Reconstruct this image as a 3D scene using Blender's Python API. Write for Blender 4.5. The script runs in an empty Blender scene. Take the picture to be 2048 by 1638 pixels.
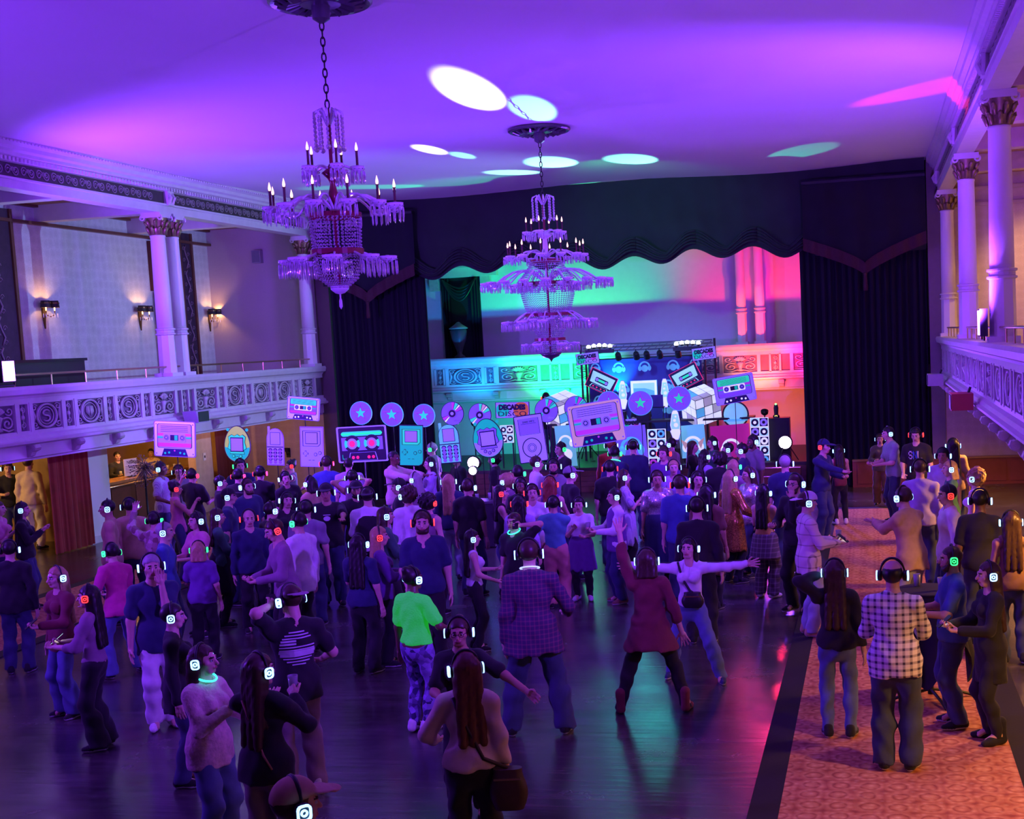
import bpy, math, random
import numpy as np
from mathutils import Vector, Matrix

random.seed(7)
SC = bpy.context.scene
COL = SC.collection
PI = math.pi

# ------------------------------------------------------------------ camera
FPX, CX, CY, EYE = 2560.4, 1215.36, 929.75, 3.65


def cam_rows(pitch, roll, yaw):
    fwd = np.array([-math.sin(yaw) * math.cos(pitch), math.cos(yaw) * math.cos(pitch), -math.sin(pitch)])
    r = np.cross(fwd, [0, 0, 1.]); r /= np.linalg.norm(r)
    d = np.cross(fwd, r)
    c, s = math.cos(roll), math.sin(roll)
    return np.array([c * r + s * d, -s * r + c * d, fwd])


RC = cam_rows(0.09606872, 0.04974872, 0.20837092)
cam_data = bpy.data.cameras.new('camera')
cam = bpy.data.objects.new('camera', cam_data)
COL.objects.link(cam)
M = Matrix.Identity(4)
for i in range(3):
    M[i][0], M[i][1], M[i][2] = RC[0][i], -RC[1][i], -RC[2][i]
M[2][3] = EYE
cam.matrix_world = M
cam_data.sensor_fit = 'HORIZONTAL'
cam_data.sensor_width = 36
cam_data.lens = FPX / 2048 * 36
cam_data.shift_x = (1024 - CX) / 2048
cam_data.shift_y = (CY - 819) / 2048
cam_data.clip_end = 200
SC.camera = cam


def ray(x, y):
    return RC.T @ np.array([(x - CX) / FPX, (y - CY) / FPX, 1.0])


def atZ(x, y, z):
    d = ray(x, y); p = d * ((z - EYE) / d[2]); return (p[0], p[1], z)


def atY(x, y, Y):
    d = ray(x, y); p = d * (Y / d[1]); return (p[0], Y, p[2] + EYE)


def atX(x, y, X):
    d = ray(x, y); p = d * (X / d[0]); return (X, p[1], p[2] + EYE)


# ------------------------------------------------------------------ view, world
SC.view_settings.view_transform = 'Standard'
SC.view_settings.look = 'None'
SC.view_settings.exposure = 0.0
SC.view_settings.gamma = 1.0
SC.view_settings.use_curve_mapping = False
W = bpy.data.worlds.new('world')
SC.world = W
W.use_nodes = True
W.node_tree.nodes['Background'].inputs[0].default_value = (0.02, 0.012, 0.05, 1)
W.node_tree.nodes['Background'].inputs[1].default_value = 0.3
SC.cycles.max_bounces = 6
SC.cycles.diffuse_bounces = 3
SC.cycles.glossy_bounces = 3
SC.cycles.transmission_bounces = 4
SC.cycles.transparent_max_bounces = 6
SC.cycles.sample_clamp_indirect = 4.0
SC.cycles.use_light_tree = True
SC.cycles.use_denoising = True

# hall numbers (metres): x across, y towards the stage, z up
XL, XR = -13.6, 1.5          # gallery fronts
WL, WR = -16.5, 4.6          # upper side walls
ZC = 7.34                    # ceiling
YE = 30.2                    # curtain line at the end of the hall
YB = -3.0                    # rear wall behind the camera
STZ = 0.6                    # stage floor


def lamp(name, kind, loc, color, power, target=None, radius=0.1, spot=60, blend=0.3, size=None):
    L = bpy.data.lights.new(name, kind)
    L.color = color
    L.energy = power
    if kind == 'SPOT':
        L.spot_size = math.radians(spot); L.spot_blend = blend
    if kind == 'AREA':
        L.shape = 'RECTANGLE'; L.size = size[0]; L.size_y = size[1]
    else:
        L.shadow_soft_size = radius
    o = bpy.data.objects.new(name, L)
    o.location = loc
    if target is not None:
        o.rotation_euler = (Vector(target) - Vector(loc)).to_track_quat('-Z', 'Y').to_euler()
    COL.objects.link(o)
    return o


VIOLET = (0.20, 0.04, 1.0)
WARM = (1.0, 0.52, 0.16)
# purple washes on the gallery rails, thrown up at the ceiling; rear pair added, unseen
for n, (x, y, tx, ty, pw) in enumerate([(-13.3, 18.1, -6, 24.5, 3000), (1.3, 17.2, -4, 23, 2000), (-13.3, 8.0, -8, 11.5, 3300), (1.3, 8.0, -4, 11.5, 2700)]):
    lamp('purple_wash_lamp', 'SPOT', (x, y, 3.78), (0.20, 0.033, 1.0), pw, (tx, ty, ZC), 0.12, 140, 0.6)
lamp('column_violet_lamp', 'SPOT', (1.34, 17.5, 3.8), (0.22, 0.04, 1.0), 120, (1.66, 17.6, 5.6), 0.05, 70, 0.7)
# stage floods standing between the booth and the end wall, thrown up the wall
FLOODS = [('green', (-8.3, 32.7, 1.95), (0.0, 1.0, 0.20), 1300, (-8.4, 35, 4.9), 100), ('green', (-8.4, 32.7, 1.6), (0.0, 1.0, 0.25), 130, (-8.9, 35, 1.7), 110),
          ('teal', (-10.4, 32.5, 1.95), (0.0, 0.30, 1.0), 420, (-11.2, 35, 5.2), 85), ('teal', (-10.4, 32.5, 1.6), (0.0, 0.45, 0.8), 110, (-11.0, 35, 1.8), 100),
          ('blue', (-6.7, 32.7, 2.3), (0.0, 0.26, 1.0), 620, (-6.1, 35, 5.6), 85), ('red', (-2.75, 32.6, 1.95), (1.0, 0.01, 0.03), 1000, (-2.6, 35, 4.8), 84),
          ('red', (-2.75, 32.6, 1.6), (1.0, 0.03, 0.01), 170, (-2.4, 35, 1.6), 105), ('amber', (-3.0, 32.6, 1.9), (1.0, 0.34, 0.0), 170, (-3.1, 35, 4.0), 70),
          ('amber', (-2.9, 32.6, 1.6), (1.0, 0.36, 0.0), 60, (-2.9, 35, 2.0), 70), ('pink', (-1.5, 32.5, 1.95), (1.0, 0.0, 0.5), 420, (-1.3, 35, 5.0), 75)]
for nm, loc, c, pw, aim, ang in FLOODS:
    lamp(nm + '_flood_lamp', 'SPOT', loc, c, pw, aim, 0.06, ang, 0.7)
# moving heads on the booth truss, narrow beams on the ceiling (aim = a point of the ceiling)
BEAMS = [((-6.9, 32.0, 3.9), (945, 185), (1.0, 0.97, 1.0), 3.5, 60000), ((-6.5, 32.0, 3.9), (1068, 222), (0.30, 1.0, 0.85), 3.4, 21000),
         ((-7.1, 32.0, 3.9), (862, 301), (1.0, 0.97, 1.0), 2.8, 21000), ((-6.7, 32.0, 3.9), (925, 310), (0.25, 1.0, 0.8), 2.5, 10000),
         ((-6.3, 32.0, 3.9), (1105, 326), (0.25, 1.0, 0.75), 9.0, 9000), ((-4.3, 32.0, 3.95), (1030, 346), (0.3, 1.0, 0.75), 7, 8000),
         ((-4.1, 32.0, 3.95), (1265, 321), (0.2, 1.0, 0.7), 9.5, 7000), ((-4.5, 32.0, 3.95), (1600, 302), (0.0, 1.0, 0.5), 10, 1500),
         ((-3.9, 32.0, 3.95), (820, 376), (0.0, 1.0, 0.35), 12, 5000), ((-4.0, 32.0, 3.95), (1200, 350), (1.0, 0.05, 0.05), 6, 1500),
         ((-5.2, 31.6, 3.95), (1060, 372), (0.0, 1.0, 0.3), 40, 900)]
for loc, px, c, ang, pw in BEAMS:
    lamp('beam_lamp', 'SPOT', loc, c, pw, atZ(px[0], px[1], ZC), 0.03, ang, 0.35)
lamp('red_beam_lamp', 'SPOT', (-8.3, 29.8, 3.6), (1.0, 0.02, 0.06), 16000, atZ(1872, 176, ZC), 0.03, 5.5, 0.5)
lamp('valance_green_lamp', 'SPOT', (-5.6, 25.0, 6.6), (0.0, 1.0, 0.2), 260, (-5.0, 30, 6.7), 0.1, 75, 1.0)
lamp('gallery_wash_lamp', 'SPOT', (1.2, 26.3, 4.6), (0.30, 0.42, 1.0), 5200, (-16.5, 24.6, 4.9), 0.06, 44, 0.5)
lamp('added_teal_floor_light', 'SPOT', (-5.6, 29.6, 5.2), (0.05, 0.75, 0.8), 110, (-3.2, 10.0, 0), 0.9, 24, 1.0)  # added lamp, stands in for the green wall's reflection on the floor
lamp('added_pink_floor_light', 'SPOT', (-2.6, 29.6, 5.2), (1.0, 0.05, 0.35), 130, (-1.7, 12.0, 0), 0.6, 16, 1.0)  # added likewise, for the pink stage reflection across the floor
# two floor floods that shine out over the dancers
F1 = atY(946, 926, 26.6)
F2 = atY(1570, 885, 30.6)
lamp('violet_floor_flood', 'SPOT', (F1[0], F1[1] - 0.16, F1[2]), VIOLET, 1500, (F1[0] + 1.5, 12, 0.6), 0.12, 140, 0.5)
lamp('violet_stage_flood', 'SPOT', (F2[0], F2[1] - 0.16, F2[2]), VIOLET, 1500, (F2[0] - 1.0, 12, 0.3), 0.12, 120, 0.5)
# violet washes added by the gallery fronts, without fixtures, aimed down at the dancers
lamp('added_violet_wash', 'SPOT', (1.2, 17.4, 6.2), (0.17, 0.035, 1.0), 1900, (-5.0, 18.5, 0), 0.2, 62, 0.8)
lamp('added_violet_wash', 'SPOT', (-13.2, 23.3, 6.2), (0.17, 0.035, 1.0), 1700, (-6.5, 20.0, 0), 0.2, 65, 0.8)
lamp('added_violet_wash', 'SPOT', (-13.2, 12.0, 6.2), (0.22, 0.045, 1.0), 600, (-7.5, 12.5, 0), 0.2, 70, 0.8)
lamp('red_floor_wash', 'SPOT', (-2.4, 30.0, 5.0), (1.0, 0.02, 0.10), 200, (-3.4, 15, 0), 0.1, 34, 0.8)
lamp('booth_blue_wash', 'SPOT', (-5.7, 29.4, 4.6), (0.12, 0.30, 1.0), 420, (-5.6, 33, 1.9), 0.1, 75, 0.6)
# warm house light: lamps in the right gallery, under it, and over the bar
for y in (12.5, 18.5, 24.5, 28.5):
    lamp('gallery_house_lamp', 'SPOT', (2.6, y, 6.7), WARM, 420, (4.0, y + 0.3, 4.0), 0.15, 120, 0.8)
for y in (6.0, 9.5, 13.5, 18.0, 22.5, 27.0):
    lamp('under_gallery_lamp', 'SPOT', (2.3, y, 2.15), (1.0, 0.42, 0.09), 330, (1.9, y, 0), 0.12, 150, 0.7)
for y in (25.6, 27.4):
    lamp('bar_lamp', 'POINT', (-17.2, y, 2.0), (1.0, 0.45, 0.12), 70, None, 0.1)
for y in (18.5, 21.4):
    lamp('lobby_lamp', 'POINT', (-18.2, y, 2.0), (1.0, 0.55, 0.18), 90, None, 0.1)
for y in (20.8, 26.3):
    lamp('left_gallery_fill', 'POINT', (-14.8, y, 5.4), (0.6, 0.6, 1.0), 22, None, 0.3)  # added fill brightening the left gallery wall, no fixture here
lamp('left_under_gallery_lamp', 'POINT', (-15.0, 28.6, 2.0), (1.0, 0.5, 0.2), 14, None, 0.1)


# ------------------------------------------------------------------ materials
MATS = {}


def mat(name, color=(0.5, 0.5, 0.5), rough=0.6, metal=0.0, emit=None, power=0.0, noise=0.12, scale=9.0, bump=0.0,
        trans=0.0, spec=0.5, sheen=0.0, ior=1.45, alpha=1.0):
    """plain procedural material: base colour broken up by a noise, optional bump"""
    if name in MATS:
        return MATS[name]
    m = bpy.data.materials.new(name)
    m.use_nodes = True
    nt = m.node_tree
    b = nt.nodes['Principled BSDF']
    b.inputs['Roughness'].default_value = rough
    b.inputs['Metallic'].default_value = metal
    b.inputs['Specular IOR Level'].default_value = spec
    b.inputs['IOR'].default_value = ior
    b.inputs['Transmission Weight'].default_value = trans
    b.inputs['Alpha'].default_value = alpha
    if sheen:
        b.inputs['Sheen Weight'].default_value = sheen
    if noise or bump:
        tc = nt.nodes.new('ShaderNodeTexCoord')
        nz = nt.nodes.new('ShaderNodeTexNoise')
        nz.inputs['Scale'].default_value = scale
        nz.inputs['Detail'].default_value = 3
        nt.links.new(tc.outputs['Object'], nz.inputs['Vector'])
        mx = nt.nodes.new('ShaderNodeMix'); mx.data_type = 'RGBA'
        mx.inputs['A'].default_value = (*[max(0, c * (1 - noise)) for c in color], 1)
        mx.inputs['B'].default_value = (*[min(1, c * (1 + noise)) for c in color], 1)
        nt.links.new(nz.outputs['Fac'], mx.inputs['Factor'])
        nt.links.new(mx.outputs['Result'], b.inputs['Base Color'])
        if bump:
            bp = nt.nodes.new('ShaderNodeBump'); bp.inputs['Strength'].default_value = bump
            bp.inputs['Distance'].default_value = 0.01
            nt.links.new(nz.outputs['Fac'], bp.inputs['Height'])
            nt.links.new(bp.outputs['Normal'], b.inputs['Normal'])
    else:
        b.inputs['Base Color'].default_value = (*color, 1)
    if emit:
        b.inputs['Emission Color'].default_value = (*emit, 1)
        b.inputs['Emission Strength'].default_value = power
        m.cycles.emission_sampling = 'NONE'
    MATS[name] = m
    return m


def mat_nodes(name):
    m = bpy.data.materials.new(name); m.use_nodes = True
    MATS[name] = m
    nt = m.node_tree
    return m, nt, nt.nodes['Principled BSDF'], nt.nodes.new('ShaderNodeTexCoord')


def nd(nt, kind, **kw):
    n = nt.nodes.new(kind)
    for k, v in kw.items():
        if k in ('operation', 'data_type', 'wave_type', 'bands_direction', 'feature', 'blend_type'):
            setattr(n, k, v)
        else:
            n.inputs[k].default_value = v
    return n


def ramp(nt, fac, stops):
    r = nt.nodes.new('ShaderNodeValToRGB')
    while len(r.color_ramp.elements) < len(stops):
        r.color_ramp.elements.new(0.5)
    for e, (p, c) in zip(r.color_ramp.elements, stops):
        e.position = p; e.color = (*c, 1)
    nt.links.new(fac, r.inputs[0])
    return r


def floor_mat():
    m, nt, b, tc = mat_nodes('floor_polish')
    mp = nd(nt, 'ShaderNodeMapping', Scale=(0.35, 5.0, 1))
    nt.links.new(tc.outputs['Object'], mp.inputs[0])
    n1 = nd(nt, 'ShaderNodeTexNoise', Scale=2.5, Detail=6.0)
    nt.links.new(mp.outputs[0], n1.inputs['Vector'])
    n2 = nd(nt, 'ShaderNodeTexNoise', Scale=0.9, Detail=8.0, Roughness=0.7)
    nt.links.new(tc.outputs['Object'], n2.inputs['Vector'])
    ad = nd(nt, 'ShaderNodeMath', operation='ADD'); nt.links.new(n1.outputs['Fac'], ad.inputs[0]); nt.links.new(n2.outputs['Fac'], ad.inputs[1])
    hv = nd(nt, 'ShaderNodeMath', operation='MULTIPLY'); hv.inputs[1].default_value = 0.5
    nt.links.new(ad.outputs[0], hv.inputs[0])
    r = ramp(nt, hv.outputs[0], [(0.3, (0.022, 0.02, 0.02)), (0.5, (0.055, 0.048, 0.045)), (0.68, (0.11, 0.095, 0.085))])
    nt.links.new(r.outputs[0], b.inputs['Base Color'])
    rr = ramp(nt, n2.outputs['Fac'], [(0.3, (0.17, 0.17, 0.17)), (0.7, (0.30, 0.30, 0.30))])
    nt.links.new(rr.outputs[0], b.inputs['Roughness'])
    bp = nd(nt, 'ShaderNodeBump', Strength=0.18, Distance=0.012)
    nt.links.new(ad.outputs[0], bp.inputs['Height']); nt.links.new(bp.outputs['Normal'], b.inputs['Normal'])
    return m


def carpet_mat():
    m, nt, b, tc = mat_nodes('carpet_weave')
    n0 = nd(nt, 'ShaderNodeTexNoise', Scale=7.0, Detail=2.0)
    nt.links.new(tc.outputs['Object'], n0.inputs['Vector'])
    wp = nd(nt, 'ShaderNodeMix', data_type='VECTOR'); wp.inputs['Factor'].default_value = 0.05
    nt.links.new(tc.outputs['Object'], wp.inputs['A']); nt.links.new(n0.outputs['Color'], wp.inputs['B'])
    v1 = nd(nt, 'ShaderNodeTexVoronoi', Scale=4.6, Randomness=0.12)
    nt.links.new(wp.outputs['Result'], v1.inputs['Vector'])
    r1 = ramp(nt, v1.outputs['Distance'], [(0.08, (0.62, 0.34, 0.18)), (0.24, (0.50, 0.20, 0.09)), (0.32, (0.24, 0.045, 0.03)), (0.40, (0.54, 0.25, 0.12)), (0.56, (0.40, 0.12, 0.06)), (0.66, (0.22, 0.04, 0.03))])
    v = nd(nt, 'ShaderNodeTexVoronoi', Scale=15.0, Randomness=0.7)
    nt.links.new(tc.outputs['Object'], v.inputs['Vector'])
    r = ramp(nt, v.outputs['Distance'], [(0.1, (0.64, 0.38, 0.22)), (0.4, (0.44, 0.16, 0.07)), (0.8, (0.24, 0.05, 0.03))])
    mx = nd(nt, 'ShaderNodeMix', data_type='RGBA'); mx.inputs['Factor'].default_value = 0.42
    nt.links.new(r1.outputs[0], mx.inputs['A']); nt.links.new(r.outputs[0], mx.inputs['B'])
    nt.links.new(mx.outputs['Result'], b.inputs['Base Color'])
    b.inputs['Roughness'].default_value = 0.95
    n = nd(nt, 'ShaderNodeTexNoise', Scale=60.0, Detail=2.0)
    nt.links.new(tc.outputs['Object'], n.inputs['Vector'])
    bp = nd(nt, 'ShaderNodeBump', Strength=0.4, Distance=0.01)
    nt.links.new(n.outputs['Fac'], bp.inputs['Height']); nt.links.new(bp.outputs['Normal'], b.inputs['Normal'])
    return m


def plaid_mat(name, base, line, scale=7.0, width=0.5, soft=0.2, line2=None):
    m, nt, b, tc = mat_nodes(name)
    out = []
    for ax, ang in (('X', 0), ('Z', 0)):
        w = nd(nt, 'ShaderNodeTexWave', wave_type='BANDS', bands_direction=ax, Scale=scale)
        nt.links.new(tc.outputs['Object'], w.inputs['Vector'])
        r = ramp(nt, w.outputs['Fac'], [(width, (0, 0, 0)), (min(1, width + soft), (1, 1, 1))])
        out.append(r.outputs[0])
    ad = nd(nt, 'ShaderNodeMath', operation='ADD'); nt.links.new(out[0], ad.inputs[0]); nt.links.new(out[1], ad.inputs[1])
    hf = nd(nt, 'ShaderNodeMath', operation='MULTIPLY'); hf.inputs[1].default_value = 0.5
    nt.links.new(ad.outputs[0], hf.inputs[0])
    mid = line2 or tuple((a + c) / 2 for a, c in zip(base, line))
    r = ramp(nt, hf.outputs[0], [(0.0, base), (0.5, mid), (1.0, line)])
    nt.links.new(r.outputs[0], b.inputs['Base Color'])
    b.inputs['Roughness'].default_value = 0.85
    return m


def sparkle_mat(name, c1, c2, scale=120):
    m, nt, b, tc = mat_nodes(name)
    v = nd(nt, 'ShaderNodeTexVoronoi', Scale=float(scale))
    nt.links.new(tc.outputs['Object'], v.inputs['Vector'])
    r = ramp(nt, v.outputs['Color'], [(0.2, c1), (0.8, c2)])
    nt.links.new(r.outputs[0], b.inputs['Base Color'])
    b.inputs['Metallic'].default_value = 0.7; b.inputs['Roughness'].default_value = 0.25
    bp = nd(nt, 'ShaderNodeBump', Strength=1.0, Distance=0.02)
    nt.links.new(v.outputs['Color'], bp.inputs['Height']); nt.links.new(bp.outputs['Normal'], b.inputs['Normal'])
    return m


def wallpaper_mat(name, c1, c2, scale=30):
    m, nt, b, tc = mat_nodes(name)
    n = nd(nt, 'ShaderNodeTexNoise', Scale=float(scale), Detail=4.0)
    nt.links.new(tc.outputs['Object'], n.inputs['Vector'])
    v = nd(nt, 'ShaderNodeTexVoronoi', Scale=5.0, Randomness=0.3)
    nt.links.new(tc.outputs['Object'], v.inputs['Vector'])
    ml = nd(nt, 'ShaderNodeMath', operation='MULTIPLY'); nt.links.new(n.outputs['Fac'], ml.inputs[0]); nt.links.new(v.outputs['Distance'], ml.inputs[1])
    r = ramp(nt, ml.outputs[0], [(0.1, c1), (0.5, c2)])
    nt.links.new(r.outputs[0], b.inputs['Base Color']); b.inputs['Roughness'].default_value = 0.75
    return m


# ------------------------------------------------------------------ mesh helpers
class MB:
    def __init__(self):
        self.v = []; self.f = []; self.mi = []

    def add(self, vs, fs, M=None, mi=0):
        o = len(self.v)
        if M is not None:
            vs = [tuple(M @ Vector(p)) for p in vs]
        self.v.extend([tuple(p) for p in vs])
        for f in fs:
            self.f.append(tuple(i + o for i in f)); self.mi.append(mi)
        return self

    def box(self, c, s, M=None, mi=0):
        x, y, z = c; a, b, d = s[0] / 2, s[1] / 2, s[2] / 2
        vs = [(x + i * a, y + j * b, z + k * d) for i in (-1, 1) for j in (-1, 1) for k in (-1, 1)]
        return self.add(vs, [(0, 1, 3, 2), (4, 6, 7, 5), (0, 4, 5, 1), (2, 3, 7, 6), (0, 2, 6, 4), (1, 5, 7, 3)], M, mi)

    def box2(self, lo, hi, M=None, mi=0):
        return self.box([(a + b) / 2 for a, b in zip(lo, hi)], [b - a for a, b in zip(lo, hi)], M, mi)

    def prism(self, poly, y0, y1, M=None, mi=0):
        """poly in (x,z), extruded along y"""
        n = len(poly)
        vs = [(p[0], y0, p[1]) for p in poly] + [(p[0], y1, p[1]) for p in poly]
        fs = [tuple(range(n)), tuple(range(2 * n - 1, n - 1, -1))] + [(i, i + n, (i + 1) % n + n, (i + 1) % n) for i in range(n)]
        return self.add(vs, fs, M, mi)

    def ringprism(self, po, pi_, y0, y1, M=None, mi=0):
        n = len(po)
        vs = [(p[0], y, p[1]) for y in (y0, y1) for pl in (po, pi_) for p in pl]
        fs = []
        for i in range(n):
            j = (i + 1) % n
            fs += [(i, j, n + j, n + i), (2 * n + i, 3 * n + i, 3 * n + j, 2 * n + j), (i, 2 * n + i, 2 * n + j, j), (n + i, n + j, 3 * n + j, 3 * n + i)]
        return self.add(vs, fs, M, mi)

    def tube(self, pts, r, n=6, M=None, mi=0, closed=False, caps=True):
        pts = [Vector(p) for p in pts]
        k = len(pts)
        rs = r if isinstance(r, (list, tuple)) else [r] * k
        vs = []; prev = None
        for i, p in enumerate(pts):
            if closed:
                t = pts[(i + 1) % k] - pts[i - 1]
            else:
                t = pts[min(i + 1, k - 1)] - pts[max(i - 1, 0)]
            if t.length < 1e-9:
                t = Vector((0, 0, 1))
            t.normalize()
            if prev is None:
                a = t.orthogonal().normalized()
            else:
                a = prev - t * prev.dot(t)
                a = a.normalized() if a.length > 1e-6 else t.orthogonal().normalized()
            prev = a; b = t.cross(a)
            for j in range(n):
                q = 2 * PI * j / n
                vs.append(tuple(p + (a * math.cos(q) + b * math.sin(q)) * rs[i]))
        fs = []
        for i in range(k if closed else k - 1):
            i2 = (i + 1) % k
            for j in range(n):
                j2 = (j + 1) % n
                fs.append((i * n + j, i * n + j2, i2 * n + j2, i2 * n + j))
        if caps and not closed:
            fs += [tuple(range(n - 1, -1, -1)), tuple((k - 1) * n + j for j in range(n))]
        return self.add(vs, fs, M, mi)

    def lathe(self, prof, n=16, M=None, mi=0, c=(0, 0, 0)):
        vs = []; fs = []
        for r, z in prof:
            for j in range(n):
                q = 2 * PI * j / n
                vs.append((c[0] + r * math.cos(q), c[1] + r * math.sin(q), c[2] + z))
        for i in range(len(prof) - 1):
            for j in range(n):
                j2 = (j + 1) % n
                fs.append((i * n + j, i * n + j2, (i + 1) * n + j2, (i + 1) * n + j))
        fs.append(tuple(range(n - 1, -1, -1))); fs.append(tuple((len(prof) - 1) * n + j for j in range(n)))
        return self.add(vs, fs, M, mi)

    def sphere(self, c, r, n=8, m=6, M=None, mi=0):
        r = r if isinstance(r, (tuple, list)) else (r, r, r)
        vs = []; fs = []
        for i in range(m + 1):
            t = PI * i / m
            for j in range(n):
                q = 2 * PI * j / n
                vs.append((c[0] + r[0] * math.sin(t) * math.cos(q), c[1] + r[1] * math.sin(t) * math.sin(q), c[2] - r[2] * math.cos(t)))
        for i in range(m):
            for j in range(n):
                j2 = (j + 1) % n
                fs.append((i * n + j, i * n + j2, (i + 1) * n + j2, (i + 1) * n + j))
        return self.add(vs, fs, M, mi)

    def grid(self, fn, nu, nv, M=None, mi=0):
        vs = [fn(i / nu, j / nv) for j in range(nv + 1) for i in range(nu + 1)]
        w = nu + 1
        fs = [(j * w + i, j * w + i + 1, (j + 1) * w + i + 1, (j + 1) * w + i) for j in range(nv) for i in range(nu)]
        return self.add(vs, fs, M, mi)

    def mesh(self, name, mats=None, smooth=False):
        me = bpy.data.meshes.new(name)
        me.from_pydata(self.v, [], self.f)
        for m in (mats if isinstance(mats, (list, tuple)) else [mats]):
            if m is not None:
                me.materials.append(m)
        if any(self.mi):
            me.polygons.foreach_set('material_index', self.mi)
        if smooth:
            me.polygons.foreach_set('use_smooth', [True] * len(self.f))
        me.update()
        return me

    def build(self, name, mats, parent=None, loc=None, rot=None, smooth=False):
        return link(name, self.mesh(name, mats, smooth), parent, loc, rot)


def link(name, me, parent=None, loc=None, rot=None, m=None):
    o = bpy.data.objects.new(name, me)
    COL.objects.link(o)
    if parent is not None:
        o.parent = parent
    if loc is not None:
        o.location = loc
    if rot is not None:
        o.rotation_euler = rot
    if m is not None:          # material per object, mesh shared
        ms = m if isinstance(m, (list, tuple)) else [m]
        for i, q in enumerate(ms):
            if i < len(o.material_slots):
                o.material_slots[i].link = 'OBJECT'; o.material_slots[i].material = q
    return o


def tag(o, label=None, cat=None, group=None, kind=None):
    if label: o['label'] = label
    if cat: o['category'] = cat
    if group: o['group'] = group
    if kind: o['kind'] = kind
    return o


def struct(o):
    o['kind'] = 'structure'
    return o


def thing(name, label, cat, loc=(0, 0, 0), rotz=0.0, group=None, rot=None):
    o = bpy.data.objects.new(name, None)
    COL.objects.link(o)
    o.empty_display_size = 0.1
    o.location = loc
    o.rotation_euler = rot if rot else (0, 0, rotz)
    return tag(o, label, cat, group)


def circ(r, n=24, cx=0.0, cz=0.0, a0=0.0, a1=2 * PI, rz=None):
    k = n if abs(a1 - a0 - 2 * PI) < 1e-6 else n + 1
    rz = r if rz is None else rz
    return [(cx + r * math.cos(a0 + (a1 - a0) * i / n), cz + rz * math.sin(a0 + (a1 - a0) * i / n)) for i in range(k)]


def rect(x0, x1, z0, z1):
    return [(x0, z0), (x1, z0), (x1, z1), (x0, z1)]


def rrect(w, h, r, cx=0, cz=0, n=4):
    out = []
    for sx, sz, a in ((1, 1, 0), (-1, 1, 90), (-1, -1, 180), (1, -1, 270)):
        for i in range(n + 1):
            q = math.radians(a + 90 * i / n)
            out.append((cx + sx * (w / 2 - r) + r * math.cos(q), cz + sz * (h / 2 - r) + r * math.sin(q)))
    return out


def star(r1, r2, cx=0, cz=0, n=5):
    return [(cx + (r1 if i % 2 == 0 else r2) * math.sin(PI * i / n), cz + (r1 if i % 2 == 0 else r2) * math.cos(PI * i / n)) for i in range(2 * n)]


def spiral(c, r0, r1, a0, turns, n=16, sx=1):
    """points of a spiral in (x,z)"""
    out = []
    for i in range(n + 1):
        t = i / n
        a = a0 + turns * 2 * PI * t
        r = r0 + (r1 - r0) * t
        out.append((c[0] + sx * r * math.cos(a), 0.0, c[1] + r * math.sin(a)))
    return out


def text_mesh(name, body, height, extrude=0.003, sx=1.0, bold=0.0, width=None):
    cu = bpy.data.curves.new(name, 'FONT')
    cu.body = body; cu.size = height * 1.4; cu.extrude = extrude; cu.offset = bold; cu.resolution_u = 2
    cu.align_x = 'CENTER'; cu.align_y = 'CENTER'
    o = bpy.data.objects.new(name, cu)
    COL.objects.link(o)
    bpy.context.view_layer.update()
    dg = bpy.context.evaluated_depsgraph_get()
    me = bpy.data.meshes.new_from_object(o.evaluated_get(dg))
    bpy.data.objects.remove(o); bpy.data.curves.remove(cu)
    xs = [v.co.x for v in me.vertices]; ys = [v.co.y for v in me.vertices]
    w = max(xs) - min(xs); h = max(ys) - min(ys)
    kx = (width / w) if width else sx * height / h
    kz = height / h
    mx, my = (max(xs) + min(xs)) / 2, (max(ys) + min(ys)) / 2
    for v in me.vertices:
        v.co = ((v.co.x - mx) * kx, -v.co.z, (v.co.y - my) * kz)
    me.update()
    return me


# palette
PLASTER = mat('plaster_cream', (0.66, 0.60, 0.55), 0.7, noise=0.08, scale=3)
PLASTER_W = mat('plaster_white', (0.74, 0.70, 0.68), 0.55, noise=0.06, scale=2.0)
CEIL = mat('ceiling_paint', (0.72, 0.68, 0.72), 0.8, noise=0.07, scale=0.35)
TRIM = mat('trim_paint', (0.62, 0.58, 0.58), 0.5, noise=0.1, scale=6)
ORN = mat('ornament_paint', (0.50, 0.47, 0.46), 0.45, noise=0.3, scale=14)
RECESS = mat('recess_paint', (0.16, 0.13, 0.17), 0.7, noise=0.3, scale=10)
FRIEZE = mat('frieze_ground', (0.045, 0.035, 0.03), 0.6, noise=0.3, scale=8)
GILT = mat('antique_gilt', (0.28, 0.21, 0.10), 0.4, metal=0.5, noise=0.3, scale=20)
BRASS = mat('brass', (0.55, 0.40, 0.18), 0.3, metal=0.9)
BLACKM = mat('black_metal', (0.02, 0.02, 0.022), 0.4, metal=0.3)
BLACKP = mat('black_plastic', (0.012, 0.012, 0.014), 0.45)
VELVET = mat('velvet_dark', (0.006, 0.006, 0.013), 0.9, sheen=0.03, noise=0.3, scale=4)
VALANCE = mat('valance_cloth', (0.012, 0.018, 0.018), 0.8, sheen=0.06, noise=0.3, scale=3)
BURG = mat('burgundy_fringe', (0.05, 0.012, 0.02), 0.85, noise=0.4, scale=40)
REDC = mat('red_velvet', (0.30, 0.02, 0.02), 0.9, sheen=0.3, noise=0.35, scale=5)
WOOD = mat('dark_wood', (0.13, 0.05, 0.03), 0.45, noise=0.3, scale=6)
WOOD_R = mat('red_wood', (0.22, 0.05, 0.03), 0.5, noise=0.2, scale=5)
CARPET = carpet_mat()
BORDER = mat('carpet_border', (0.012, 0.010, 0.012), 0.95, noise=0.3, scale=40)
FLOOR = floor_mat()
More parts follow.
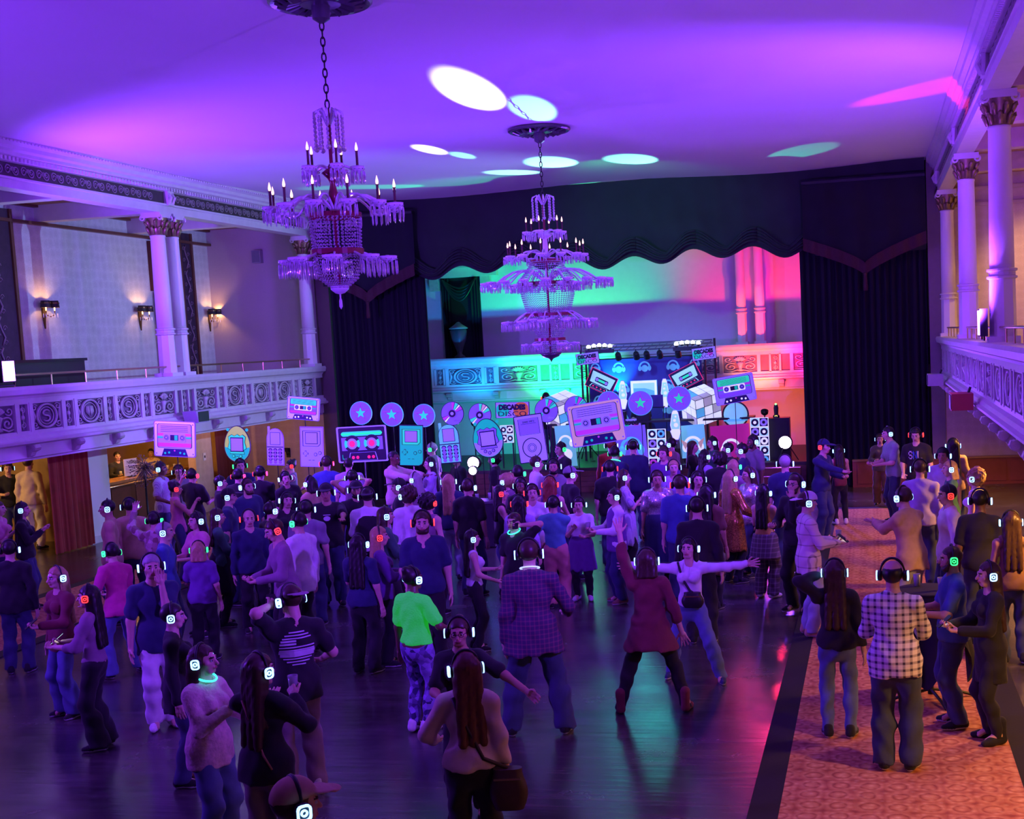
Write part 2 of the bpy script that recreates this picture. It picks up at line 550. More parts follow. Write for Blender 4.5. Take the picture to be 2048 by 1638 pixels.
WALLP = wallpaper_mat('wallpaper_pale', (0.50, 0.49, 0.50), (0.66, 0.65, 0.66))
WALLB = wallpaper_mat('wallpaper_tan', (0.52, 0.40, 0.30), (0.62, 0.50, 0.38))


# ------------------------------------------------------------------ room shell
def slab(name, lo, hi, m, parent=None):
    return MB().box2(lo, hi).build(name, m, parent)


struct(slab('floor', (-20.5, YB, -0.2), (5.0, 36.2, 0.0), FLOOR))
for nm, x0, lab in (('carpet_runner', -0.81, 'orange patterned carpet runner with black border under the right gallery'),
                    ('carpet_runner', -13.16, 'orange patterned carpet runner with black border along the left gallery')):
    t = thing(nm, lab, 'carpet', (x0, YB + 0.1, 0), group='carpet runners')
    MB().box2((0, 0, 0), (1.86, 29.2, 0.012)).build('pile', CARPET, t)
    MB().box2((-0.235, 0, 0), (0, 29.43, 0.013)).build('border', BORDER, t)
    MB().box2((1.86, 0, 0), (2.10, 29.43, 0.013)).build('border', BORDER, t)
    MB().box2((0, 29.2, 0), (1.86, 29.43, 0.013)).build('border', BORDER, t)


def ceil_fn(u, v):
    x = XL + 0.1 + (XR - XL - 0.2) * u
    y = YB + (YE + 0.4 - YB) * v
    z = ZC + 0.02 * math.sin(y * 0.9 + 0.3 * x) * math.sin(x * 0.35 + 1)
    return (x, y, z + (0.05 * max(0, (y - 25.5) / 4) * math.sin(x * 0.8)))


struct(MB().grid(ceil_fn, 40, 80).build('ceiling', CEIL, smooth=True))
struct(slab('wall_rear', (-20.5, YB - 0.2, 0), (5, YB, ZC + 0.2), PLASTER))
struct(slab('wall_upper_left', (WL - 0.2, YB, 2.4), (WL, YE, ZC), WALLP))
struct(slab('wall_upper_right', (WR, YB, 0.0), (WR + 0.2, YE + 0.2, ZC), WALLB))
struct(slab('wall_end_upper_left', (WL, YE, 2.3), (XL - 0.05, YE + 0.15, ZC), mat('wall_rose', (0.50, 0.42, 0.42), 0.8, noise=0.06, scale=20)))
struct(slab('wall_end_lower_left', (-16.2, YE, 0), (XL + 0.05, YE + 0.15, 2.3), WALLB))
struct(slab('wall_end_right', (XR + 0.06, YE, 0.62), (WR, YE + 0.15, ZC), WALLB))
struct(slab('wall_end_left_pier', (XL - 0.05, YE - 0.02, 0), (XL + 0.32, YE + 0.2, ZC), mat('pier_brown', (0.10, 0.07, 0.06), 0.7)))
struct(slab('wall_end_right_pier', (XR - 0.24, YE - 0.02, 0.0), (XR + 0.06, YE + 0.2, ZC), mat('pier_stone', (0.20, 0.16, 0.16), 0.7)))
w = struct(slab('wainscot_right', (-0.56, YE - 0.2, 0), (WR, YE - 0.1, 0.60), WOOD_R))
slab('cap_rail', (-0.56, YE - 0.23, 0.60), (WR, YE - 0.04, 0.64), mat('wood_cap', (0.30, 0.16, 0.07), 0.4), w)
for k in range(6):
    slab('panel', (-0.45 + k * 0.85, YE - 0.22, 0.08), (0.3 + k * 0.85, YE - 0.195, 0.54), WOOD_R, w)
# galleries: decks and soffits
struct(slab('floor_left_gallery', (WL, YB, 2.32), (XL - 0.1, YE, 2.5), TRIM))
struct(slab('floor_right_gallery', (XR + 0.1, YB, 2.32), (WR, YE, 2.5), TRIM))
struct(slab('ceiling_left_gallery', (WL, YB, 6.95), (XL - 0.1, YE, 7.1), mat('soffit_brown', (0.22, 0.13, 0.11), 0.7)))
struct(slab('ceiling_right_gallery', (XR + 0.1, YB, 6.95), (WR, YE, 7.1), mat('soffit_amber', (0.42, 0.24, 0.12), 0.7)))
# lower left wall with its openings
LW = struct(slab('wall_left', (-16.2, YB, 0), (-16.0, 17.0, 2.32), PLASTER))
struct(slab('wall_left_panel', (-16.2, 27.95, 0), (-16.0, 28.75, 2.32), WALLB))
struct(slab('wall_left_corner', (-16.2, 29.6, 0), (-16.0, YE, 2.32), WALLB))
struct(slab('wall_lobby', (-20.4, YB, 0), (-20.2, YE, 2.32), mat('lobby_wall', (0.40, 0.26, 0.13), 0.7)))
struct(slab('ceiling_lobby', (-20.4, YB, 2.32), (WL, YE, 2.42), mat('soffit_brown')))
struct(slab('wall_lobby_end', (-20.4, YE - 0.1, 0), (-16.0, YE + 0.1, 2.32), mat('lobby_wall')))
struct(slab('wall_lobby_partition', (-20.3, 24.0, 0), (-16.3, 24.15, 2.32), mat('lobby_wall')))
# square pillar beside the red curtain
t = thing('pillar', 'square pale pillar between the red curtain and the bar', 'pillar', (-16.0, 23.85, 0))
MB().box2((-0.35, -0.43, 0.14), (0.06, 0.43, 2.2)).build('shaft', PLASTER_W, t)
MB().box2((-0.37, -0.46, 0), (0.09, 0.46, 0.14)).build('base', TRIM, t)
MB().box2((-0.37, -0.47, 2.2), (0.1, 0.47, 2.32)).build('cap', TRIM, t)
# wall plates on the strip beside the bar
t = thing('wall_switch', 'small light switch plate on the tan wall by the bar', 'switch', (-15.995, 28.35, 1.35))
MB().box2((0, -0.06, -0.09), (0.012, 0.06, 0.09)).build('plate', PLASTER_W, t)
MB().box2((0.012, -0.02, -0.03), (0.022, 0.02, 0.03)).build('rocker', BLACKP, t)


def drape(name, p0, p1, z0, z1, folds, amp, m, parent=None, zfun=None, seed=0, nv=6, out=None, gather=0.0):
    """hanging cloth between two plan points; real folds"""
    rnd = random.Random(seed)
    a = Vector((p0[0], p0[1], 0)); b = Vector((p1[0], p1[1], 0))
    d = (b - a).normalized(); n = Vector((d.y, -d.x, 0))
    ph = [rnd.uniform(-0.5, 0.5) for _ in range(folds + 2)]
    nu = folds * 8

    def fn(u, v):
        k = u * folds
        i = int(k)
        o = amp * math.sin(2 * PI * k + ph[min(i, folds)] * 1.2) * (0.75 + 0.25 * (1 - v))
        o += amp * 0.35 * math.sin(2 * PI * k * 2.3 + 1)
        zl = zfun(u) if zfun else z0
        g = 1 - gather * (1 - v)
        q = a + d * ((b - a).length * ((u - 0.5) * g + 0.5)) + n * o
        return (q.x, q.y, zl + (z1 - zl) * v)
    mb = MB().grid(fn, nu, nv)
    o = mb.build(name, m, parent, smooth=True)
    return o


tag(drape('door_curtain', (-15.85, 22.1), (-15.85, 23.45), 0.02, 2.3, 7, 0.05, REDC, seed=2), 'deep red velvet curtain hanging beside the pale pillar', 'curtain')
tag(drape('door_curtain', (-15.88, 28.72), (-15.88, 29.62), 0.02, 2.3, 5, 0.04, mat('maroon_velvet', (0.10, 0.015, 0.02), 0.9), seed=3), 'dark maroon curtain beyond the bar near the corner', 'curtain')
tag(drape('bar_curtain', (-20.1, 24.3), (-20.1, 30.0), 0.3, 2.3, 16, 0.05, REDC, seed=4), 'red curtain hung along the wall behind the bar', 'curtain')

# ------------------------------------------------------------------ ornaments (shared meshes, face towards -y)
def orn_oval(letter):
    mb = MB()
    mb.tube([(0.26 * math.cos(q), -0.025, 0.27 * math.sin(q)) for q in [2 * PI * i / 22 for i in range(22)]], 0.028, 6, closed=True)
    mb.tube([(0.19 * math.cos(q), -0.02, 0.20 * math.sin(q)) for q in [2 * PI * i / 18 for i in range(18)]], 0.014, 5, closed=True)
    if letter == 'S':
        pts = [(0.085 * math.cos(a), -0.02, 0.065 + 0.065 * math.sin(a)) for a in [math.radians(q) for q in range(20, 271, 25)]]
        pts += [(0.085 * math.cos(a), -0.02, -0.065 + 0.065 * math.sin(a)) for a in [math.radians(q) for q in range(75, -161, -25)]]
        mb.tube(pts, 0.02, 5)
    else:
        mb.prism([(-0.1, 0.12), (0.1, 0.12), (0.11, -0.02), (0, -0.15), (-0.11, -0.02)][::-1], -0.03, 0.0)
        mb.tube([(0, -0.03, 0.11), (0, -0.045, -0.12)], 0.012, 5)
    for sx in (-1, 1):
        for sz in (-1, 1):
            mb.tube([(sx * p[0], -0.02, sz * p[2]) for p in spiral((0.31, 0.2), 0.085, 0.02, 2.6, -1.2, 12)], 0.016, 5)
        mb.tube([(sx * 0.38, -0.015, -0.26), (sx * 0.33, -0.03, 0), (sx * 0.38, -0.015, 0.26)], [0.012, 0.03, 0.012], 5)
    return mb


def orn_crest():
    mb = MB()
    for k in range(7):
        a = math.radians(30 + 20 * k)
        mb.tube([(0.03 * math.cos(a), -0.02, 0.08 + 0.03 * math.sin(a)), (0.13 * math.cos(a), -0.045, 0.1 + 0.15 * math.sin(a)), (0.16 * math.cos(a), -0.02, 0.1 + 0.18 * math.sin(a))], [0.012, 0.026, 0.01], 5)
    mb.lathe([(0.03, -0.27), (0.08, -0.25), (0.04, -0.18), (0.06, -0.06), (0.09, 0.04), (0.05, 0.07)], 8)
    for sx in (-1, 1):
        mb.tube([(sx * p[0], -0.02, p[2]) for p in spiral((0.21, -0.1), 0.15, 0.02, 2.2, -1.5, 20)], 0.02, 5)
        mb.tube([(sx * p[0], -0.02, p[2]) for p in spiral((0.27, 0.17), 0.1, 0.02, 3.6, 1.2, 14)], 0.016, 5)
        mb.tube([(sx * 0.05, -0.03, -0.2), (sx * 0.2, -0.035, -0.27), (sx * 0.37, -0.015, -0.24)], [0.02, 0.024, 0.01], 5)
    return mb


def orn_narrow():
    mb = MB()
    for sz in (-1, 1):
        mb.tube([(p[0], -0.015, sz * p[2]) for p in spiral((0.0, 0.17), 0.07, 0.01, -1.5, 1.3, 12)], 0.012, 5)
    mb.sphere((0, -0.015, 0), (0.045, 0.03, 0.06), 6, 5)
    mb.tube([(0, -0.01, -0.27), (0, -0.025, 0), (0, -0.01, 0.27)], 0.012, 4)
    return mb


ORNS = {'S': orn_oval('S').mesh('ornament', ORN, True), 'O': orn_oval('O').mesh('ornament', ORN, True),
        'C': orn_crest().mesh('ornament', ORN, True), 'n': orn_narrow().mesh('ornament', ORN, True)}


def scroll_bracket():
    mb = MB()
    prof = [(0.0, 0.0), (-0.17, 0.0), (-0.19, -0.05), (-0.15, -0.1), (-0.1, -0.12), (-0.07, -0.18), (-0.02, -0.2), (0, -0.2)]
    n = len(prof)
    vs = [(-0.06, p[0], p[1]) for p in prof] + [(0.06, p[0], p[1]) for p in prof]
    fs = [tuple(range(n)), tuple(range(2 * n - 1, n - 1, -1))] + [(i, i + n, (i + 1) % n + n, (i + 1) % n) for i in range(n)]
    mb.add(vs, fs)
    mb.tube([(-0.075, -0.13, -0.05), (0.075, -0.13, -0.05)], 0.055, 8)
    return mb


BRK = scroll_bracket().mesh('bracket', ORN)


def gallery_front(root, x0, x1, panels, brackets, rail=True, depth=0.0):
    """parts of one gallery front in its own frame: x along, -y outward"""
    def bar(nm, prof, m):
        mb = MB()
        n = len(prof)
        vs = [(x0, p[0], p[1]) for p in prof] + [(x1, p[0], p[1]) for p in prof]
        fs = [tuple(range(n - 1, -1, -1)), tuple(range(n, 2 * n))] + [(i, (i + 1) % n, (i + 1) % n + n, i + n) for i in range(n)]
        return mb.add(vs, fs).build(nm, m, root)
    bar('soffit_beam', [(0.35, 2.17), (0.06, 2.17), (0.06, 2.2), (0.02, 2.22), (0.02, 2.44), (0.35, 2.44)], TRIM)
    bar('lower_moulding', [(0.2, 2.43), (-0.04, 2.43), (-0.11, 2.46), (-0.12, 2.5), (-0.07, 2.52), (-0.05, 2.57), (0.0, 2.6), (0.2, 2.6)], TRIM)
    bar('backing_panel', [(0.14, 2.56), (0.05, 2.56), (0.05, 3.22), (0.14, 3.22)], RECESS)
    bar('top_rail', [(0.2, 3.19), (-0.01, 3.19), (-0.03, 3.23), (-0.1, 3.26), (-0.12, 3.34), (-0.1, 3.39), (0.2, 3.39)], TRIM)
    bar('lower_band', [(0.06, 2.58), (0.0, 2.58), (0.0, 2.66), (0.06, 2.66)], TRIM)
    bar('upper_band', [(0.06, 3.1), (0.0, 3.1), (0.0, 3.2), (0.06, 3.2)], TRIM)
    post = MB().box2((-0.045, -0.01, 2.64), (0.045, 0.06, 3.12)).mesh('post', TRIM)
    used = []
    for s, w_, k in panels:
        link('ornament', ORNS[k], root, (s + w_ / 2, 0.05, 2.88)).scale = (w_ / 0.82, 1, 0.72)
        for e in (s - 0.02, s + w_ + 0.02):
            link('post', post, root, (e, 0, 0))
        used.append((s, s + w_))
    used.sort()
    for (a, b), (c, d) in zip(used, used[1:]):
        g = c - b
        if g > 0.25:
            link('ornament', ORNS['n'], root, ((b + c) / 2, 0.05, 2.88)).scale = (1, 1, 0.75)
            if g > 0.33:
                for e in ((b + c) / 2 - 0.13, (b + c) / 2 + 0.13):
                    link('post', post, root, (e, 0.01, 0)).scale = (0.6, 1, 1)
    for b in brackets:
        link('bracket', BRK, root, (b, 0.02, 2.43))
    if rail:
        MB().tube([(x0, 0.12, 3.58), (x1, 0.12, 3.58)], 0.018, 8).build('handrail', BRASS, root, smooth=True)
        n = int((x1 - x0) / 0.95)
        pm = MB().tube([(0, 0.12, 3.38), (0, 0.12, 3.58)], 0.012, 6).mesh('rail_post', BRASS)
        for i in range(n + 1):
            link('rail_post', pm, root, (x0 + (x1 - x0) * i / n, 0, 0))


PAN = [(18.72, 0.82, 'S'), (19.94, 0.82, 'O'), (21.15, 0.82, 'S'), (22.36, 0.82, 'C'), (23.95, 0.88, 'C'), (25.23, 0.82, 'S'), (26.45, 0.82, 'O'), (27.63, 0.82, 'S'), (28.9, 0.78, 'C')]
PAN = [(17.5 - 1.21 * k, 0.82, 'CSOSC'[k % 5]) for k in range(0, 5)][::-1] + PAN
BRA = [18.58 + 1.211 * k for k in range(-5, 10) if k != 4]
g1 = thing('gallery_balcony', 'ornate white balcony front running along the left side of the hall', 'balcony', (XL, 0, 0), PI / 2)
gallery_front(g1, 2.0, YE - 0.03, PAN, BRA)
g2 = thing('gallery_balcony', 'ornate white balcony front cut by the right edge of the picture', 'balcony', (XR, YE - 0.03, 0), -PI / 2)
gallery_front(g2, 0.0, 26.0, [(YE - s - w_, w_, k) for s, w_, k in PAN] + [(YE - 11.3 + 1.21 * k, 0.82, 'S') for k in range(0)], [YE - b for b in BRA])
g3 = thing('gallery_balcony', 'green and red lit balcony front across the end wall behind the booth', 'balcony', (0, 34.0, 0), 0)
S3 = [(-12.9, .82, 'C'), (-11.6, 1.0, 'S'), (-10.15, 1.15, 'C'), (-8.05, 1.15, 'C'), (-6.5, 1.1, 'S'), (-5.1, 1.1, 'C'), (-3.95, .95, 'C'), (-2.1, 1.0, 'C'), (-0.8, 1.0, 'S')]
gallery_front(g3, -13.6, 1.4, S3, [-13.0, -11.55, -10.2, -8.85, -8.2, -5.1, -3.6, -2.4, -0.9], rail=False)
struct(slab('floor_stage_gallery', (-13.6, 34.12, 2.32), (1.4, 35.1, 2.5), TRIM))


# ------------------------------------------------------------------ cornices with carved frieze
def cornice(name, x, s, y0, y1):
    """s=+1: room lies towards +x"""
    P = [(-0.3, 6.6), (0.0, 6.6), (0.0, 6.74), (0.03, 6.745), (0.03, 6.78), (-0.03, 6.785), (-0.03, 7.02), (0.03, 7.03), (0.05, 7.1), (0.1, 7.12), (0.1, 7.17), (0.16, 7.2), (0.17, 7.26), (0.23, 7.3), (0.24, ZC + 0.05), (-0.3, ZC + 0.05)]
    mb = MB(); n = len(P)
    vs = [(x + s * p[0], y0, p[1]) for p in P] + [(x + s * p[0], y1, p[1]) for p in P]
    fs = [tuple(range(n)), tuple(range(2 * n - 1, n - 1, -1))] + [(i, i + n, (i + 1) % n + n, (i + 1) % n) for i in range(n)]
    c = struct(mb.add(vs, fs).build(name, TRIM))
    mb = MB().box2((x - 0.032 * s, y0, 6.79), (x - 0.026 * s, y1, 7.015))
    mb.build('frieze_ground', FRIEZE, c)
    sm = MB()
    sm.tube([(0, p[0], p[2]) for p in spiral((-0.1, 0.0), 0.085, 0.015, 0.0, 1.6, 18)], 0.013, 5)
    sm.tube([(0, p[0], p[2]) for p in spiral((0.1, 0.0), 0.085, 0.015, PI, 1.6, 18)], 0.013, 5)
    for a in range(5):
        q = math.radians(30 + a * 30)
        sm.tube([(0, 0.02 * math.cos(q), -0.03 + 0.02 * math.sin(q)), (0.014, 0.075 * math.cos(q), 0.075 * math.sin(q) - 0.02)], [0.008, 0.016], 4)
    me = sm.mesh('scroll', mat('frieze_scroll', (0.26, 0.22, 0.22), 0.45, noise=0.3, scale=30), True)
    k = 0
    yy = max(y0, 9.0) + 0.2
    while yy < y1 - 0.2:
        if min(abs(yy - q) for q in (17.3, 23.5, 29.7)) > 0.35:
            link('scroll', me, c, (x - 0.022 * s, yy, 6.9))
        yy += 0.40
    mb = MB()
    yy = y0 + 0.05
    while yy < y1:
        mb.box((x + s * 0.05, yy, 7.065), (0.05, 0.05, 0.06)); yy += 0.1
    tag(mb.build('dentil', TRIM, c), kind='stuff')
    cb = MB().box2((-0.06, -0.11, 6.75), (0.07, 0.11, 7.03)).mesh('frieze_console', TRIM)
    sc = MB().tube([(0.05, -0.06, 6.98), (0.11, -0.06, 6.9), (0.06, -0.06, 6.79)], 0.035, 6).tube([(0.05, 0.06, 6.98), (0.11, 0.06, 6.9), (0.06, 0.06, 6.79)], 0.035, 6).mesh('console_scroll', ORN)
    for q in (17.3, 23.5, 29.75):
        o = link('frieze_console', cb, c, (x, q, 0))
        s2 = link('console_scroll', sc, c, (x, q, 0))
        if s < 0:
            o.scale = s2.scale = (-1, 1, 1)
    return c


cornice('trim_1', XL, 1, YB, YE)
cornice('trim_2', XR, -1, YB, YE)
bead = MB()
yy = 4.0
while yy < YE:
    bead.sphere((XL + 0.245, yy, ZC - 0.03), (0.02, 0.035, 0.02), 5, 4); yy += 0.09
struct(tag(bead.build('trim_3', TRIM), kind='stuff'))['kind'] = 'structure'


# ------------------------------------------------------------------ gallery columns
def column_meshes():
    d = {}
    d['base'] = (MB().box2((-0.2, -0.2, 3.36), (0.2, 0.2, 3.46)), PLASTER_W)
    d['lower_shaft'] = (MB().lathe([(0.175, 3.46), (0.165, 4.22)], 8), PLASTER_W)
    d['ring'] = (MB().lathe([(0.16, 4.2), (0.195, 4.215), (0.195, 4.24), (0.17, 4.25), (0.17, 4.3), (0.195, 4.31), (0.195, 4.335), (0.15, 4.35)], 16), TRIM)
    d['shaft'] = (MB().lathe([(0.158, 4.33), (0.155, 5.0), (0.142, 6.12), (0.15, 6.13), (0.15, 6.16), (0.13, 6.17)], 20), PLASTER_W)
    cap = MB().lathe([(0.135, 6.15), (0.15, 6.3), (0.2, 6.5), (0.2, 6.52)], 12)
    for k in range(8):
        a = k * PI / 4
        for zz, r0, r1 in ((6.18, 0.14, 0.215), (6.3, 0.155, 0.24)):
            a2 = a + (0.39 if zz > 6.2 else 0)
            cap.tube([(r0 * math.cos(a2), r0 * math.sin(a2), zz), ((r0 + r1) / 2 * math.cos(a2), (r0 + r1) / 2 * math.sin(a2), zz + 0.1), (r1 * math.cos(a2), r1 * math.sin(a2), zz + 0.13), (r1 * math.cos(a2), r1 * math.sin(a2), zz + 0.1)], [0.03, 0.04, 0.028, 0.012], 5)
    d['capital'] = (cap, GILT)
    ab = MB()
    for sx in (-1, 1):
        for sy in (-1, 1):
            ab.tube([(sx * 0.19 + 0.045 * math.cos(q) * sx, sy * 0.19, 6.5 + 0.045 * math.sin(q)) for q in [i * 0.7 for i in range(10)]], 0.018, 5)
    ab.box2((-0.21, -0.21, 6.5), (0.21, 0.21, 6.6))
    d['abacus'] = (ab, TRIM)
    return {k: (mb.mesh(k, m, k in ('shaft', 'capital')),) for k, (mb, m) in d.items()}


CM = column_meshes()


def column(x, y, label):
    t = thing('column', label, 'column', (x, y, 0), group='gallery columns')
    for k, (me,) in CM.items():
        link(k, me, t)
    return t


column(XL - 0.16, 23.28, 'nearer of the paired white columns on the left balcony')
column(XL - 0.16, 23.78, 'farther of the paired white columns on the left balcony')
column(XL - 0.16, 29.9, 'white column at the stage end of the left balcony')
column(XR + 0.17, 17.6, 'white column lit violet by a lamp on the right balcony')
column(XR + 0.17, 23.7, 'second white column from the picture edge on the right balcony')
column(XR + 0.17, 29.75, 'white column at the stage end of the right balcony')
# gallery ceiling beams and wall mouldings
for i, y in enumerate((14.0, 17.5, 20.5, 23.5, 26.8)):
    struct(slab('trim_%d' % (10 + i), (WL, y - 0.16, 6.62), (XL - 0.2, y + 0.16, 6.96), TRIM))
    struct(slab('trim_%d' % (20 + i), (XR + 0.2, y - 0.16, 6.62), (WR, y + 0.16, 6.96), mat('beam_tan', (0.50, 0.38, 0.28), 0.6)))
for i, z in enumerate((6.25, 6.6)):
    struct(slab('trim_%d' % (30 + i), (WR - 0.12, YB, z), (WR, YE, z + 0.08), mat('beam_tan')))
    struct(slab('trim_%d' % (32 + i), (XR + 0.1, YE - 0.1, z), (WR, YE, z + 0.08), mat('beam_tan')))
    struct(slab('trim_%d' % (34 + i), (WL, YB, z + 0.3), (WL + 0.12, YE, z + 0.36), WOOD))
# dark carved wall bands, door curtain of the left gallery
for y0, y1, lab in ((21.4, 22.5, 'dark carved wall panel at the left edge above the balcony'), (28.75, 29.3, 'dark carved wall panel behind the paired columns')):
    t = thing('carved_panel', lab, 'wall panel', (WL, (y0 + y1) / 2, 0))
    MB().box2((0, (y0 - y1) / 2, 2.6), (0.05, (y1 - y0) / 2, 6.8)).build('board', mat('tapestry_dark', (0.05, 0.02, 0.05), 0.7, noise=0.5, scale=8), t)
    for e in (-1, 1):
        MB().box2((0, e * (y1 - y0) / 2 - 0.04, 2.6), (0.09, e * (y1 - y0) / 2 + 0.04, 6.8)).build('frame', WOOD, t)
    sm = MB().tube([(0.06, 0.0, -0.25), (0.07, 0.08, -0.1), (0.06, 0.0, 0.05), (0.07, -0.08, 0.2), (0.06, 0, 0.3)], 0.02, 5)
    for q in range(4):
        sm.tube([(0.06, p[0], p[2]) for p in spiral((0.1 * (-1) ** q, -0.2 + 0.14 * q), 0.06, 0.01, 0, 1.2, 10)], 0.012, 4)
    me = sm.mesh('carving', mat('carving_mauve', (0.22, 0.12, 0.2), 0.5), True)
    for k in range(6):
        link('carving', me, t, (0, 0, 3.2 + 0.6 * k))
tag(drape('gallery_door_curtain', (WL + 0.08, 27.45), (WL + 0.08, 28.5), 2.52, 5.33, 6, 0.04, mat('grey_curtain', (0.30, 0.30, 0.36), 0.9), seed=5), 'pale grey curtain in the gallery doorway behind the columns', 'curtain')
slab('door_pelmet', (WL + 0.01, 27.4, 5.35), (WL + 0.16, 28.6, 6.5), mat('pelmet_maroon', (0.08, 0.02, 0.03), 0.9))
tag(bpy.data.objects['door_pelmet'], 'dark maroon pelmet over the gallery doorway', 'pelmet')
t = thing('upright_piano', 'long low black cabinet standing on the left balcony', 'cabinet', (-14.9, 20.3, 2.5))
MB().box2((-0.35, -2.6, 0), (0.35, 1.4, 1.28)).build('body', BLACKP, t)
MB().box2((-0.38, -2.65, 1.28), (0.38, 1.45, 1.33)).build('top', mat('black_gloss', (0.01, 0.01, 0.012), 0.15), t)
t['category'] = 'cabinet'; t.name = 'gallery_cabinet'
t = thing('gallery_cabinet', 'black cabinet behind the lamp on the right balcony', 'cabinet', (3.0, 15.5, 2.5))
MB().box2((-0.4, -1.2, 0), (0.4, 1.2, 1.45)).build('body', BLACKP, t)
MB().box2((-0.43, -1.23, 1.45), (0.43, 1.23, 1.5)).build('top', mat('black_gloss'), t)
t = thing('wall_speaker', 'small pale loudspeaker box high on the rose end wall', 'speaker', (-15.1, YE, 6.2))
MB().box2((-0.12, -0.16, -0.16), (0.12, 0, 0.16)).build('body', mat('speaker_grey', (0.35, 0.30, 0.36), 0.6), t)
MB().box2((-0.1, -0.17, -0.14), (0.1, -0.158, 0.14)).build('grille', mat('grille_grey', (0.2, 0.18, 0.22), 0.7), t)


# ------------------------------------------------------------------ small fixtures
def sconce(x, y, z, s, label, power=14):
    t = thing('wall_sconce', label, 'wall lamp', (x, y, z), 0 if s > 0 else PI, group='crystal wall sconces')
    MB().prism([(-0.045, 0.16), (0.045, 0.16), (0.05, -0.05), (0.0, -0.36), (-0.05, -0.05)][::-1], -0.015, 0.015, Matrix.Translation((0.03, 0, 0)) @ Matrix.Rotation(PI / 2, 4, 'Z')).build('backplate', mat('bronze', (0.16, 0.09, 0.03), 0.35, metal=0.8), t)
    lo = mat('shade_glow', (0.9, 0.6, 0.3), 0.6, emit=(1.0, 0.55, 0.18), power=5.0)
    for e in (-1, 1):
        yy = e * 0.14
        MB().tube([(0.03, 0, -0.06), (0.12, yy * 0.6, -0.12), (0.18, yy, -0.08), (0.18, yy, 0.0)], 0.011, 6).build('arm', mat('bronze'), t, smooth=True)
        MB().lathe([(0.012, 0), (0.015, 0.12), (0.004, 0.15)], 8, c=(0.18, yy, 0)).build('candle', lo, t)
        MB().ringprism(circ(0.105, 16), circ(0.098, 16), 0, 0.02).build('shade_rim', mat('bronze'), t, (0.18, yy, 0.16), (-PI / 2, 0, 0))
        sh = MB()
        n = 16
        vs = [(r * math.cos(2 * PI * j / n), r * math.sin(2 * PI * j / n), zz) for r, zz in ((0.105, 0.06), (0.085, 0.2)) for j in range(n)]
        sh.add(vs, [(j, (j + 1) % n, n + (j + 1) % n, n + j) for j in range(n)])
        sh.build('shade', mat('shade_dark', (0.03, 0.02, 0.02), 0.6), t, (0.18, yy, 0.0), smooth=True)
        dr = MB()
        for k in range(6):
            a = k * PI / 3
            dr.sphere((0.18 + 0.06 * math.cos(a), yy + 0.06 * math.sin(a), -0.1), (0.009, 0.009, 0.045), 5, 4)
        dr.build('crystal_drops', mat('crystal', (0.9, 0.88, 0.95), 0.08, spec=0.9, noise=0), t)
        L = lamp('sconce_bulb', 'POINT', (0, 0, 0), (1.0, 0.5, 0.16), power, None, 0.02)
        L.parent = t; L.location = (0.19, yy, 0.13)


sconce(WL + 0.0, 23.34, 4.83, 1, 'twin shaded wall sconce nearest the left edge above the balcony')
sconce(WL + 0.0, 26.84, 4.79, 1, 'twin shaded wall sconce just left of the gallery doorway')
sconce(WL + 0.0, 30.0, 4.76, 1, 'twin shaded wall sconce right of the paired columns')


def wash_lamp(loc, s, label):
    """flat LED wash lamp on the gallery rail; s = direction of the hall"""
    t = thing('wash_lamp', label, 'stage lamp', loc, 0 if s > 0 else PI, group='violet wash lamps on the rails')
    MB().box2((-0.05, -0.16, 0.06), (0.05, 0.16, 0.42)).build('housing', BLACKM, t)
    MB().box2((0.05, -0.14, 0.08), (0.058, 0.14, 0.40)).build('lens', mat('violet_lens', (0.5, 0.3, 1), 0.4, emit=(0.42, 0.16, 1.0), power=9), t)
    MB().tube([(0, -0.18, 0.2), (0, -0.18, 0.014), (0, 0.18, 0.014), (0, 0.18, 0.2)], 0.012, 6).build('yoke', BLACKM, t)


wash_lamp((XL + 0.05, 18.1, 3.41), 1, 'glowing violet wash lamp on the left balcony rail')
wash_lamp((XR - 0.09, 17.55, 3.41), -1, 'glowing violet wash lamp on the right balcony rail')


def wedge_lamp(loc, rz, col, label):
    t = thing('wedge_lamp', label, 'stage lamp', loc, rz, group='wedge shaped lamps under the balconies')
    MB().prism([(-0.28, 0.12), (0.28, 0.12), (0.2, -0.12), (-0.2, -0.12)][::-1], -0.3, 0.0).build('housing', col, t)
    MB().box2((-0.2, -0.31, -0.1), (0.2, -0.3, 0.1)).build('face', BLACKP, t)
    MB().tube([(0, -0.05, 0.12), (0, -0.02, 0.2)], 0.02, 6).build('mount', BLACKM, t)


wedge_lamp((XL + 0.15, 23.4, 2.56), PI / 2, mat('wedge_grey', (0.4, 0.38, 0.45), 0.6), 'pale wedge shaped speaker on the left balcony moulding')
wedge_lamp((XR - 0.15, 26.8, 2.55), -PI / 2, mat('wedge_grey'), 'pale wedge shaped speaker at the far end of right balcony')
wedge_lamp((XR - 0.15, 18.9, 2.55), -PI / 2, mat('wedge_red', (0.45, 0.05, 0.1), 0.6), 'red wedge shaped speaker on the right balcony moulding')


# ------------------------------------------------------------------ stage curtains, end wall
drL = drape('stage_curtain', (-13.25, YE + 0.04), (-10.75, YE + 0.04), STZ * 0.0 + 0.02, 5.8, 16, 0.07, VELVET, seed=11, nv=8)
tag(drL, 'dark folded stage curtain at the left of the booth', 'curtain', 'stage curtains')
drR = drape('stage_curtain', (-1.62, YE + 0.04), (1.22, YE + 0.04), 0.02, 5.8, 18, 0.07, VELVET, seed=12, nv=8)
tag(drR, 'dark folded stage curtain at the right of the booth', 'curtain', 'stage curtains')


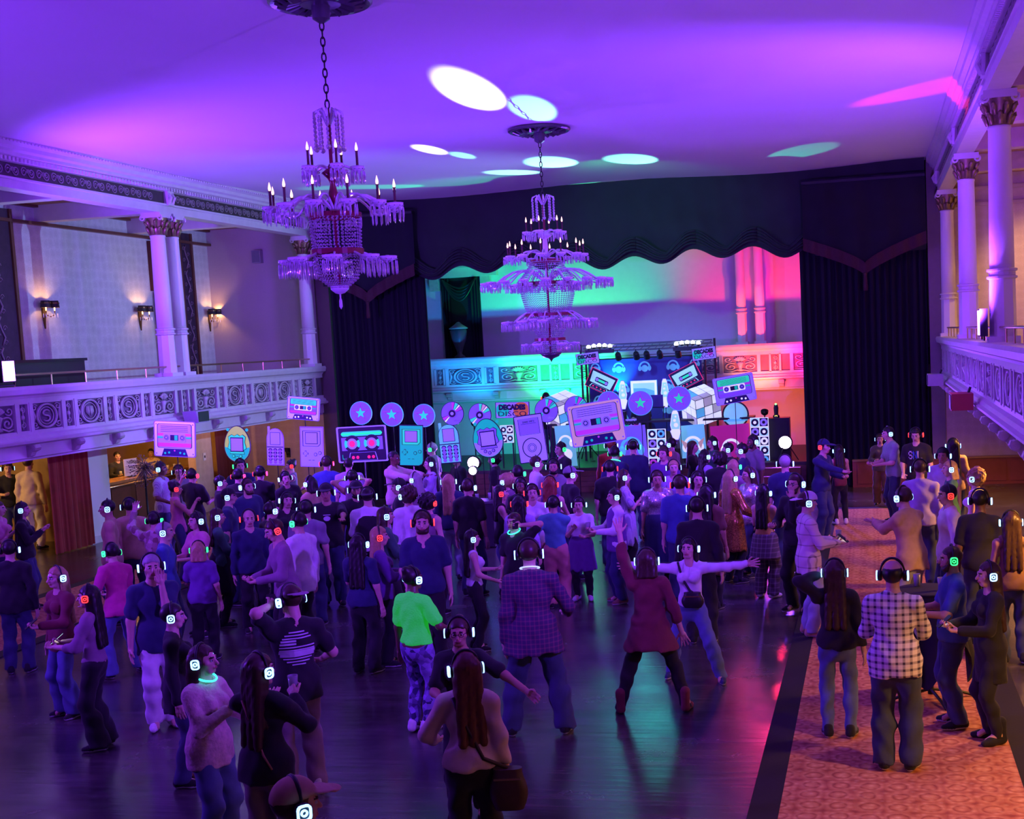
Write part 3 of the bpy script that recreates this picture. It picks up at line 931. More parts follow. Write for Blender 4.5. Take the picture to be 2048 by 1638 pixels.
def val_bottom(u):
    x = -11.0 + 9.5 * u
    return 5.52 + 0.13 * math.cos((x + 9.75) * 2 * PI / 1.42) + 0.05 * math.sin(x * 1.3)


vt = thing('stage_valance', 'wide dark green valance with scalloped hem above the stage', 'valance', (0, 0, 0))
vt.location = (-6.0, YE, 5.5)


def vfn(u, v):
    x = -13.32 + 14.54 * u
    uu = (x + 11.0) / 9.5
    zb = val_bottom(min(1, max(0, uu))) if -0.02 < uu < 1.02 else 5.35
    z = zb + (ZC + 0.04 - zb) * v
    y = -0.22 + 0.05 * math.sin(x * 2.2 + 5 * v) * (1 - v) + 0.03 * math.sin(9 * v + x * 1.1) + 0.012 * math.sin(x * 12 + 3 * v)
    return (x + 6.0, y, z - 5.5)


MB().grid(vfn, 160, 14).build('cloth', VALANCE, vt, smooth=True)
for k in range(7):
    # gathered swags along the hem
    xc = -10.35 + 1.42 * k
    pts = []
    sw = MB()
    for j in range(5):
        p = []
        for i in range(13):
            t_ = i / 12
            x = xc - 0.71 + 1.42 * t_
            zb = val_bottom(min(1, max(0, (x + 11) / 9.5)))
            p.append((x + 6.0, -0.30 - 0.03 * math.sin(PI * t_) * (j % 2), zb + 0.04 + (0.10 + 0.07 * j) * (0.45 + 0.55 * abs(math.cos(PI * t_))) - 5.5))
        sw.tube(p, 0.028, 5)
    sw.build('swag', VALANCE, vt, smooth=True)


def fringe(x0, x1, y, z_top, z_low, label, sgn=0):
    t = thing('fringed_swag', label, 'swag', ((x0 + x1) / 2, y, z_low))
    w_ = (x1 - x0)

    def zc(u):
        return (z_low + (z_top - z_low) * abs(2 * u - 1) ** 0.75) if sgn == 0 else z_low + (z_top - z_low) * (u if sgn > 0 else 1 - u)

    def fn(u, v):
        return (-w_ / 2 + w_ * u, 0.02 * math.sin(u * 60) - 0.02 * v, zc(u) - z_low - 0.28 + 0.28 * v)
    MB().grid(fn, 60, 3).build('fringe', BURG, t, smooth=True)

    def fc(u, v):
        return (-w_ / 2 + w_ * u, 0.06 + 0.03 * math.sin(u * 25 + v), zc(u) - z_low + (z_top + 1.3 - zc(u)) * v)
    MB().box2((-w_ / 2, 0.03, z_top - z_low + 1.2), (w_ / 2, 0.27, z_top - z_low + 1.26)).build('rod', BLACKM, t)
    MB().grid(fc, 60, 6).build('cloth', VELVET, t, smooth=True)
    MB().lathe([(0.01, 0.1), (0.05, 0.06), (0.035, 0.02), (0.055, -0.25), (0.045, -0.32)], 8, c=(0 if sgn == 0 else -sgn * w_ * 0.45, -0.03, -0.3)).build('tassel', BURG, t, smooth=True)


fringe(-1.5, 1.22, YE - 0.52, 5.75, 5.12, 'burgundy fringed swag with tassel over the right stage curtain')
fringe(-13.3, -10.8, YE - 0.52, 5.75, 5.12, 'burgundy fringed swag with tassel over the left stage curtain')
# stage floor and riser
struct(slab('floor_stage', (-13.55, YE + 0.2, STZ - 0.08), (1.45, 35.0, STZ), mat('stage_boards', (0.05, 0.035, 0.03), 0.5)))
rs = struct(slab('wall_stage_riser', (-10.8, YE + 0.16, 0), (-1.55, YE + 0.22, STZ - 0.08), WOOD))
for k in range(4):
    slab('board', (-10.8, YE + 0.14, 0.02 + 0.13 * k), (-1.55, YE + 0.165, 0.135 + 0.13 * k), WOOD, rs)
st = thing('stage_steps', 'dark wooden steps leading up to the stage at right', 'steps', (-2.35, YE - 0.1, 0))
for k in range(3):
    MB().box2((-0.6, -0.15 - 0.28 * (2 - k), 0), (0.6, 0.13, 0.17 * (k + 1))).build('step', WOOD, st)
struct(slab('wall_end', (-13.6, 35.0, 0), (1.5, 35.2, 7.6), mat('end_wall_paint', (0.66, 0.64, 0.64), 0.75, noise=0.06, scale=6)))
struct(slab('wall_stage_left', (-13.6, YE + 0.2, 0), (-13.45, 35.0, 7.6), mat('end_wall_paint')))
struct(slab('wall_stage_right', (-0.75, YE + 0.3, 0), (-0.6, 35.0, 7.6), mat('end_wall_paint')))
struct(slab('ceiling_stage', (-13.6, YE + 0.2, 7.5), (1.5, 35.2, 7.6), mat('fly_dark', (0.05, 0.05, 0.06), 0.9)))
# paired columns standing on the end gallery
for i, px in enumerate((1484, 1521)):
    p = atY(px, 660, 34.25)
    t = thing('column', ('left' if i == 0 else 'right') + ' one of the paired columns glowing orange behind the stage', 'column', (p[0], 34.25, 0), group='paired columns on end gallery')
    for k, (me,) in CM.items():
        link(k, me, t).scale = (0.8, 0.8, 1)
# niche with black drapery and urn shaped lamp, left on the end gallery
A = atY(892, 712, 34.9); B = atY(966, 705, 34.9)
t = thing('draped_window', 'tall window with black swagged drapery on the green lit end wall', 'window', ((A[0] + B[0]) / 2, 34.98, 3.4))
hw = (B[0] - A[0]) / 2
MB().box2((-hw, -0.05, 0), (hw, 0, 2.25)).build('opening', mat('niche_dark', (0.01, 0.012, 0.02), 0.5), t)
drape('side_drape', (-hw, -0.12), (-hw + 0.25, -0.12), 0, 2.25, 3, 0.03, VELVET, t, seed=21)
drape('side_drape', (hw - 0.25, -0.12), (hw, -0.12), 0, 2.25, 3, 0.03, VELVET, t, seed=22)
for k in range(5):
    d_ = 0.25 + 0.09 * k
    MB().tube([(-hw * 0.9 + 1.8 * hw * i / 12, -0.16 - 0.02 * k, 2.2 - d_ * math.sin(PI * i / 12)) for i in range(13)], 0.02, 6).build('swag', mat('black_satin', (0.02, 0.025, 0.03), 0.3), t, smooth=True)
MB().box2((-hw - 0.5, -0.2, 2.25), (hw + 0.55, 0, 2.5)).build('lintel', TRIM, t)
MB().box2((-hw - 0.6, -0.3, 2.5), (hw + 0.65, 0, 2.62)).build('cornice', TRIM, t)
for e in (-1, 1):
    MB().box2((e * (hw + 0.2) - 0.14, -0.16, 1.9), (e * (hw + 0.2) + 0.14, 0, 2.25)).build('bracket', ORN, t)
t = thing('urn', 'dark urn standing in the draped window', 'urn', ((A[0] + B[0]) / 2, 34.5, 3.4))
MB().lathe([(0.14, 0), (0.16, 0.03), (0.06, 0.1), (0.08, 0.18), (0.2, 0.5), (0.24, 0.75), (0.2, 0.8)], 16).build('vase', mat('urn_dark', (0.06, 0.07, 0.09), 0.35), t, smooth=True)
MB().lathe([(0.25, 0.8), (0.27, 0.82), (0.12, 0.92), (0.03, 1.0)], 16).build('lid', mat('urn_lid', (0.25, 0.28, 0.3), 0.4), t, smooth=True)


# ------------------------------------------------------------------ chandeliers
CRY = mat('chandelier_crystal', (0.85, 0.82, 0.92), 0.08, spec=1.0, noise=0.1, scale=60)
CRYB = mat('chandelier_bead', (0.70, 0.66, 0.82), 0.05, metal=0.55, spec=1.0, noise=0.35, scale=50)
CAND = mat('candle_sleeve', (0.10, 0.03, 0.03), 0.5)
FLAME = mat('candle_bulb', (1, 0.8, 0.6), 0.3, emit=(1.0, 0.55, 0.35), power=2.2)
RED = mat('ruby_rim', (0.22, 0.02, 0.05), 0.25)
MED = mat('medallion_bronze', (0.10, 0.10, 0.11), 0.3, metal=0.4)


def arm_meshes(L, rise, n_drop=10, candle=True, rr=0.075, drop=0.1):
    """one arm reaching out along +x by L, with bobeche, prisms and candle"""
    a = MB()
    pts = [(0.02, 0, 0)] + [(L * t, 0, rise * math.sin(PI * min(1, t * 1.15)) + (0.0 if t < .87 else 0)) for t in (0.1, 0.25, 0.4, 0.55, 0.7, 0.85, 0.95)] + [(L, 0, 0.03)]
    a.tube(pts, 0.014, 6)
    b = MB().lathe([(0.012, -0.02), (rr, 0.02), (rr * 1.05, 0.05), (rr * 0.5, 0.03), (0.02, 0.06)], 12, c=(L, 0, 0))
    p = MB()
    for k in range(n_drop):
        q = 2 * PI * k / n_drop
        x, y = L + rr * math.cos(q), rr * math.sin(q)
        p.sphere((x, y, 0.01 - drop / 2), (0.010, 0.010, drop / 2), 5, 4)
        p.sphere((x, y, 0.02), 0.008, 5, 3)
    c = MB().lathe([(0.02, 0.05), (0.013, 0.07), (0.013, 0.2), (0.02, 0.21)], 8, c=(L, 0, 0)) if candle else None
    f = MB().lathe([(0.008, 0.2), (0.016, 0.235), (0.012, 0.26), (0.002, 0.3)], 8, c=(L, 0, 0)) if candle else None
    return (a.mesh('arm', CRY, True), b.mesh('bobeche', CRY, True), p.mesh('prism_drop', CRYB, True), c and c.mesh('candle', CAND, True), f and f.mesh('bulb', FLAME, True))


def tier(root, z, n, L, rise, candle=True, rr=0.075, drop=0.1, a0=0.0, nd_=10):
    A, B_, P, C_, F = arm_meshes(L, rise, nd_, candle, rr, drop)
    for k in range(n):
        r = (0, 0, a0 + 2 * PI * k / n)
        o = link('arm', A, root, (0, 0, z), r)
        for nm, me in (('bobeche', B_), ('prism_drop', P), ('candle', C_), ('bulb', F)):
            if me:
                link(nm, me, o)
    return


def beads(root, prof, nstr, step=0.034, r=0.013, nm='bead_strand'):
    """strands of beads hung down a profile [(r,z)..]"""
    mb = MB()
    L = [0]
    for a, b in zip(prof, prof[1:]):
        L.append(L[-1] + math.hypot(b[0] - a[0], b[1] - a[1]))
    tot = L[-1]
    k = int(tot / step)
    for s in range(nstr):
        q = 2 * PI * s / nstr
        for i in range(k + 1):
            d = tot * i / k
            j = max(x for x in range(len(L) - 1) if L[x] <= d + 1e-9)
            t = (d - L[j]) / (L[j + 1] - L[j])
            rad = prof[j][0] + t * (prof[j + 1][0] - prof[j][0])
            z = prof[j][1] + t * (prof[j + 1][1] - prof[j][1])
            x, y = rad * math.cos(q), rad * math.sin(q)
            mb.add([(x + r, y, z), (x - r, y, z), (x, y + r, z), (x, y - r, z), (x, y, z + r), (x, y, z - r)],
                   [(0, 2, 4), (2, 1, 4), (1, 3, 4), (3, 0, 4), (2, 0, 5), (1, 2, 5), (3, 1, 5), (0, 3, 5)])
    return tag(mb.build(nm, CRYB, root), kind='stuff')


def rim(root, r, z, h=0.05):
    MB().ringprism(circ(r + 0.012, 32), circ(r - 0.012, 32), 0, h).build('rim', RED, root, (0, 0, z), (-PI / 2, 0, 0), smooth=False)


def medallion(root, R):
    mb = MB().lathe([(R, 0.0), (R * 1.0, -0.03), (R * 0.95, -0.05), (R * 0.86, -0.03), (R * 0.45, -0.03), (R * 0.38, -0.06), (0.1, -0.07), (0.09, -0.2), (0.03, -0.24)], 36)
    for k in range(18):
        q = 2 * PI * k / 18
        mb.tube([(R * 0.4 * math.cos(q), R * 0.4 * math.sin(q), -0.04), (R * 0.65 * math.cos(q), R * 0.65 * math.sin(q), -0.07), (R * 0.86 * math.cos(q + 0.1), R * 0.86 * math.sin(q + 0.1), -0.045)], [0.02, 0.035, 0.015], 5)
    mb.build('ceiling_medallion', MED, root, smooth=False)


def chain(root, z0, z1):
    mb = MB().tube([(0.022 * math.cos(q), 0, 0.05 * math.sin(q)) for q in [2 * PI * i / 10 for i in range(10)]], 0.008, 5, closed=True)
    me = mb.mesh('chain_link', BLACKM, True)
    n = int((z0 - z1) / 0.078)
    for i in range(n):
        link('chain_link', me, root, (0, 0, z0 - 0.05 - (z0 - z1 - 0.1) * i / (n - 1)), (0, 0, (i % 2) * PI / 2 + 0.4))


def top_basket(root, z, R=0.15, h=0.36):
    mb = MB()
    for k in range(10):
        q = 2 * PI * k / 10
        mb.tube([(0.02 * math.cos(q), 0.02 * math.sin(q), z - 0.12), (R * 0.6 * math.cos(q), R * 0.6 * math.sin(q), z + 0.04), (R * math.cos(q), R * math.sin(q), z), (R * 1.05 * math.cos(q), R * 1.05 * math.sin(q), z - 0.06)], 0.012, 5)
    mb.build('crown_scroll', CRY, root, smooth=True)
    p = MB()
    for k in range(10):
        q = 2 * PI * k / 10
        for i in range(7):
            p.sphere((R * math.cos(q), R * math.sin(q), z - 0.05 - h * i / 7), (0.017, 0.017, 0.025), 5, 4)
        p.sphere((R * math.cos(q), R * math.sin(q), z - 0.05 - h), (0.03, 0.03, 0.03), 5, 4)
    tag(p.build('crown_drop', CRYB, root, smooth=True), kind='stuff')


c1 = thing('chandelier', 'violet lit crystal chandelier nearest the camera, hung from a chain', 'chandelier', (-5.54, 12.89, ZC), group='crystal chandeliers')
medallion(c1, 0.54); chain(c1, -0.22, -1.12)
Z = lambda z: z - ZC
top_basket(c1, Z(6.18), 0.15, 0.32)
MB().tube([(0, 0, Z(6.22)), (0, 0, Z(4.35))], 0.02, 8).build('stem', RED, c1, smooth=True)
MB().lathe([(0.02, Z(5.66)), (0.06, Z(5.6)), (0.11, Z(5.56)), (0.05, Z(5.50)), (0.025, Z(5.45)), (0.05, Z(5.35)), (0.03, Z(5.2))], 14).build('stem_cup', RED, c1, smooth=True)
tier(c1, Z(5.57), 5, 0.27, 0.06, True, 0.07, 0.14, 0.3)
tier(c1, Z(5.16), 12, 0.66, 0.16, True, 0.085, 0.13, 0.1, 9)
rim(c1, 0.27, Z(5.14)); beads(c1, [(0.27, Z(5.13)), (0.255, Z(4.8))], 40)
beads(c1, [(0.2, Z(5.13)), (0.19, Z(4.8))], 24, 0.05)
rim(c1, 0.27, Z(4.76), 0.06)
tier(c1, Z(4.62), 8, 0.52, 0.10, False, 0.1, 0.16, 0.3, 12)
beads(c1, [(0.26, Z(4.77)), (0.25, Z(4.62)), (0.2, Z(4.45)), (0.09, Z(4.36))], 36)
MB().lathe([(0.1, Z(4.38)), (0.095, Z(4.34)), (0.05, Z(4.30)), (0.01, Z(4.29)), (0.008, Z(4.25)), (0.016, Z(4.22)), (0.018, Z(4.16)), (0.002, Z(4.13))], 14).build('finial', CRY, c1, smooth=True)

c2 = thing('chandelier', 'large green lit crystal chandelier in front of the stage', 'chandelier', (-5.53, 21.83, ZC), group='crystal chandeliers')
medallion(c2, 0.54); chain(c2, -0.22, -1.14)
top_basket(c2, Z(6.18), 0.19, 0.32)
MB().tube([(0, 0, Z(6.22)), (0, 0, Z(3.5))], 0.022, 8).build('stem', RED, c2, smooth=True)
MB().lathe([(0.02, Z(5.62)), (0.1, Z(5.55)), (0.13, Z(5.52)), (0.04, Z(5.47)), (0.05, Z(5.3)), (0.03, Z(5.15))], 14).build('stem_cup', CRY, c2, smooth=True)
tier(c2, Z(5.55), 6, 0.32, 0.07, True, 0.075, 0.12, 0.5)
tier(c2, Z(5.14), 12, 0.66, 0.13, True, 0.085, 0.1, 0.13, 9)
rim(c2, 0.26, Z(5.12))
beads(c2, [(0.26, Z(5.11)), (0.34, Z(4.95)), (0.47, Z(4.78))], 56, 0.036)
rim(c2, 0.48, Z(4.73), 0.06)
tier(c2, Z(4.70), 18, 1.08, 0.24, False, 0.085, 0.12, 0.05, 9)
tier(c2, Z(4.66), 12, 0.56, 0.05, False, 0.08, 0.12, 0.15, 9)
beads(c2, [(0.47, Z(4.72)), (0.46, Z(4.5)), (0.4, Z(4.27)), (0.34, Z(4.2))], 56, 0.036)
rim(c2, 0.42, Z(4.19), 0.05)
tier(c2, Z(4.02), 12, 0.76, 0.2, False, 0.09, 0.14, 0.1, 9)
tier(c2, Z(4.05), 8, 0.4, 0.06, False, 0.08, 0.14, 0.3, 9)
beads(c2, [(0.34, Z(4.18)), (0.3, Z(3.95)), (0.22, Z(3.80))], 40, 0.036)
rim(c2, 0.26, Z(3.76), 0.05)
tier(c2, Z(3.62), 6, 0.42, 0.10, False, 0.09, 0.12, 0.2, 10)
beads(c2, [(0.23, Z(3.76)), (0.24, Z(3.62)), (0.16, Z(3.47)), (0.07, Z(3.43))], 34, 0.036)
MB().lathe([(0.2, Z(3.50)), (0.14, Z(3.43)), (0.05, Z(3.40)), (0.02, Z(3.37)), (0.002, Z(3.33))], 16).build('finial', MED, c2, smooth=True)


# ------------------------------------------------------------------ cut-out signs
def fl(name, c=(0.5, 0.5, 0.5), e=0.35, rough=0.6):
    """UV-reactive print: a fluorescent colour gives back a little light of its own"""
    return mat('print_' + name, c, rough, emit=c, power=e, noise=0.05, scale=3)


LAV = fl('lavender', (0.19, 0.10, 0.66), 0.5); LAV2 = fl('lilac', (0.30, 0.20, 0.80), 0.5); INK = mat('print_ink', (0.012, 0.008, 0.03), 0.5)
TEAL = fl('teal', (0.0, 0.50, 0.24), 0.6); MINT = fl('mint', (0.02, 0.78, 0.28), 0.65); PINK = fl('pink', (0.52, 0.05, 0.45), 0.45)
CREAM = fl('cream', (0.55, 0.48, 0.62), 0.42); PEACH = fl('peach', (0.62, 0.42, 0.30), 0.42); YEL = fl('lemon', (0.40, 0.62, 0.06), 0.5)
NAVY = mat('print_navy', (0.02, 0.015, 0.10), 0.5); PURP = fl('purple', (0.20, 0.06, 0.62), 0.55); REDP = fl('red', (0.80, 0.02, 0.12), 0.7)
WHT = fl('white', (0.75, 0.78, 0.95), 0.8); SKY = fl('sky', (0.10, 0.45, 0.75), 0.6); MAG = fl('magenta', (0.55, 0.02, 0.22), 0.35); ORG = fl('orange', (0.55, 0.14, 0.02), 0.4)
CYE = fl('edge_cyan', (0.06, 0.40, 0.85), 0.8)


class Sign:
    """flat cut-out board, parts stacked towards the viewer (-y); pixel box gives size at its distance"""

    def __init__(self, name, label, cat, px, w, h, Y, tilt=0.0, group=None, pole=True, yaw=0.0, px_w=True):
        self.c = atY(px[0], px[1], Y)
        k = Y / FPX * 1.0
        self.w, self.h = w * k * 1.02, h * k * 1.02
        self.t = thing(name, label, cat, self.c, group=group, rot=(0, math.radians(-tilt), yaw))
        self.n = 0
        if pole:
            z0 = -self.c[2] + (STZ if Y > 30.3 else 0) + 0.015
            s = MB().tube([(0, 0.035, -self.h * 0.2), (0, 0.035, z0 / math.cos(math.radians(tilt)))], 0.009, 6, Matrix.Rotation(math.radians(tilt), 4, 'Y'))
            s.build('pole', BLACKM, self.t)
            MB().lathe([(0.07, 0), (0.07, 0.012), (0.015, 0.02)], 12, Matrix.Rotation(math.radians(tilt), 4, 'Y') @ Matrix.Translation((0, 0.035, z0))).build('foot_plate', BLACKM, self.t)

    def p(self, name, poly, m, layer=1, th=0.004, label=None):
        self.n += 1
        y = -0.012 - 0.004 * layer
        mb = MB().prism([(a * self.w, b * self.h) for a, b in poly], y, y + th)
        o = mb.build(name, m, self.t)
        return o

    def board(self, poly, m, edge=None):
        mb = MB().prism([(a * self.w, b * self.h) for a, b in poly], -0.012, 0.012)
        o = mb.build('board', m, self.t)
        if edge:
            n = len(poly)
            cxp = sum(a for a, b in poly) / n; czp = sum(b for a, b in poly) / n
            po = [((cxp + (a - cxp) * 1.04) * self.w, (czp + (b - czp) * 1.04) * self.h) for a, b in poly]
            MB().ringprism(po, [(a * self.w, b * self.h) for a, b in poly], -0.014, 0.012).build('edge', edge, self.t)
        return o

    def ring(self, name, po, pi_, m, layer=1):
        y = -0.012 - 0.004 * layer
        return MB().ringprism([(a * self.w, b * self.h) for a, b in po], [(a * self.w, b * self.h) for a, b in pi_], y, y + 0.004).build(name, m, self.t)

    def text(self, name, s, cx, cz, w, h, m, layer=2, bold=0.0):
        me = text_mesh(name, s, h * self.h, 0.002, width=w * self.w, bold=bold)
        me.materials.append(m)
        return link(name, me, self.t, (cx * self.w, -0.014 - 0.004 * layer, cz * self.h))


def rr(w, h, r, cx=0, cz=0, asp=1.0):
    """rounded rectangle in unit sign coordinates; asp = w/h of the sign"""
    return [(a, b) for a, b in [(cx + (x) , cz + (z)) for x, z in [(p[0], p[1] * asp) for p in rrect(w, h / asp, r)]]]


def circ_u(s, r, cx=0, cz=0, n=20, a0=0, a1=2 * PI):
    return [(a, b * s.w / s.h + cz) for a, b in circ(r, n, cx, 0, a0, a1)]


def outline(s, name, poly, k, m, layer):
    n = len(poly); cx = sum(a for a, b in poly) / n; cz = sum(b for a, b in poly) / n
    s.ring(name, poly, [(cx + (a - cx) * k, cz + (b - cz) * k) for a, b in poly], m, layer)


def cassette(label, px, w, h, Y, tilt, body, lab, top, strip, win, yaw=0.0):
    s = Sign('cassette_sign', label, 'sign', px, w, h, Y, tilt, 'cut-out cassette signs', yaw=yaw)
    asp = s.w / s.h
    s.board(rr(1, 1, 0.04, asp=asp), body, edge=LAV)
    s.p('label', rr(0.86, 0.70, 0.05, 0, 0.09, asp), lab, 1)
    outline(s, 'label_outline', rr(0.87, 0.71, 0.05, 0, 0.09, asp), 0.975, INK, 2)
    s.p('label_top', rr(0.82, 0.24, 0.03, 0, 0.30, asp), top, 2)
    for k in range(4):
        s.p('rule_line', rect(-0.34, 0.34, 0.215 + 0.05 * k, 0.225 + 0.05 * k), INK, 3)
    s.p('stripe', rect(-0.42, 0.42, -0.23, -0.12), strip, 2)
    s.p('stripe', rect(-0.42, 0.42, 0.10, 0.16), PINK, 2)
    s.p('side_mark', rect(-0.42, -0.29, 0.02, 0.065), TEAL, 3)
    s.p('side_mark', rect(0.29, 0.42, 0.02, 0.065), TEAL, 3)
    s.p('reel_bar', rr(0.56, 0.24, 0.03, 0, 0.04, asp), lab if win is None else win, 3)
    s.p('tape_window', rect(-0.10, 0.10, -0.04, 0.12), INK, 4)
    s.p('tape_leader', rect(0.01, 0.085, -0.03, 0.11), TEAL, 5)
    for sx in (-1, 1):
        s.p('reel', circ_u(s, 0.065, sx * 0.2, 0.04), NAVY, 4)
        s.ring('reel_ring', circ_u(s, 0.06, sx * 0.2, 0.04, 18), circ_u(s, 0.048, sx * 0.2, 0.04, 18), lab, 5)
        s.p('reel_hub', [(sx * 0.2 + a, 0.04 + b * asp) for a, b in star(0.04, 0.02, n=6)], lab, 5)
    s.p('lower_panel', [(-0.33, -0.5), (0.33, -0.5), (0.27, -0.285), (-0.27, -0.285)], NAVY, 1)
    for x, z in ((-0.24, -0.42), (-0.14, -0.4), (0.14, -0.4), (0.24, -0.42)):
        s.p('hole', circ_u(s, 0.026, x, z, 12), TEAL if win is None else WHT, 2)
    s.p('hole', circ_u(s, 0.02, 0, -0.34, 10), PINK, 2)
    for x in (-0.46, 0.46):
        for z in (-0.43, 0.43):
            s.p('screw', circ_u(s, 0.016, x, z, 8), LAV, 1)
    return s


YS = 22.6
cassette('cream cassette cut-out below the left balcony', (350, 878), 94, 74, 20.4, -4, CREAM, LAV2, LAV2, PINK, None)
cassette('lavender cassette cut-out with mint top near the left stage curtain', (607, 817), 70, 46, YS + 0.4, -7, CREAM, LAV, MINT, PINK, WHT)
cassette('large peach cassette cut-out tilted in front of the booth', (1193, 846), 108, 82, YS, 7, PEACH, LAV2, LAV2, PINK, None)
cassette('lavender cassette cut-out with mint top right of the puzzle cube', (1469, 778), 77, 52, 29.0, 8, LAV2, LAV, MINT, PURP, WHT)

s = Sign('cassette_sign', 'black cassette cut-out with red reels before left curtain', 'sign', (725, 888), 109, 74, YS, 1, 'cut-out cassette signs')
asp = s.w / s.h
s.board(rr(1, 1, 0.03, asp=asp), INK)
outline(s, 'border', rr(1.02, 1.02, 0.03, asp=asp), 0.93, LAV2, 1)
s.p('title_bar', rr(0.84, 0.13, 0.05, 0, 0.30, asp), MINT, 1)
s.p('tape_label', rect(-0.42, 0.42, -0.17, 0.20), LAV, 1)
for sx in (-1, 1):
    s.p('reel', circ_u(s, 0.165, sx * 0.2, 0.02), INK, 2)
    s.p('reel_sector', circ_u(s, 0.16, sx * 0.2, 0.02, 6, -0.5, 0.5) + [(sx * 0.2, 0.02)], MINT, 3)
    s.p('reel_sector', circ_u(s, 0.16, sx * 0.2, 0.02, 6, PI - 0.5, PI + 0.5) + [(sx * 0.2, 0.02)], MINT, 3)
    s.p('reel_ring', circ_u(s, 0.105, sx * 0.2, 0.02), LAV2, 4)
    s.p('reel_hub', circ_u(s, 0.062, sx * 0.2, 0.02), REDP, 5)
outline(s, 'lower_panel', [(-0.3, -0.46), (0.3, -0.46), (0.26, -0.23), (-0.26, -0.23)], 0.95, LAV2, 2)
for x in (-0.2, -0.11, 0.12, 0.21):
    s.p('hole', circ_u(s, 0.032, x, -0.37, 12), REDP, 2)
s.p('corner_mark', rect(-0.42, -0.41, -0.4, -0.28), TEAL, 2); s.p('corner_mark', rect(-0.42, -0.35, -0.41, -0.39), TEAL, 2)

STARS = [((722, 826), 47, YS + 0.5, 'star disc cut-out farthest left of the star discs'), ((784, 829), 48, YS + 0.5, 'star disc cut-out second from the left'),
         ((848, 831), 46, YS + 0.5, 'star disc cut-out just left of the compact discs'), ((1218, 806), 46, 29.6, 'star disc cut-out mostly hidden by the peach cassette'),
         ((1281, 806), 48, 29.2, 'star disc cut-out in front of the disc jockey'), ((1358, 797), 47, 29.2, 'star disc cut-out beside the big puzzle cube')]
for px, d, Y, lab in STARS:
    s = Sign('star_disc_sign', lab, 'sign', px, d, d, Y, 0, 'star disc signs')
    s.board(circ(0.5, 32), LAV, edge=CYE)
    s.p('large_star', star(0.44, 0.17), PINK, 1)
    s.p('large_star_fill', star(0.415, 0.155), PURP, 2)
    s.p('star', star(0.24, 0.1), MINT, 3)

for i, (px, Y, lab, cols) in enumerate([((905, 827), YS + 0.3, 'compact disc cut-out left of the other disc, above the phone', (PINK, WHT, MINT)), ((960, 830), YS + 0.3, 'compact disc cut-out above the lavender egg toy', (MINT, WHT, PEACH)),
                             ((1093, 821), YS + 0.3, 'compact disc cut-out in front of the person in a black cap', (MINT, TEAL, PINK)), ((1152, 816), YS + 0.5, 'compact disc cut-out half hidden by the peach cassette', (TEAL, MINT, PINK))]):
    s = Sign('compact_disc_sign', lab, 'sign', px, 47, 47, Y, 0, 'compact disc signs')
    s.board(circ(0.5, 32), LAV, edge=INK)
    a = 0.35
    for k, (c, wd) in enumerate(zip(cols + cols[:1], (0.3, 0.16, 0.32, 0.3))):
        for o in (0, PI) if k < 2 else (0,):
            s.p('sheen_wedge', circ(0.49, 5, a0=a + o, a1=a + wd + o) + [(0, 0)], c, 1)
            s.p('sheen_line', circ(0.492, 2, a0=a + o - 0.02, a1=a + o + 0.02) + [(0, 0)], INK, 2)
        a += wd + 0.05
    s.p('hub_ring', circ(0.2, 20), PURP, 3); s.p('hub', circ(0.16, 20), INK, 4); s.p('hub_hole', circ(0.075, 14), LAV2, 5)
    if i in (0, 2):
        s.text('lettering', 'disc', 0.2, -0.3, 0.28, 0.1, PURP if i == 0 else LAV2, 2)

for px, w_, h_, Y, tl, c1_, c2_, c3_, lab in [((475, 888), 58, 76, YS, -3, YEL, TEAL, MINT, 'yellow and teal egg shaped virtual pet cut-out'), ((976, 876), 62, 78, YS, 5, TEAL, LAV2, LAV, 'teal and lavender egg shaped virtual pet cut-out')]:
    s = Sign('virtual_pet_sign', lab, 'sign', px, w_, h_, Y, tl, 'virtual pet signs')
    egg = [(0.5 * math.cos(q) * (1 - 0.12 * math.sin(q)), 0.5 * math.sin(q)) for q in [2 * PI * i / 36 for i in range(36)]]
    s.board(egg, c1_, edge=INK)
    low = [(0.49 * math.cos(q) * (1 - 0.12 * math.sin(q)), 0.49 * math.sin(q)) for q in [math.radians(190 + 160 * i / 18) for i in range(19)]]
    s.p('lower_shell', low + [(0.3, -0.12), (0.2, -0.05), (-0.2, -0.05), (-0.3, -0.12)], c2_, 1)
    crack = [(-0.33, 0.2), (-0.2, 0.26), (-0.1, 0.22), (0.02, 0.27), (0.12, 0.22), (0.22, 0.26), (0.33, 0.2), (0.30, 0.05), (0.36, -0.12), (0.25, -0.17), (0.28, -0.27), (-0.28, -0.27), (-0.25, -0.17), (-0.36, -0.12), (-0.30, 0.05)]
    s.p('screen_border', [(a * 1.06, b * 1.05) for a, b in crack], INK, 2)
    s.p('screen_bezel', crack, c3_, 3)
    s.p('screen_frame', rect(-0.26, 0.26, -0.22, 0.19), INK, 4); s.p('screen', rect(-0.23, 0.23, -0.19, 0.16), LAV2, 5)
    for x, z in ((-0.14, -0.34), (0, -0.39), (0.14, -0.34)):
        s.p('button_rim', circ_u(s, 0.06, x, z, 14), INK, 3); s.p('button', circ_u(s, 0.042, x, z, 14), c3_, 4)
    for x in (-0.38, 0.38):
        s.p('loop', circ_u(s, 0.06, x, 0.4, 10), TEAL, -3)

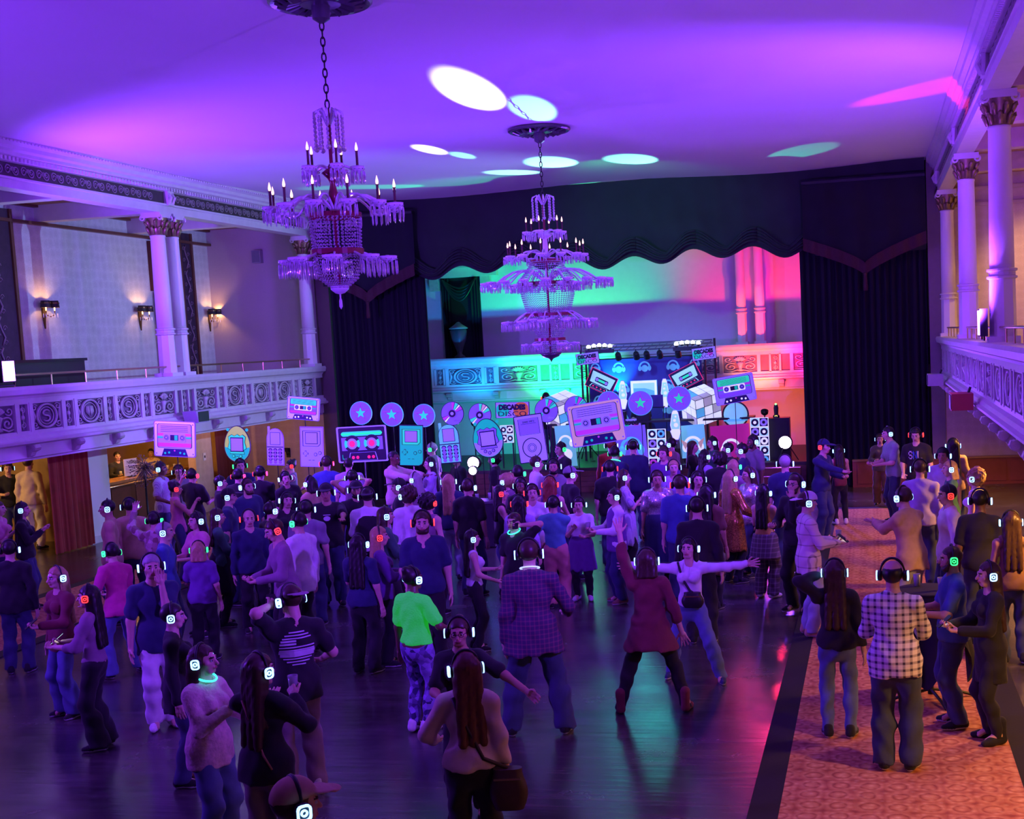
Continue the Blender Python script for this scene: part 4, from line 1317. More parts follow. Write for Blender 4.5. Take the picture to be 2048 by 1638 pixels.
for px, w_, h_, tl, c1_, c2_, lab in [((551, 893), 37, 76, -3, LAV2, PURP, 'lavender flip phone cut-out with twelve keys'), ((899, 887), 42, 78, 3, MINT, LAV, 'mint flip phone cut-out with twelve keys')]:
    s = Sign('mobile_phone_sign', lab, 'sign', px, w_, h_, YS, tl, 'mobile phone signs')
    c1b = LAV2 if c1_ is LAV2 else fl('pale_mint', (0.12, 0.62, 0.55), 0.5)
    body = [(-0.5, -0.5), (0.5, -0.5), (0.5, 0.22)] + [(0.5 * math.cos(q), 0.22 + 0.28 * math.sin(q)) for q in [PI * i / 10 for i in range(1, 10)]] + [(-0.5, 0.22)]
    s.board(body, c1b, edge=PURP if c1_ is LAV2 else INK)
    s.p('antenna', rect(-0.47, -0.33, 0.3, 0.56), c1b, -3)
    outline(s, 'screen_frame', rect(-0.3, 0.32, 0.05, 0.40), 0.93, INK, 2); s.p('screen', rect(-0.29, 0.31, 0.055, 0.395), LAV2, 1)
    s.p('hinge', rect(-0.5, 0.5, -0.025, 0.0), INK, 1)
    for r_ in range(4):
        for q in range(3):
            x, z = -0.3 + 0.3 * q, -0.12 - 0.105 * r_
            s.p('key_rim', circ_u(s, 0.125, x, z, 12), INK, 1).scale = (1, 1, 0.8); s.n
            s.p('key', circ_u(s, 0.1, x, z, 12), c2_ if c1_ is LAV2 else LAV, 2)

for px, w_, h_, tl, c1_, lab in [((624, 894), 50, 82, -3, LAV2, 'lavender handheld game console cut-out'), ((823, 891), 50, 82, -3, MINT, 'mint green handheld game console cut-out')]:
    s = Sign('handheld_console_sign', lab, 'sign', px, w_, h_, YS + 0.1, tl, 'handheld console signs')
    asp = s.w / s.h
    body = [(-0.5, -0.5), (0.32, -0.5), (0.45, -0.46), (0.5, -0.38), (0.5, 0.5), (-0.5, 0.5)]
    cc = c1_ if c1_ is LAV2 else TEAL
    s.board(body, cc, edge=INK if cc is TEAL else PURP)
    bz = [(-0.4, 0.02), (0.3, 0.02), (0.4, 0.08), (0.4, 0.42), (-0.4, 0.42)]
    s.p('bezel', bz, MINT if cc is TEAL else LAV2, 1); outline(s, 'bezel_outline', bz, 0.95, INK, 2)
    s.p('screen_frame', rect(-0.28, 0.28, 0.08, 0.38), INK, 2); s.p('screen', rect(-0.255, 0.255, 0.095, 0.365), LAV2, 3)
    cr = [(-.04, -.12), (.04, -.12), (.04, -.04), (.12, -.04), (.12, .04), (.04, .04), (.04, .12), (-.04, .12), (-.04, .04), (-.12, .04), (-.12, -.04), (-.04, -.04)]
    crs = [(-0.28 + a, -0.17 + b * asp) for a, b in cr]
    s.p('direction_pad', crs, INK, 1)
    s.p('direction_pad_face', [(-0.28 + a * 0.8, -0.17 + b * asp * 0.8) for a, b in cr], cc, 2)
    for x, z in ((0.17, -0.19), (0.37, -0.15)):
        s.p('button_rim', circ_u(s, 0.075, x, z, 14), INK, 1); s.p('button', circ_u(s, 0.055, x, z, 14), cc, 2)
    for x in (-0.1, 0.07):
        s.p('small_key', rect(x - 0.05, x + 0.05, -0.345, -0.335), INK, 1)

s = Sign('music_player_sign', 'lavender music player cut-out with round click wheel', 'sign', (1062, 877), 57, 94, YS - 0.2, 6)
asp = s.w / s.h
s.board(rr(1, 1, 0.03, asp=asp), LAV2, edge=INK)
s.p('screen', rect(-0.37, 0.37, 0.1, 0.43), LAV, 1); outline(s, 'screen_frame', rect(-0.38, 0.38, 0.09, 0.44), 0.97, INK, 2)
s.p('rule_line', rect(-0.28, 0.28, 0.325, 0.332), INK, 3)
s.text('lettering', '2000 MP3', 0, 0.37, 0.44, 0.04, INK, 2)
for r0, r1 in ((0.36, 0.33), (0.16, 0.145), (0.11, 0.095)):
    s.ring('wheel_ring', circ_u(s, r0, 0, -0.2, 28), circ_u(s, r1, 0, -0.2, 28), INK, 2)
s.p('wheel', circ_u(s, 0.34, 0, -0.2, 28), LAV2, 1)


def banner(label, px, w, h, Y, tilt, pole=True):
    s = Sign('disco_banner', label, 'sign', px, w, h, Y, tilt, 'lettered disco banners', pole=pole)
    s.board(rect(-0.5, 0.5, -0.5, 0.5), LAV2, edge=INK)
    s.p('colour_patch', circ_u(s, 0.28, 0.25, 0.0, 20, -PI / 2, PI / 2)[:21] if False else [(min(0.49, a), max(-0.49, min(0.49, b))) for a, b in circ_u(s, 0.24 if px[0] == 1025 else 0.12, 0.27, 0.0, 24)], ORG if px[0] == 1025 else PINK, 1)
    s.p('colour_patch', [(max(-0.49, a), max(-0.49, min(0.49, b))) for a, b in circ_u(s, 0.2, -0.3, 0.0, 24)], TEAL, 1)
    s.text('lettering', 'DECADES', 0, 0.19, 0.82, 0.38, INK, 2, bold=0.012)
    s.text('lettering', 'DISCO', 0, -0.24, 0.86, 0.32, INK, 2)
    return s


banner('DECADES DISCO banner hanging above the music player', (1025, 820), 69, 31, YS + 0.3, -1)
banner('DECADES DISCO banner on the truss at booth left', (1175, 717), 46, 22, 31.9, 5)
banner('DECADES DISCO banner on the truss at booth right', (1408, 707), 46, 23, 31.9, 5)
banner('DECADES DISCO banner on the booth table behind the cassette', (1262, 850), 40, 24, 31.25, 0)

# ------------------------------------------------------------------ booth on the stage
BY = 31.4


def hp_logo(s, cx, cz, r, m, layer=1):
    o = circ_u(s, r, cx, cz, 16, 0, PI); i = circ_u(s, r * 0.72, cx, cz, 16, PI, 0)
    s.p('logo_band', o + circ(0, 1)[:0] + [(a, b) for a, b in circ_u(s, r * 0.72, cx, cz, 16, 0, PI)][::-1], m, layer)
    k = s.w / s.h
    for e in (-1, 1):
        s.p('logo_ear_cup', [(cx + e * r * (0.85 + 0.32 * math.cos(q)), cz + k * r * (-0.22 + 0.48 * math.sin(q))) for q in [2 * PI * j / 12 for j in range(12)]], m, layer)


t = thing('booth_backdrop', 'dark blue backdrop with pale headphone logos behind the booth', 'backdrop', atY(1292, 790, 33.0))
s = Sign.__new__(Sign)
s.t = t; s.n = 0; s.w, s.h = 232 * 33 / FPX, 150 * 33 / FPX
s.board(rect(-0.5, 0.5, -0.5, 0.5), mat('backdrop_cloth', (0.05, 0.05, 0.25), 0.8))
for x, z, r_ in ((-0.44, 0.4, .04), (-0.23, 0.38, .05), (0.0, 0.38, .05), (0.25, 0.38, .05), (0.44, 0.4, .04), (-0.42, -0.05, .045), (0.42, -0.1, .045), (-0.2, 0.1, .05), (0.2, 0.12, .05), (0.2, -0.2, .05), (-0.22, -0.3, .05)):
    hp_logo(s, x, z, r_, fl('logo_blue', (0.12, 0.45, 0.62), 0.35), 1)
    s.p('logo_face', circ_u(s, r_ * 0.6, x, z - 0.02, 12), fl('logo_blue'), 1)
MB().tube([(-s.w / 2 - 0.1, 0.05, s.h / 2), (s.w / 2 + 0.1, 0.05, s.h / 2)], 0.03, 8).build('crossbar', BLACKM, t)
for e in (-1, 1):
    MB().tube([(e * (s.w / 2 + 0.08), 0.05, s.h / 2), (e * (s.w / 2 + 0.08), 0.05, -t.location.z + STZ)], 0.03, 8).build('stand', BLACKM, t)

# truss with hanging pars
p0 = atY(1165, 712, 32.2); p1 = atY(1425, 700, 32.2)
t = thing('lighting_truss', 'slim dark lighting truss above the booth', 'truss', (0, 32.2, 0))
zt = 3.4
for dz, dy in ((0, 0), (0.16, 0), (0.08, 0.14)):
    MB().tube([(p0[0], dy, zt + dz), (p1[0], dy, zt + dz)], 0.022, 6).build('chord', mat('truss_steel', (0.3, 0.3, 0.33), 0.35, metal=0.8), t)
br = MB()
n = 18
for i in range(n):
    xa = p0[0] + (p1[0] - p0[0]) * i / n; xb = p0[0] + (p1[0] - p0[0]) * (i + 1) / n
    br.tube([(xa, 0, zt), ((xa + xb) / 2, 0.14, zt + 0.08), (xb, 0, zt + 0.16)], 0.01, 5)
br.build('bracing', mat('truss_steel'), t)
for e in (p0[0] - 0.05, p1[0] + 0.05):
    MB().tube([(e, 0.05, STZ), (e, 0.05, zt + 0.2)], 0.03, 8).build('stand', BLACKM, t)
    for a in range(3):
        MB().tube([(e, 0.05, STZ + 0.5), (e + 0.4 * math.cos(a * 2.1), 0.05 + 0.4 * math.sin(a * 2.1), STZ + 0.02)], 0.015, 6).build('leg', BLACKM, t)
for k, fx in enumerate((0.06, 0.28, 0.42, 0.5, 0.6, 0.74, 0.9)):
    x = p0[0] + (p1[0] - p0[0]) * fx
    t = thing('par_lamp', ['first', 'second', 'third', 'fourth', 'fifth', 'sixth', 'last'][k] + ' black stage lamp from the left on the booth truss', 'stage lamp', (x, 32.1, zt - 0.06), group='par lamps on the booth truss')
    MB().lathe([(0.05, 0.0), (0.075, -0.04), (0.085, -0.2), (0.07, -0.21)], 10, Matrix.Rotation(0.7, 4, 'X')).build('can', BLACKM, t)
    MB().lathe([(0.06, -0.212), (0.06, -0.216)], 10, Matrix.Rotation(0.7, 4, 'X')).build('lens', mat('lens_dim', (0.7, 0.7, 0.9), 0.2, emit=(0.6, 0.6, 1.0), power=(2.0)), t)
    MB().tube([(0, 0, 0.0), (0, 0, 0.07)], 0.012, 5).build('clamp', BLACKM, t)

GLOBE = mat('globe_bulb', (1, 1, 1), 0.3, emit=(0.85, 1.0, 1.0), power=5.0)
for px, lab, py in ((1199, 'row of five white globe lamps at booth left', 690), (1375, 'row of five white globe lamps at booth right', 684)):
    c = atY(px, py + 9, 32.1)
    t = thing('lamp_bar', lab, 'stage lamp', (c[0], 32.1, c[2]), group='globe lamp bars')
    MB().box2((-0.36, -0.08, -0.1), (0.36, 0.08, 0.0)).build('bar', BLACKM, t)
    for k in range(5):
        x = -0.28 + 0.14 * k
        z = 0.07 + 0.03 * math.sin(PI * k / 4)
        o = MB().lathe([(0.02, 0), (0.05, 0.02), (0.05, 0.06)], 10).build('socket', BLACKM, t, (x, -0.02, z - 0.07))
        MB().sphere((0, 0, 0.07), 0.058, 12, 8).build('globe', GLOBE, o, smooth=True)
    MB().tube([(0, 0, -0.1), (0, 0.06, zt + 0.1 - c[2])], 0.02, 6).build('clamp', BLACKM, t)

# tilted cassette boards on the backdrop
for px, tl, lab in (((1203, 764), -27, 'dark cassette panel tilted at upper left of the booth'), ((1372, 754), 25, 'dark cassette panel tilted at upper right of the booth')):
    s = Sign('cassette_board', lab, 'sign', px, 56, 38, 32.6, tl, 'cassette panels on the backdrop', pole=False)
    asp = s.w / s.h
    s.board(rect(-0.5, 0.5, -0.5, 0.5), INK, edge=REDP)
    s.p('label', [(-0.4, -0.2), (0.4, -0.2), (0.44, 0.38), (-0.44, 0.38)], fl('pale_cyan', (0.35, 0.75, 0.75), 0.6), 1)
    s.p('reel_bar', rr(0.5, 0.26, 0.05, 0, 0.03, asp), INK, 2)
    s.p('tape_window', rect(-0.12, 0.12, -0.03, 0.09), MINT, 3)
    for e in (-1, 1):
        s.p('reel', circ_u(s, 0.06, e * 0.18, 0.03, 12), LAV2, 3)
    outline(s, 'lower_panel', [(-0.36, -0.46), (0.36, -0.46), (0.3, -0.25), (-0.3, -0.25)], 0.92, fl('pale_cyan'), 2)
    for x in (-0.22, -0.08, 0.08, 0.22):
        s.p('hole', circ_u(s, 0.03, x, -0.36, 8), REDP, 2)
    MB().tube([(0, 0.02, 0.1), (0, 0.35, 0.1)], 0.012, 6).build('bracket', BLACKM, s.t)

# framed picture board in the middle of the backdrop
s = Sign('picture_board', 'bright framed board with cassette drawing at the booth centre', 'sign', (1288, 780), 52, 37, 32.7, 0, pole=False)
s.board(rect(-0.5, 0.5, -0.5, 0.5), WHT, edge=SKY)
s.p('drawing', rect(-0.42, 0.42, -0.4, 0.38), fl('pale_cyan'), 1); s.p('drawing_band', [(-0.4, -0.1), (0.1, -0.1), (0.2, -0.38), (0.4, -0.38), (0.4, -0.05), (0.05, 0.1), (-0.4, 0.12)], SKY, 2)
MB().tube([(0, 0.02, 0.1), (0, 0.3, 0.1)], 0.012, 6).build('bracket', BLACKM, s.t)


def lava(label, px, w, h, Y, on):
    s = Sign('lava_lamp_sign', label, 'sign', px, w, h, Y, 0, 'lava lamp cut-outs', pole=on)
    s.board([(-0.22, -0.5), (0.22, -0.5), (0.5, -0.2), (0.38, -0.16), (0.48, 0.0), (0.28, 0.42), (0.16, 0.5), (-0.16, 0.5), (-0.28, 0.42), (-0.48, 0.0), (-0.38, -0.16), (-0.5, -0.2)], WHT, edge=LAV)
    s.p('glass', [(0.34, -0.14), (0.42, 0.0), (0.24, 0.38), (-0.24, 0.38), (-0.42, 0.0), (-0.34, -0.14)], fl('pale_cyan'), 1)
    for x, z, r_ in ((0.05, 0.0, 0.2), (-0.06, 0.16, 0.13), (0.04, 0.29, 0.09)):
        s.p('wax_blob', circ_u(s, r_, x, z, 12), WHT, 2)


lava('tall lava lamp cut-out left of the booth picture board', (1246, 790), 17, 56, 32.4, True)
lava('tall lava lamp cut-out right of the booth picture board', (1330, 786), 17, 56, 32.4, True)
lava('lava lamp cut-out standing between the table panels', (1351, 850), 22, 58, 30.75, True)


def puzzle(label, px, size_px, Y, rz, base):
    c = atY(px[0], px[1], Y)
    a = size_px * Y / FPX
    t = thing('puzzle_cube', label, 'prop', c, group='giant puzzle cubes')
    t.rotation_mode = 'ZYX'
    t.rotation_euler = (math.radians(22), 0, rz)
    MB().box((0, 0, 0), (a, a, a)).build('core', INK, t)
    rnd = random.Random(5)
    k = a / 3
    me = {}
    for m in (WHT, SKY, CREAM):
        me[m.name] = MB().box((0, 0, 0), (k * 0.92, k * 0.92, 0.012)).mesh('tile', m)
    for f, R in (('top', Matrix.Identity(4)), ('front', Matrix.Rotation(PI / 2, 4, 'X')), ('right', Matrix.Rotation(PI / 2, 4, 'Y')), ('left', Matrix.Rotation(-PI / 2, 4, 'Y'))):
        for i in range(3):
            for j in range(3):
                m = rnd.choice([WHT, WHT, SKY, WHT, CREAM])
                o = link('tile', me[m.name], t)
                o.matrix_local = R @ Matrix.Translation(((i - 1) * k, (j - 1) * k, a / 2))
    zf = base - c[2]
    MB().tube([(0, 0, 0), tuple((Matrix.Rotation(math.radians(22), 3, 'X') @ Matrix.Rotation(rz, 3, 'Z')).inverted() @ Vector((0, 0, zf)))], 0.03, 6).build('stand', BLACKM, t)


puzzle('giant white and blue puzzle cube right of the booth', (1402, 811), 58, 31.45, math.radians(38), STZ + 1.05)
puzzle('giant white puzzle cube behind the compact disc cut-outs', (1127, 822), 58, 31.45, math.radians(45), STZ + 1.05)

# globe screen
c = atY(1471, 829, 31.4)
t = thing('mirror_globe', 'pale blue glowing globe on a black stand at booth right', 'prop', c)
MB().sphere((0, 0, 0), 0.29, 28, 18).build('globe', fl('globe_blue', (0.2, 0.5, 0.75), 0.75), t, smooth=True)
MB().lathe([(0.30, -0.03), (0.30, 0.03)], 28, Matrix.Translation((0, 0, -0.12))).build('band', SKY, t)
MB().ringprism(circ(0.33, 28), circ(0.295, 28), -0.02, 0.02).build('hoop', BLACKP, t)
MB().tube([(0, 0, -0.28), (0, 0.0, STZ + 1.052 - c[2])], 0.04, 8).build('stand', BLACKM, t)

# table with its printed front panels
tb = thing('booth_table', 'long booth table with printed front panels on the stage', 'table', (atY(1300, 900, BY)[0], BY - 0.3, STZ))
xl, xr = atY(1098, 900, BY - 0.3)[0] - tb.location.x, atY(1508, 900, BY - 0.3)[0] - tb.location.x
MB().box2((xl, 0.05, 1.0), (xr, 0.75, 1.05)).build('top', BLACKP, tb)
for x in (xl + 0.05, 0, xr - 0.05):
    MB().box2((x - 0.03, 0.08, 0), (x + 0.03, 0.14, 1.0)).build('leg', BLACKM, tb)
    MB().box2((x - 0.03, 0.5, 0), (x + 0.03, 0.56, 1.0)).build('leg', BLACKM, tb)


def panel(label, px0, px1, py0, py1, Y, m):
    a = atY((px0 + px1) / 2, (py0 + py1) / 2, Y)
    s = Sign('front_panel', label, 'panel', ((px0 + px1) / 2, (py0 + py1) / 2), px1 - px0, py1 - py0, Y, 3, 'printed booth panels', pole=False)
    s.board(rect(-0.5, 0.5, -0.5, 0.5), m)
    for e in (-1, 1):
        MB().box2((e * 0.4 * s.w - 0.015, 0.01, -s.c[2] + STZ), (e * 0.4 * s.w + 0.015, 0.05, -0.4 * s.h)).build('foot', BLACKM, s.t)
    return s


s = panel('lavender booth panel with big headphone logo', 1228, 1294, 852, 925, 30.95, LAV); hp_logo(s, 0.02, -0.1, 0.34, SKY)
s = panel('teal booth panel with arched drawing', 1360, 1411, 850, 915, 30.95, fl('panel_teal', (0.15, 0.5, 0.6), 0.6))
hp_logo(s, 0, -0.12, 0.36, WHT); s.p('ear', [(-0.48, 0.1), (-0.3, -0.25), (-0.2, -0.05)], PEACH, 2); s.p('ear', [(0.48, 0.1), (0.3, -0.25), (0.2, -0.05)], PEACH, 2)
s = panel('magenta booth panel with white headphone logo', 1423, 1500, 850, 915, 31.0, MAG); hp_logo(s, 0, -0.2, 0.24, WHT)
s = panel('pale teal booth panel with white face drawing', 1112, 1152, 850, 935, 30.95, fl('panel_teal')); hp_logo(s, 0, 0.1, 0.36, WHT); s.p('face', circ_u(s, 0.3, 0, -0.2, 20), WHT, 1)


def discgrid(label, px0, px1, py0, py1, Y, rows):
    s = Sign('disc_panel', label, 'panel', ((px0 + px1) / 2, (py0 + py1) / 2), px1 - px0, py1 - py0, Y, 0, 'panels of printed discs', pole=False)
    s.board(rect(-0.5, 0.5, -0.5, 0.5), WHT)
    for e in (-1, 1):
        MB().box2((e * 0.4 * s.w - 0.015, 0.01, -s.c[2] + STZ), (e * 0.4 * s.w + 0.015, 0.05, -0.4 * s.h)).build('foot', BLACKM, s.t)
    rnd = random.Random(rows)
    for i in range(rows):
        for j in range(2):
            x, z = -0.24 + 0.48 * j, 0.5 - (i + 0.5) / rows
            dk = (i + j) % 2
            s.p('square', rect(x - 0.22, x + 0.22, z - 0.44 / rows, z + 0.44 / rows), INK if dk else fl('pale_cyan'), 1)
            s.p('disc', circ_u(s, 0.2, x, z, 14), (WHT, SKY, LAV2, PINK)[rnd.randrange(4)] if dk else INK, 2)
            s.p('disc_label', circ_u(s, 0.09, x, z, 10), INK if dk else WHT, 3)


discgrid('white panel with a grid of record discs at booth centre', 1296, 1333, 858, 935, 30.9, 4)
discgrid('white panel with a grid of record discs at booth right', 1502, 1538, 836, 928, 30.9, 5)
discgrid('white panel with record discs behind the music player', 1000, 1028, 850, 886, 30.9, 2)

# desk gear
c = atY(1312, 818, 31.4)
t = thing('laptop_stand', 'dark laptop on a raised stand before the disc jockey', 'laptop', (c[0], 31.35, STZ + 1.052))
MB().box2((-0.2, -0.02, 0.32), (0.2, 0.0, 0.62)).build('screen', mat('laptop_violet', (0.06, 0.03, 0.2), 0.4), t)
MB().box2((-0.2, 0.0, 0.30), (0.2, 0.26, 0.32)).build('base', BLACKP, t)
for e in (-1, 1):
    MB().tube([(e * 0.17, 0.2, 0.3), (e * 0.17, 0.05, 0.02), (e * 0.17, 0.25, 0.01)], 0.012, 6).build('leg', BLACKM, t)
for px, lab in ((1288, 'pale blue print box on the booth table'), (1240, 'dark equipment case at the left of booth table')):
    c = atY(px, 850, 31.3)
    t = thing('equipment_case', lab, 'case', (c[0], 31.3, STZ + 1.052), group='cases on the booth table')
    MB().box2((-0.16, -0.12, 0), (0.16, 0.12, 0.24)).build('body', SKY if px > 1290 else BLACKP, t)
    MB().tube([(-0.08, 0, 0.24), (-0.08, 0, 0.28), (0.08, 0, 0.28), (0.08, 0, 0.24)], 0.01, 5).build('handle', BLACKM, t)

# floods that light the dancers
LENS = mat('flood_lens', (0.8, 0.7, 1), 0.3, emit=(0.75, 0.55, 1.0), power=14)
for c, base, lab, r_ in ((F1, 0, 'dazzling violet floor flood among the dancers', 0.13), (F2, STZ, 'dazzling violet flood lamp at the stage steps', 0.15)):
    t = thing('flood_lamp', lab, 'stage lamp', (c[0], c[1] + 0.1, base), group='violet flood lamps')
    MB().lathe([(r_ * 0.6, 0.16), (r_ * 1.1, 0.1), (r_ * 1.2, -0.06), (r_ * 1.1, -0.08)], 20, Matrix.Translation((0, 0, c[2] - base)) @ Matrix.Rotation(-PI / 2, 4, 'X')).build('housing', BLACKM, t, smooth=True)
    MB().sphere((0, -0.085, c[2] - base), (r_, 0.035, r_), 20, 8).build('lens', LENS, t, smooth=True)
    for a in range(3):
        MB().tube([(0, 0, 0.5), (0.3 * math.cos(a * 2.09), 0.3 * math.sin(a * 2.09), 0.01)], 0.014, 6).build('leg', BLACKM, t)
    MB().tube([(0, 0, 0.4), (0, 0, c[2] - base - 0.1)], 0.018, 6).build('pole', BLACKM, t)
c = atY(947, 941, 26.0)
t = thing('flood_lamp', 'smaller violet flood just beneath the dazzling floor flood', 'stage lamp', (c[0], 26.0, 0), group='violet flood lamps')
MB().lathe([(0.06, 0.12), (0.1, 0.06), (0.11, -0.05)], 16, Matrix.Translation((0, 0, c[2])) @ Matrix.Rotation(-PI / 2, 4, 'X')).build('housing', BLACKM, t)
MB().sphere((0, -0.06, c[2]), (0.085, 0.03, 0.085), 16, 8).build('lens', LENS, t, smooth=True)
MB().tube([(0, 0, 0), (0, 0, c[2] - 0.1)], 0.018, 6).build('pole', BLACKM, t)
MB().lathe([(0.2, 0), (0.2, 0.02), (0.03, 0.03)], 14).build('base_plate', BLACKM, t)
# small equipment table in front of the floor flood, and the stage-left amp with a beacon
c = atZ(958, 1000, 0.86)
t = thing('equipment_table', 'black draped equipment table under the floor flood', 'table', (c[0], c[1], 0))
MB().box2((-0.33, -0.22, 0.02), (0.33, 0.22, 0.82)).build('cloth', BLACKP, t)
MB().box2((-0.35, -0.24, 0.82), (0.35, 0.24, 0.86)).build('top', mat('table_top', (0.1, 0.08, 0.1), 0.4), t)


# ------------------------------------------------------------------ people: signed-distance bodies meshed with surface nets
def sd_cone(P, a, b, ra, rb, fl_=1.0):
    """tapered capsule; fl_ flattens it in y"""
    a = np.asarray(a, np.float32).copy(); b = np.asarray(b, np.float32).copy()
    if fl_ != 1.0:
        P = P.copy(); P[..., 1] /= fl_; a[1] /= fl_; b[1] /= fl_
    ab = b - a
    L = float(ab @ ab) + 1e-9
    t = np.clip(((P - a) @ ab) / L, 0, 1)
    d = np.linalg.norm(P - a - t[..., None] * ab, axis=-1)
    return d - (ra + (rb - ra) * t)


def sd_ell(P, c, r):
    r = np.asarray(r, np.float32)
    q = (P - np.asarray(c, np.float32)) / r
    k = np.linalg.norm(q, axis=-1)
    return (k - 1) * float(min(r))


def smin(a, b, k):
    h = np.clip(0.5 + 0.5 * (b - a) / k, 0, 1)
    return b + (a - b) * h - k * h * (1 - h)


def field(P, prims, k=0.03):
    d = None
    for p in prims:
        q = sd_cone(P, *p[1:]) if p[0] == 'c' else sd_ell(P, *p[1:])
        d = q if d is None else smin(d, q, k)
    return d


def grid_pts(lo, hi, h):
    n = [int(math.ceil((b - a) / h)) + 1 for a, b in zip(lo, hi)]
    g = np.stack(np.meshgrid(*[lo[i] + h * np.arange(n[i], dtype=np.float32) for i in range(3)], indexing='ij'), -1).astype(np.float32)
    return g


def bounds(prims, pad):
    lo = np.full(3, 9.0); hi = np.full(3, -9.0)
    for p in prims:
        if p[0] == 'c':
            for c, r in ((p[1], p[3]), (p[2], p[4])):
                lo = np.minimum(lo, np.asarray(c) - r); hi = np.maximum(hi, np.asarray(c) + r)
        else:
            lo = np.minimum(lo, np.asarray(p[1]) - np.asarray(p[2])); hi = np.maximum(hi, np.asarray(p[1]) + np.asarray(p[2]))
    return lo - pad, hi + pad


def nets(F, lo, h):
    """naive surface nets -> verts, quads"""
    S = F < 0
    nx, ny, nz = F.shape
    c = np.zeros((nx - 1, ny - 1, nz - 1), np.int8)
    for i in (0, 1):
        for j in (0, 1):
            for k in (0, 1):
                c += S[i:nx - 1 + i, j:ny - 1 + j, k:nz - 1 + k]
    act = (c > 0) & (c < 8)
    idx = np.full(act.shape, -1, np.int64)
    I = np.argwhere(act)
    if len(I) == 0:
        return np.zeros((0, 3)), np.zeros((0, 4), int)
    idx[act] = np.arange(len(I))
    acc = np.zeros((len(I), 3)); cnt = np.zeros(len(I))
    x, y, z = I.T
    for ax in range(3):
        o = [0, 0, 0]; o[ax] = 1
        oth = [a for a in range(3) if a != ax]
        for u in (0, 1):
            for v in (0, 1):
                p = [x.copy(), y.copy(), z.copy()]
                p[oth[0]] += u; p[oth[1]] += v
                a = F[p[0], p[1], p[2]]; b = F[p[0] + o[0], p[1] + o[1], p[2] + o[2]]
                m = (a < 0) != (b < 0)
                t = np.where(m, a / np.where(np.abs(a - b) < 1e-9, 1e-9, a - b), 0)
                q = np.zeros((len(I), 3)); q[:, oth[0]] = u; q[:, oth[1]] = v; q[:, ax] = t
                acc[m] += q[m]; cnt[m] += 1
    V = (I + acc / cnt[:, None]) * h + lo
    Q = []
    for ax in range(3):
        o1, o2 = (ax + 1) % 3, (ax + 2) % 3
        sl0 = [slice(None)] * 3; sl1 = [slice(None)] * 3
        sl0[ax] = slice(0, -1); sl1[ax] = slice(1, None)
        A = S[tuple(sl0)]; B = S[tuple(sl1)]
        E_ = np.argwhere(A != B)
        if len(E_) == 0:
            continue
        ok = (E_[:, o1] > 0) & (E_[:, o2] > 0) & (E_[:, o1] < F.shape[o1] - 1) & (E_[:, o2] < F.shape[o2] - 1)
        E_ = E_[ok]
        def g(d1, d2):
            q = E_.copy(); q[:, o1] -= d1; q[:, o2] -= d2
            return idx[q[:, 0], q[:, 1], q[:, 2]]
        q4 = np.stack([g(1, 1), g(0, 1), g(0, 0), g(1, 0)], 1)
        fl_ = ~A[E_[:, 0], E_[:, 1], E_[:, 2]]
        q4[fl_] = q4[fl_][:, ::-1]
        Q.append(q4)
    return V, np.concatenate(Q)


def sdf_mesh(prims, h, k=0.03, cut=None, add=None):
    lo, hi = bounds(prims, 2.2 * h)
    G = grid_pts(lo, hi, h)
    F = field(G, prims, k)
    if cut is not None:
        F = cut(G, F)
    if add is not None:
        F = F + add(G)
    F[0], F[-1], F[:, 0], F[:, -1], F[:, :, 0], F[:, :, -1] = 1, 1, 1, 1, 1, 1
    return nets(F, lo, h)


def np_mesh(name, V, Q, mats, mi=None):
    me = bpy.data.meshes.new(name)
    me.vertices.add(len(V)); me.loops.add(len(Q) * 4); me.polygons.add(len(Q))
    me.vertices.foreach_set('co', np.asarray(V, np.float32).ravel())
    me.loops.foreach_set('vertex_index', np.asarray(Q, np.int32).ravel())
    me.polygons.foreach_set('loop_start', np.arange(0, len(Q) * 4, 4, dtype=np.int32))
    me.polygons.foreach_set('use_smooth', np.ones(len(Q), bool))
    for m in mats:
        me.materials.append(m)
    if mi is not None:
        me.polygons.foreach_set('material_index', np.asarray(mi, np.int32))
    me.update(calc_edges=True)
    me.validate()
    return me


# ---- head, hands, hair, shoes, headphones: built once per level of detail
HEAD = [('e', (0, 0.014, 0.03), (0.074, 0.094, 0.088)), ('e', (0, -0.018, -0.03), (0.060, 0.074, 0.080)), ('c', (-0.026, -0.05, -0.088), (0.026, -0.05, -0.088), 0.024, 0.024),
        ('c', (-0.05, -0.045, -0.02), (0.05, -0.045, -0.02), 0.024, 0.024),
        ('c', (0, -0.09, 0.006), (0, -0.112, -0.032), 0.009, 0.0135), ('c', (-0.032, -0.083, 0.02), (0.032, -0.083, 0.02), 0.013, 0.013),
        ('c', (-0.018, -0.09, -0.062), (0.018, -0.09, -0.062), 0.009, 0.009), ('e', (0.077, 0.012, -0.005), (0.012, 0.02, 0.032)), ('e', (-0.077, 0.012, -0.005), (0.012, 0.02, 0.032)),
        ('c', (0, 0.012, -0.05), (0, 0.022, -0.19), 0.053, 0.055)]


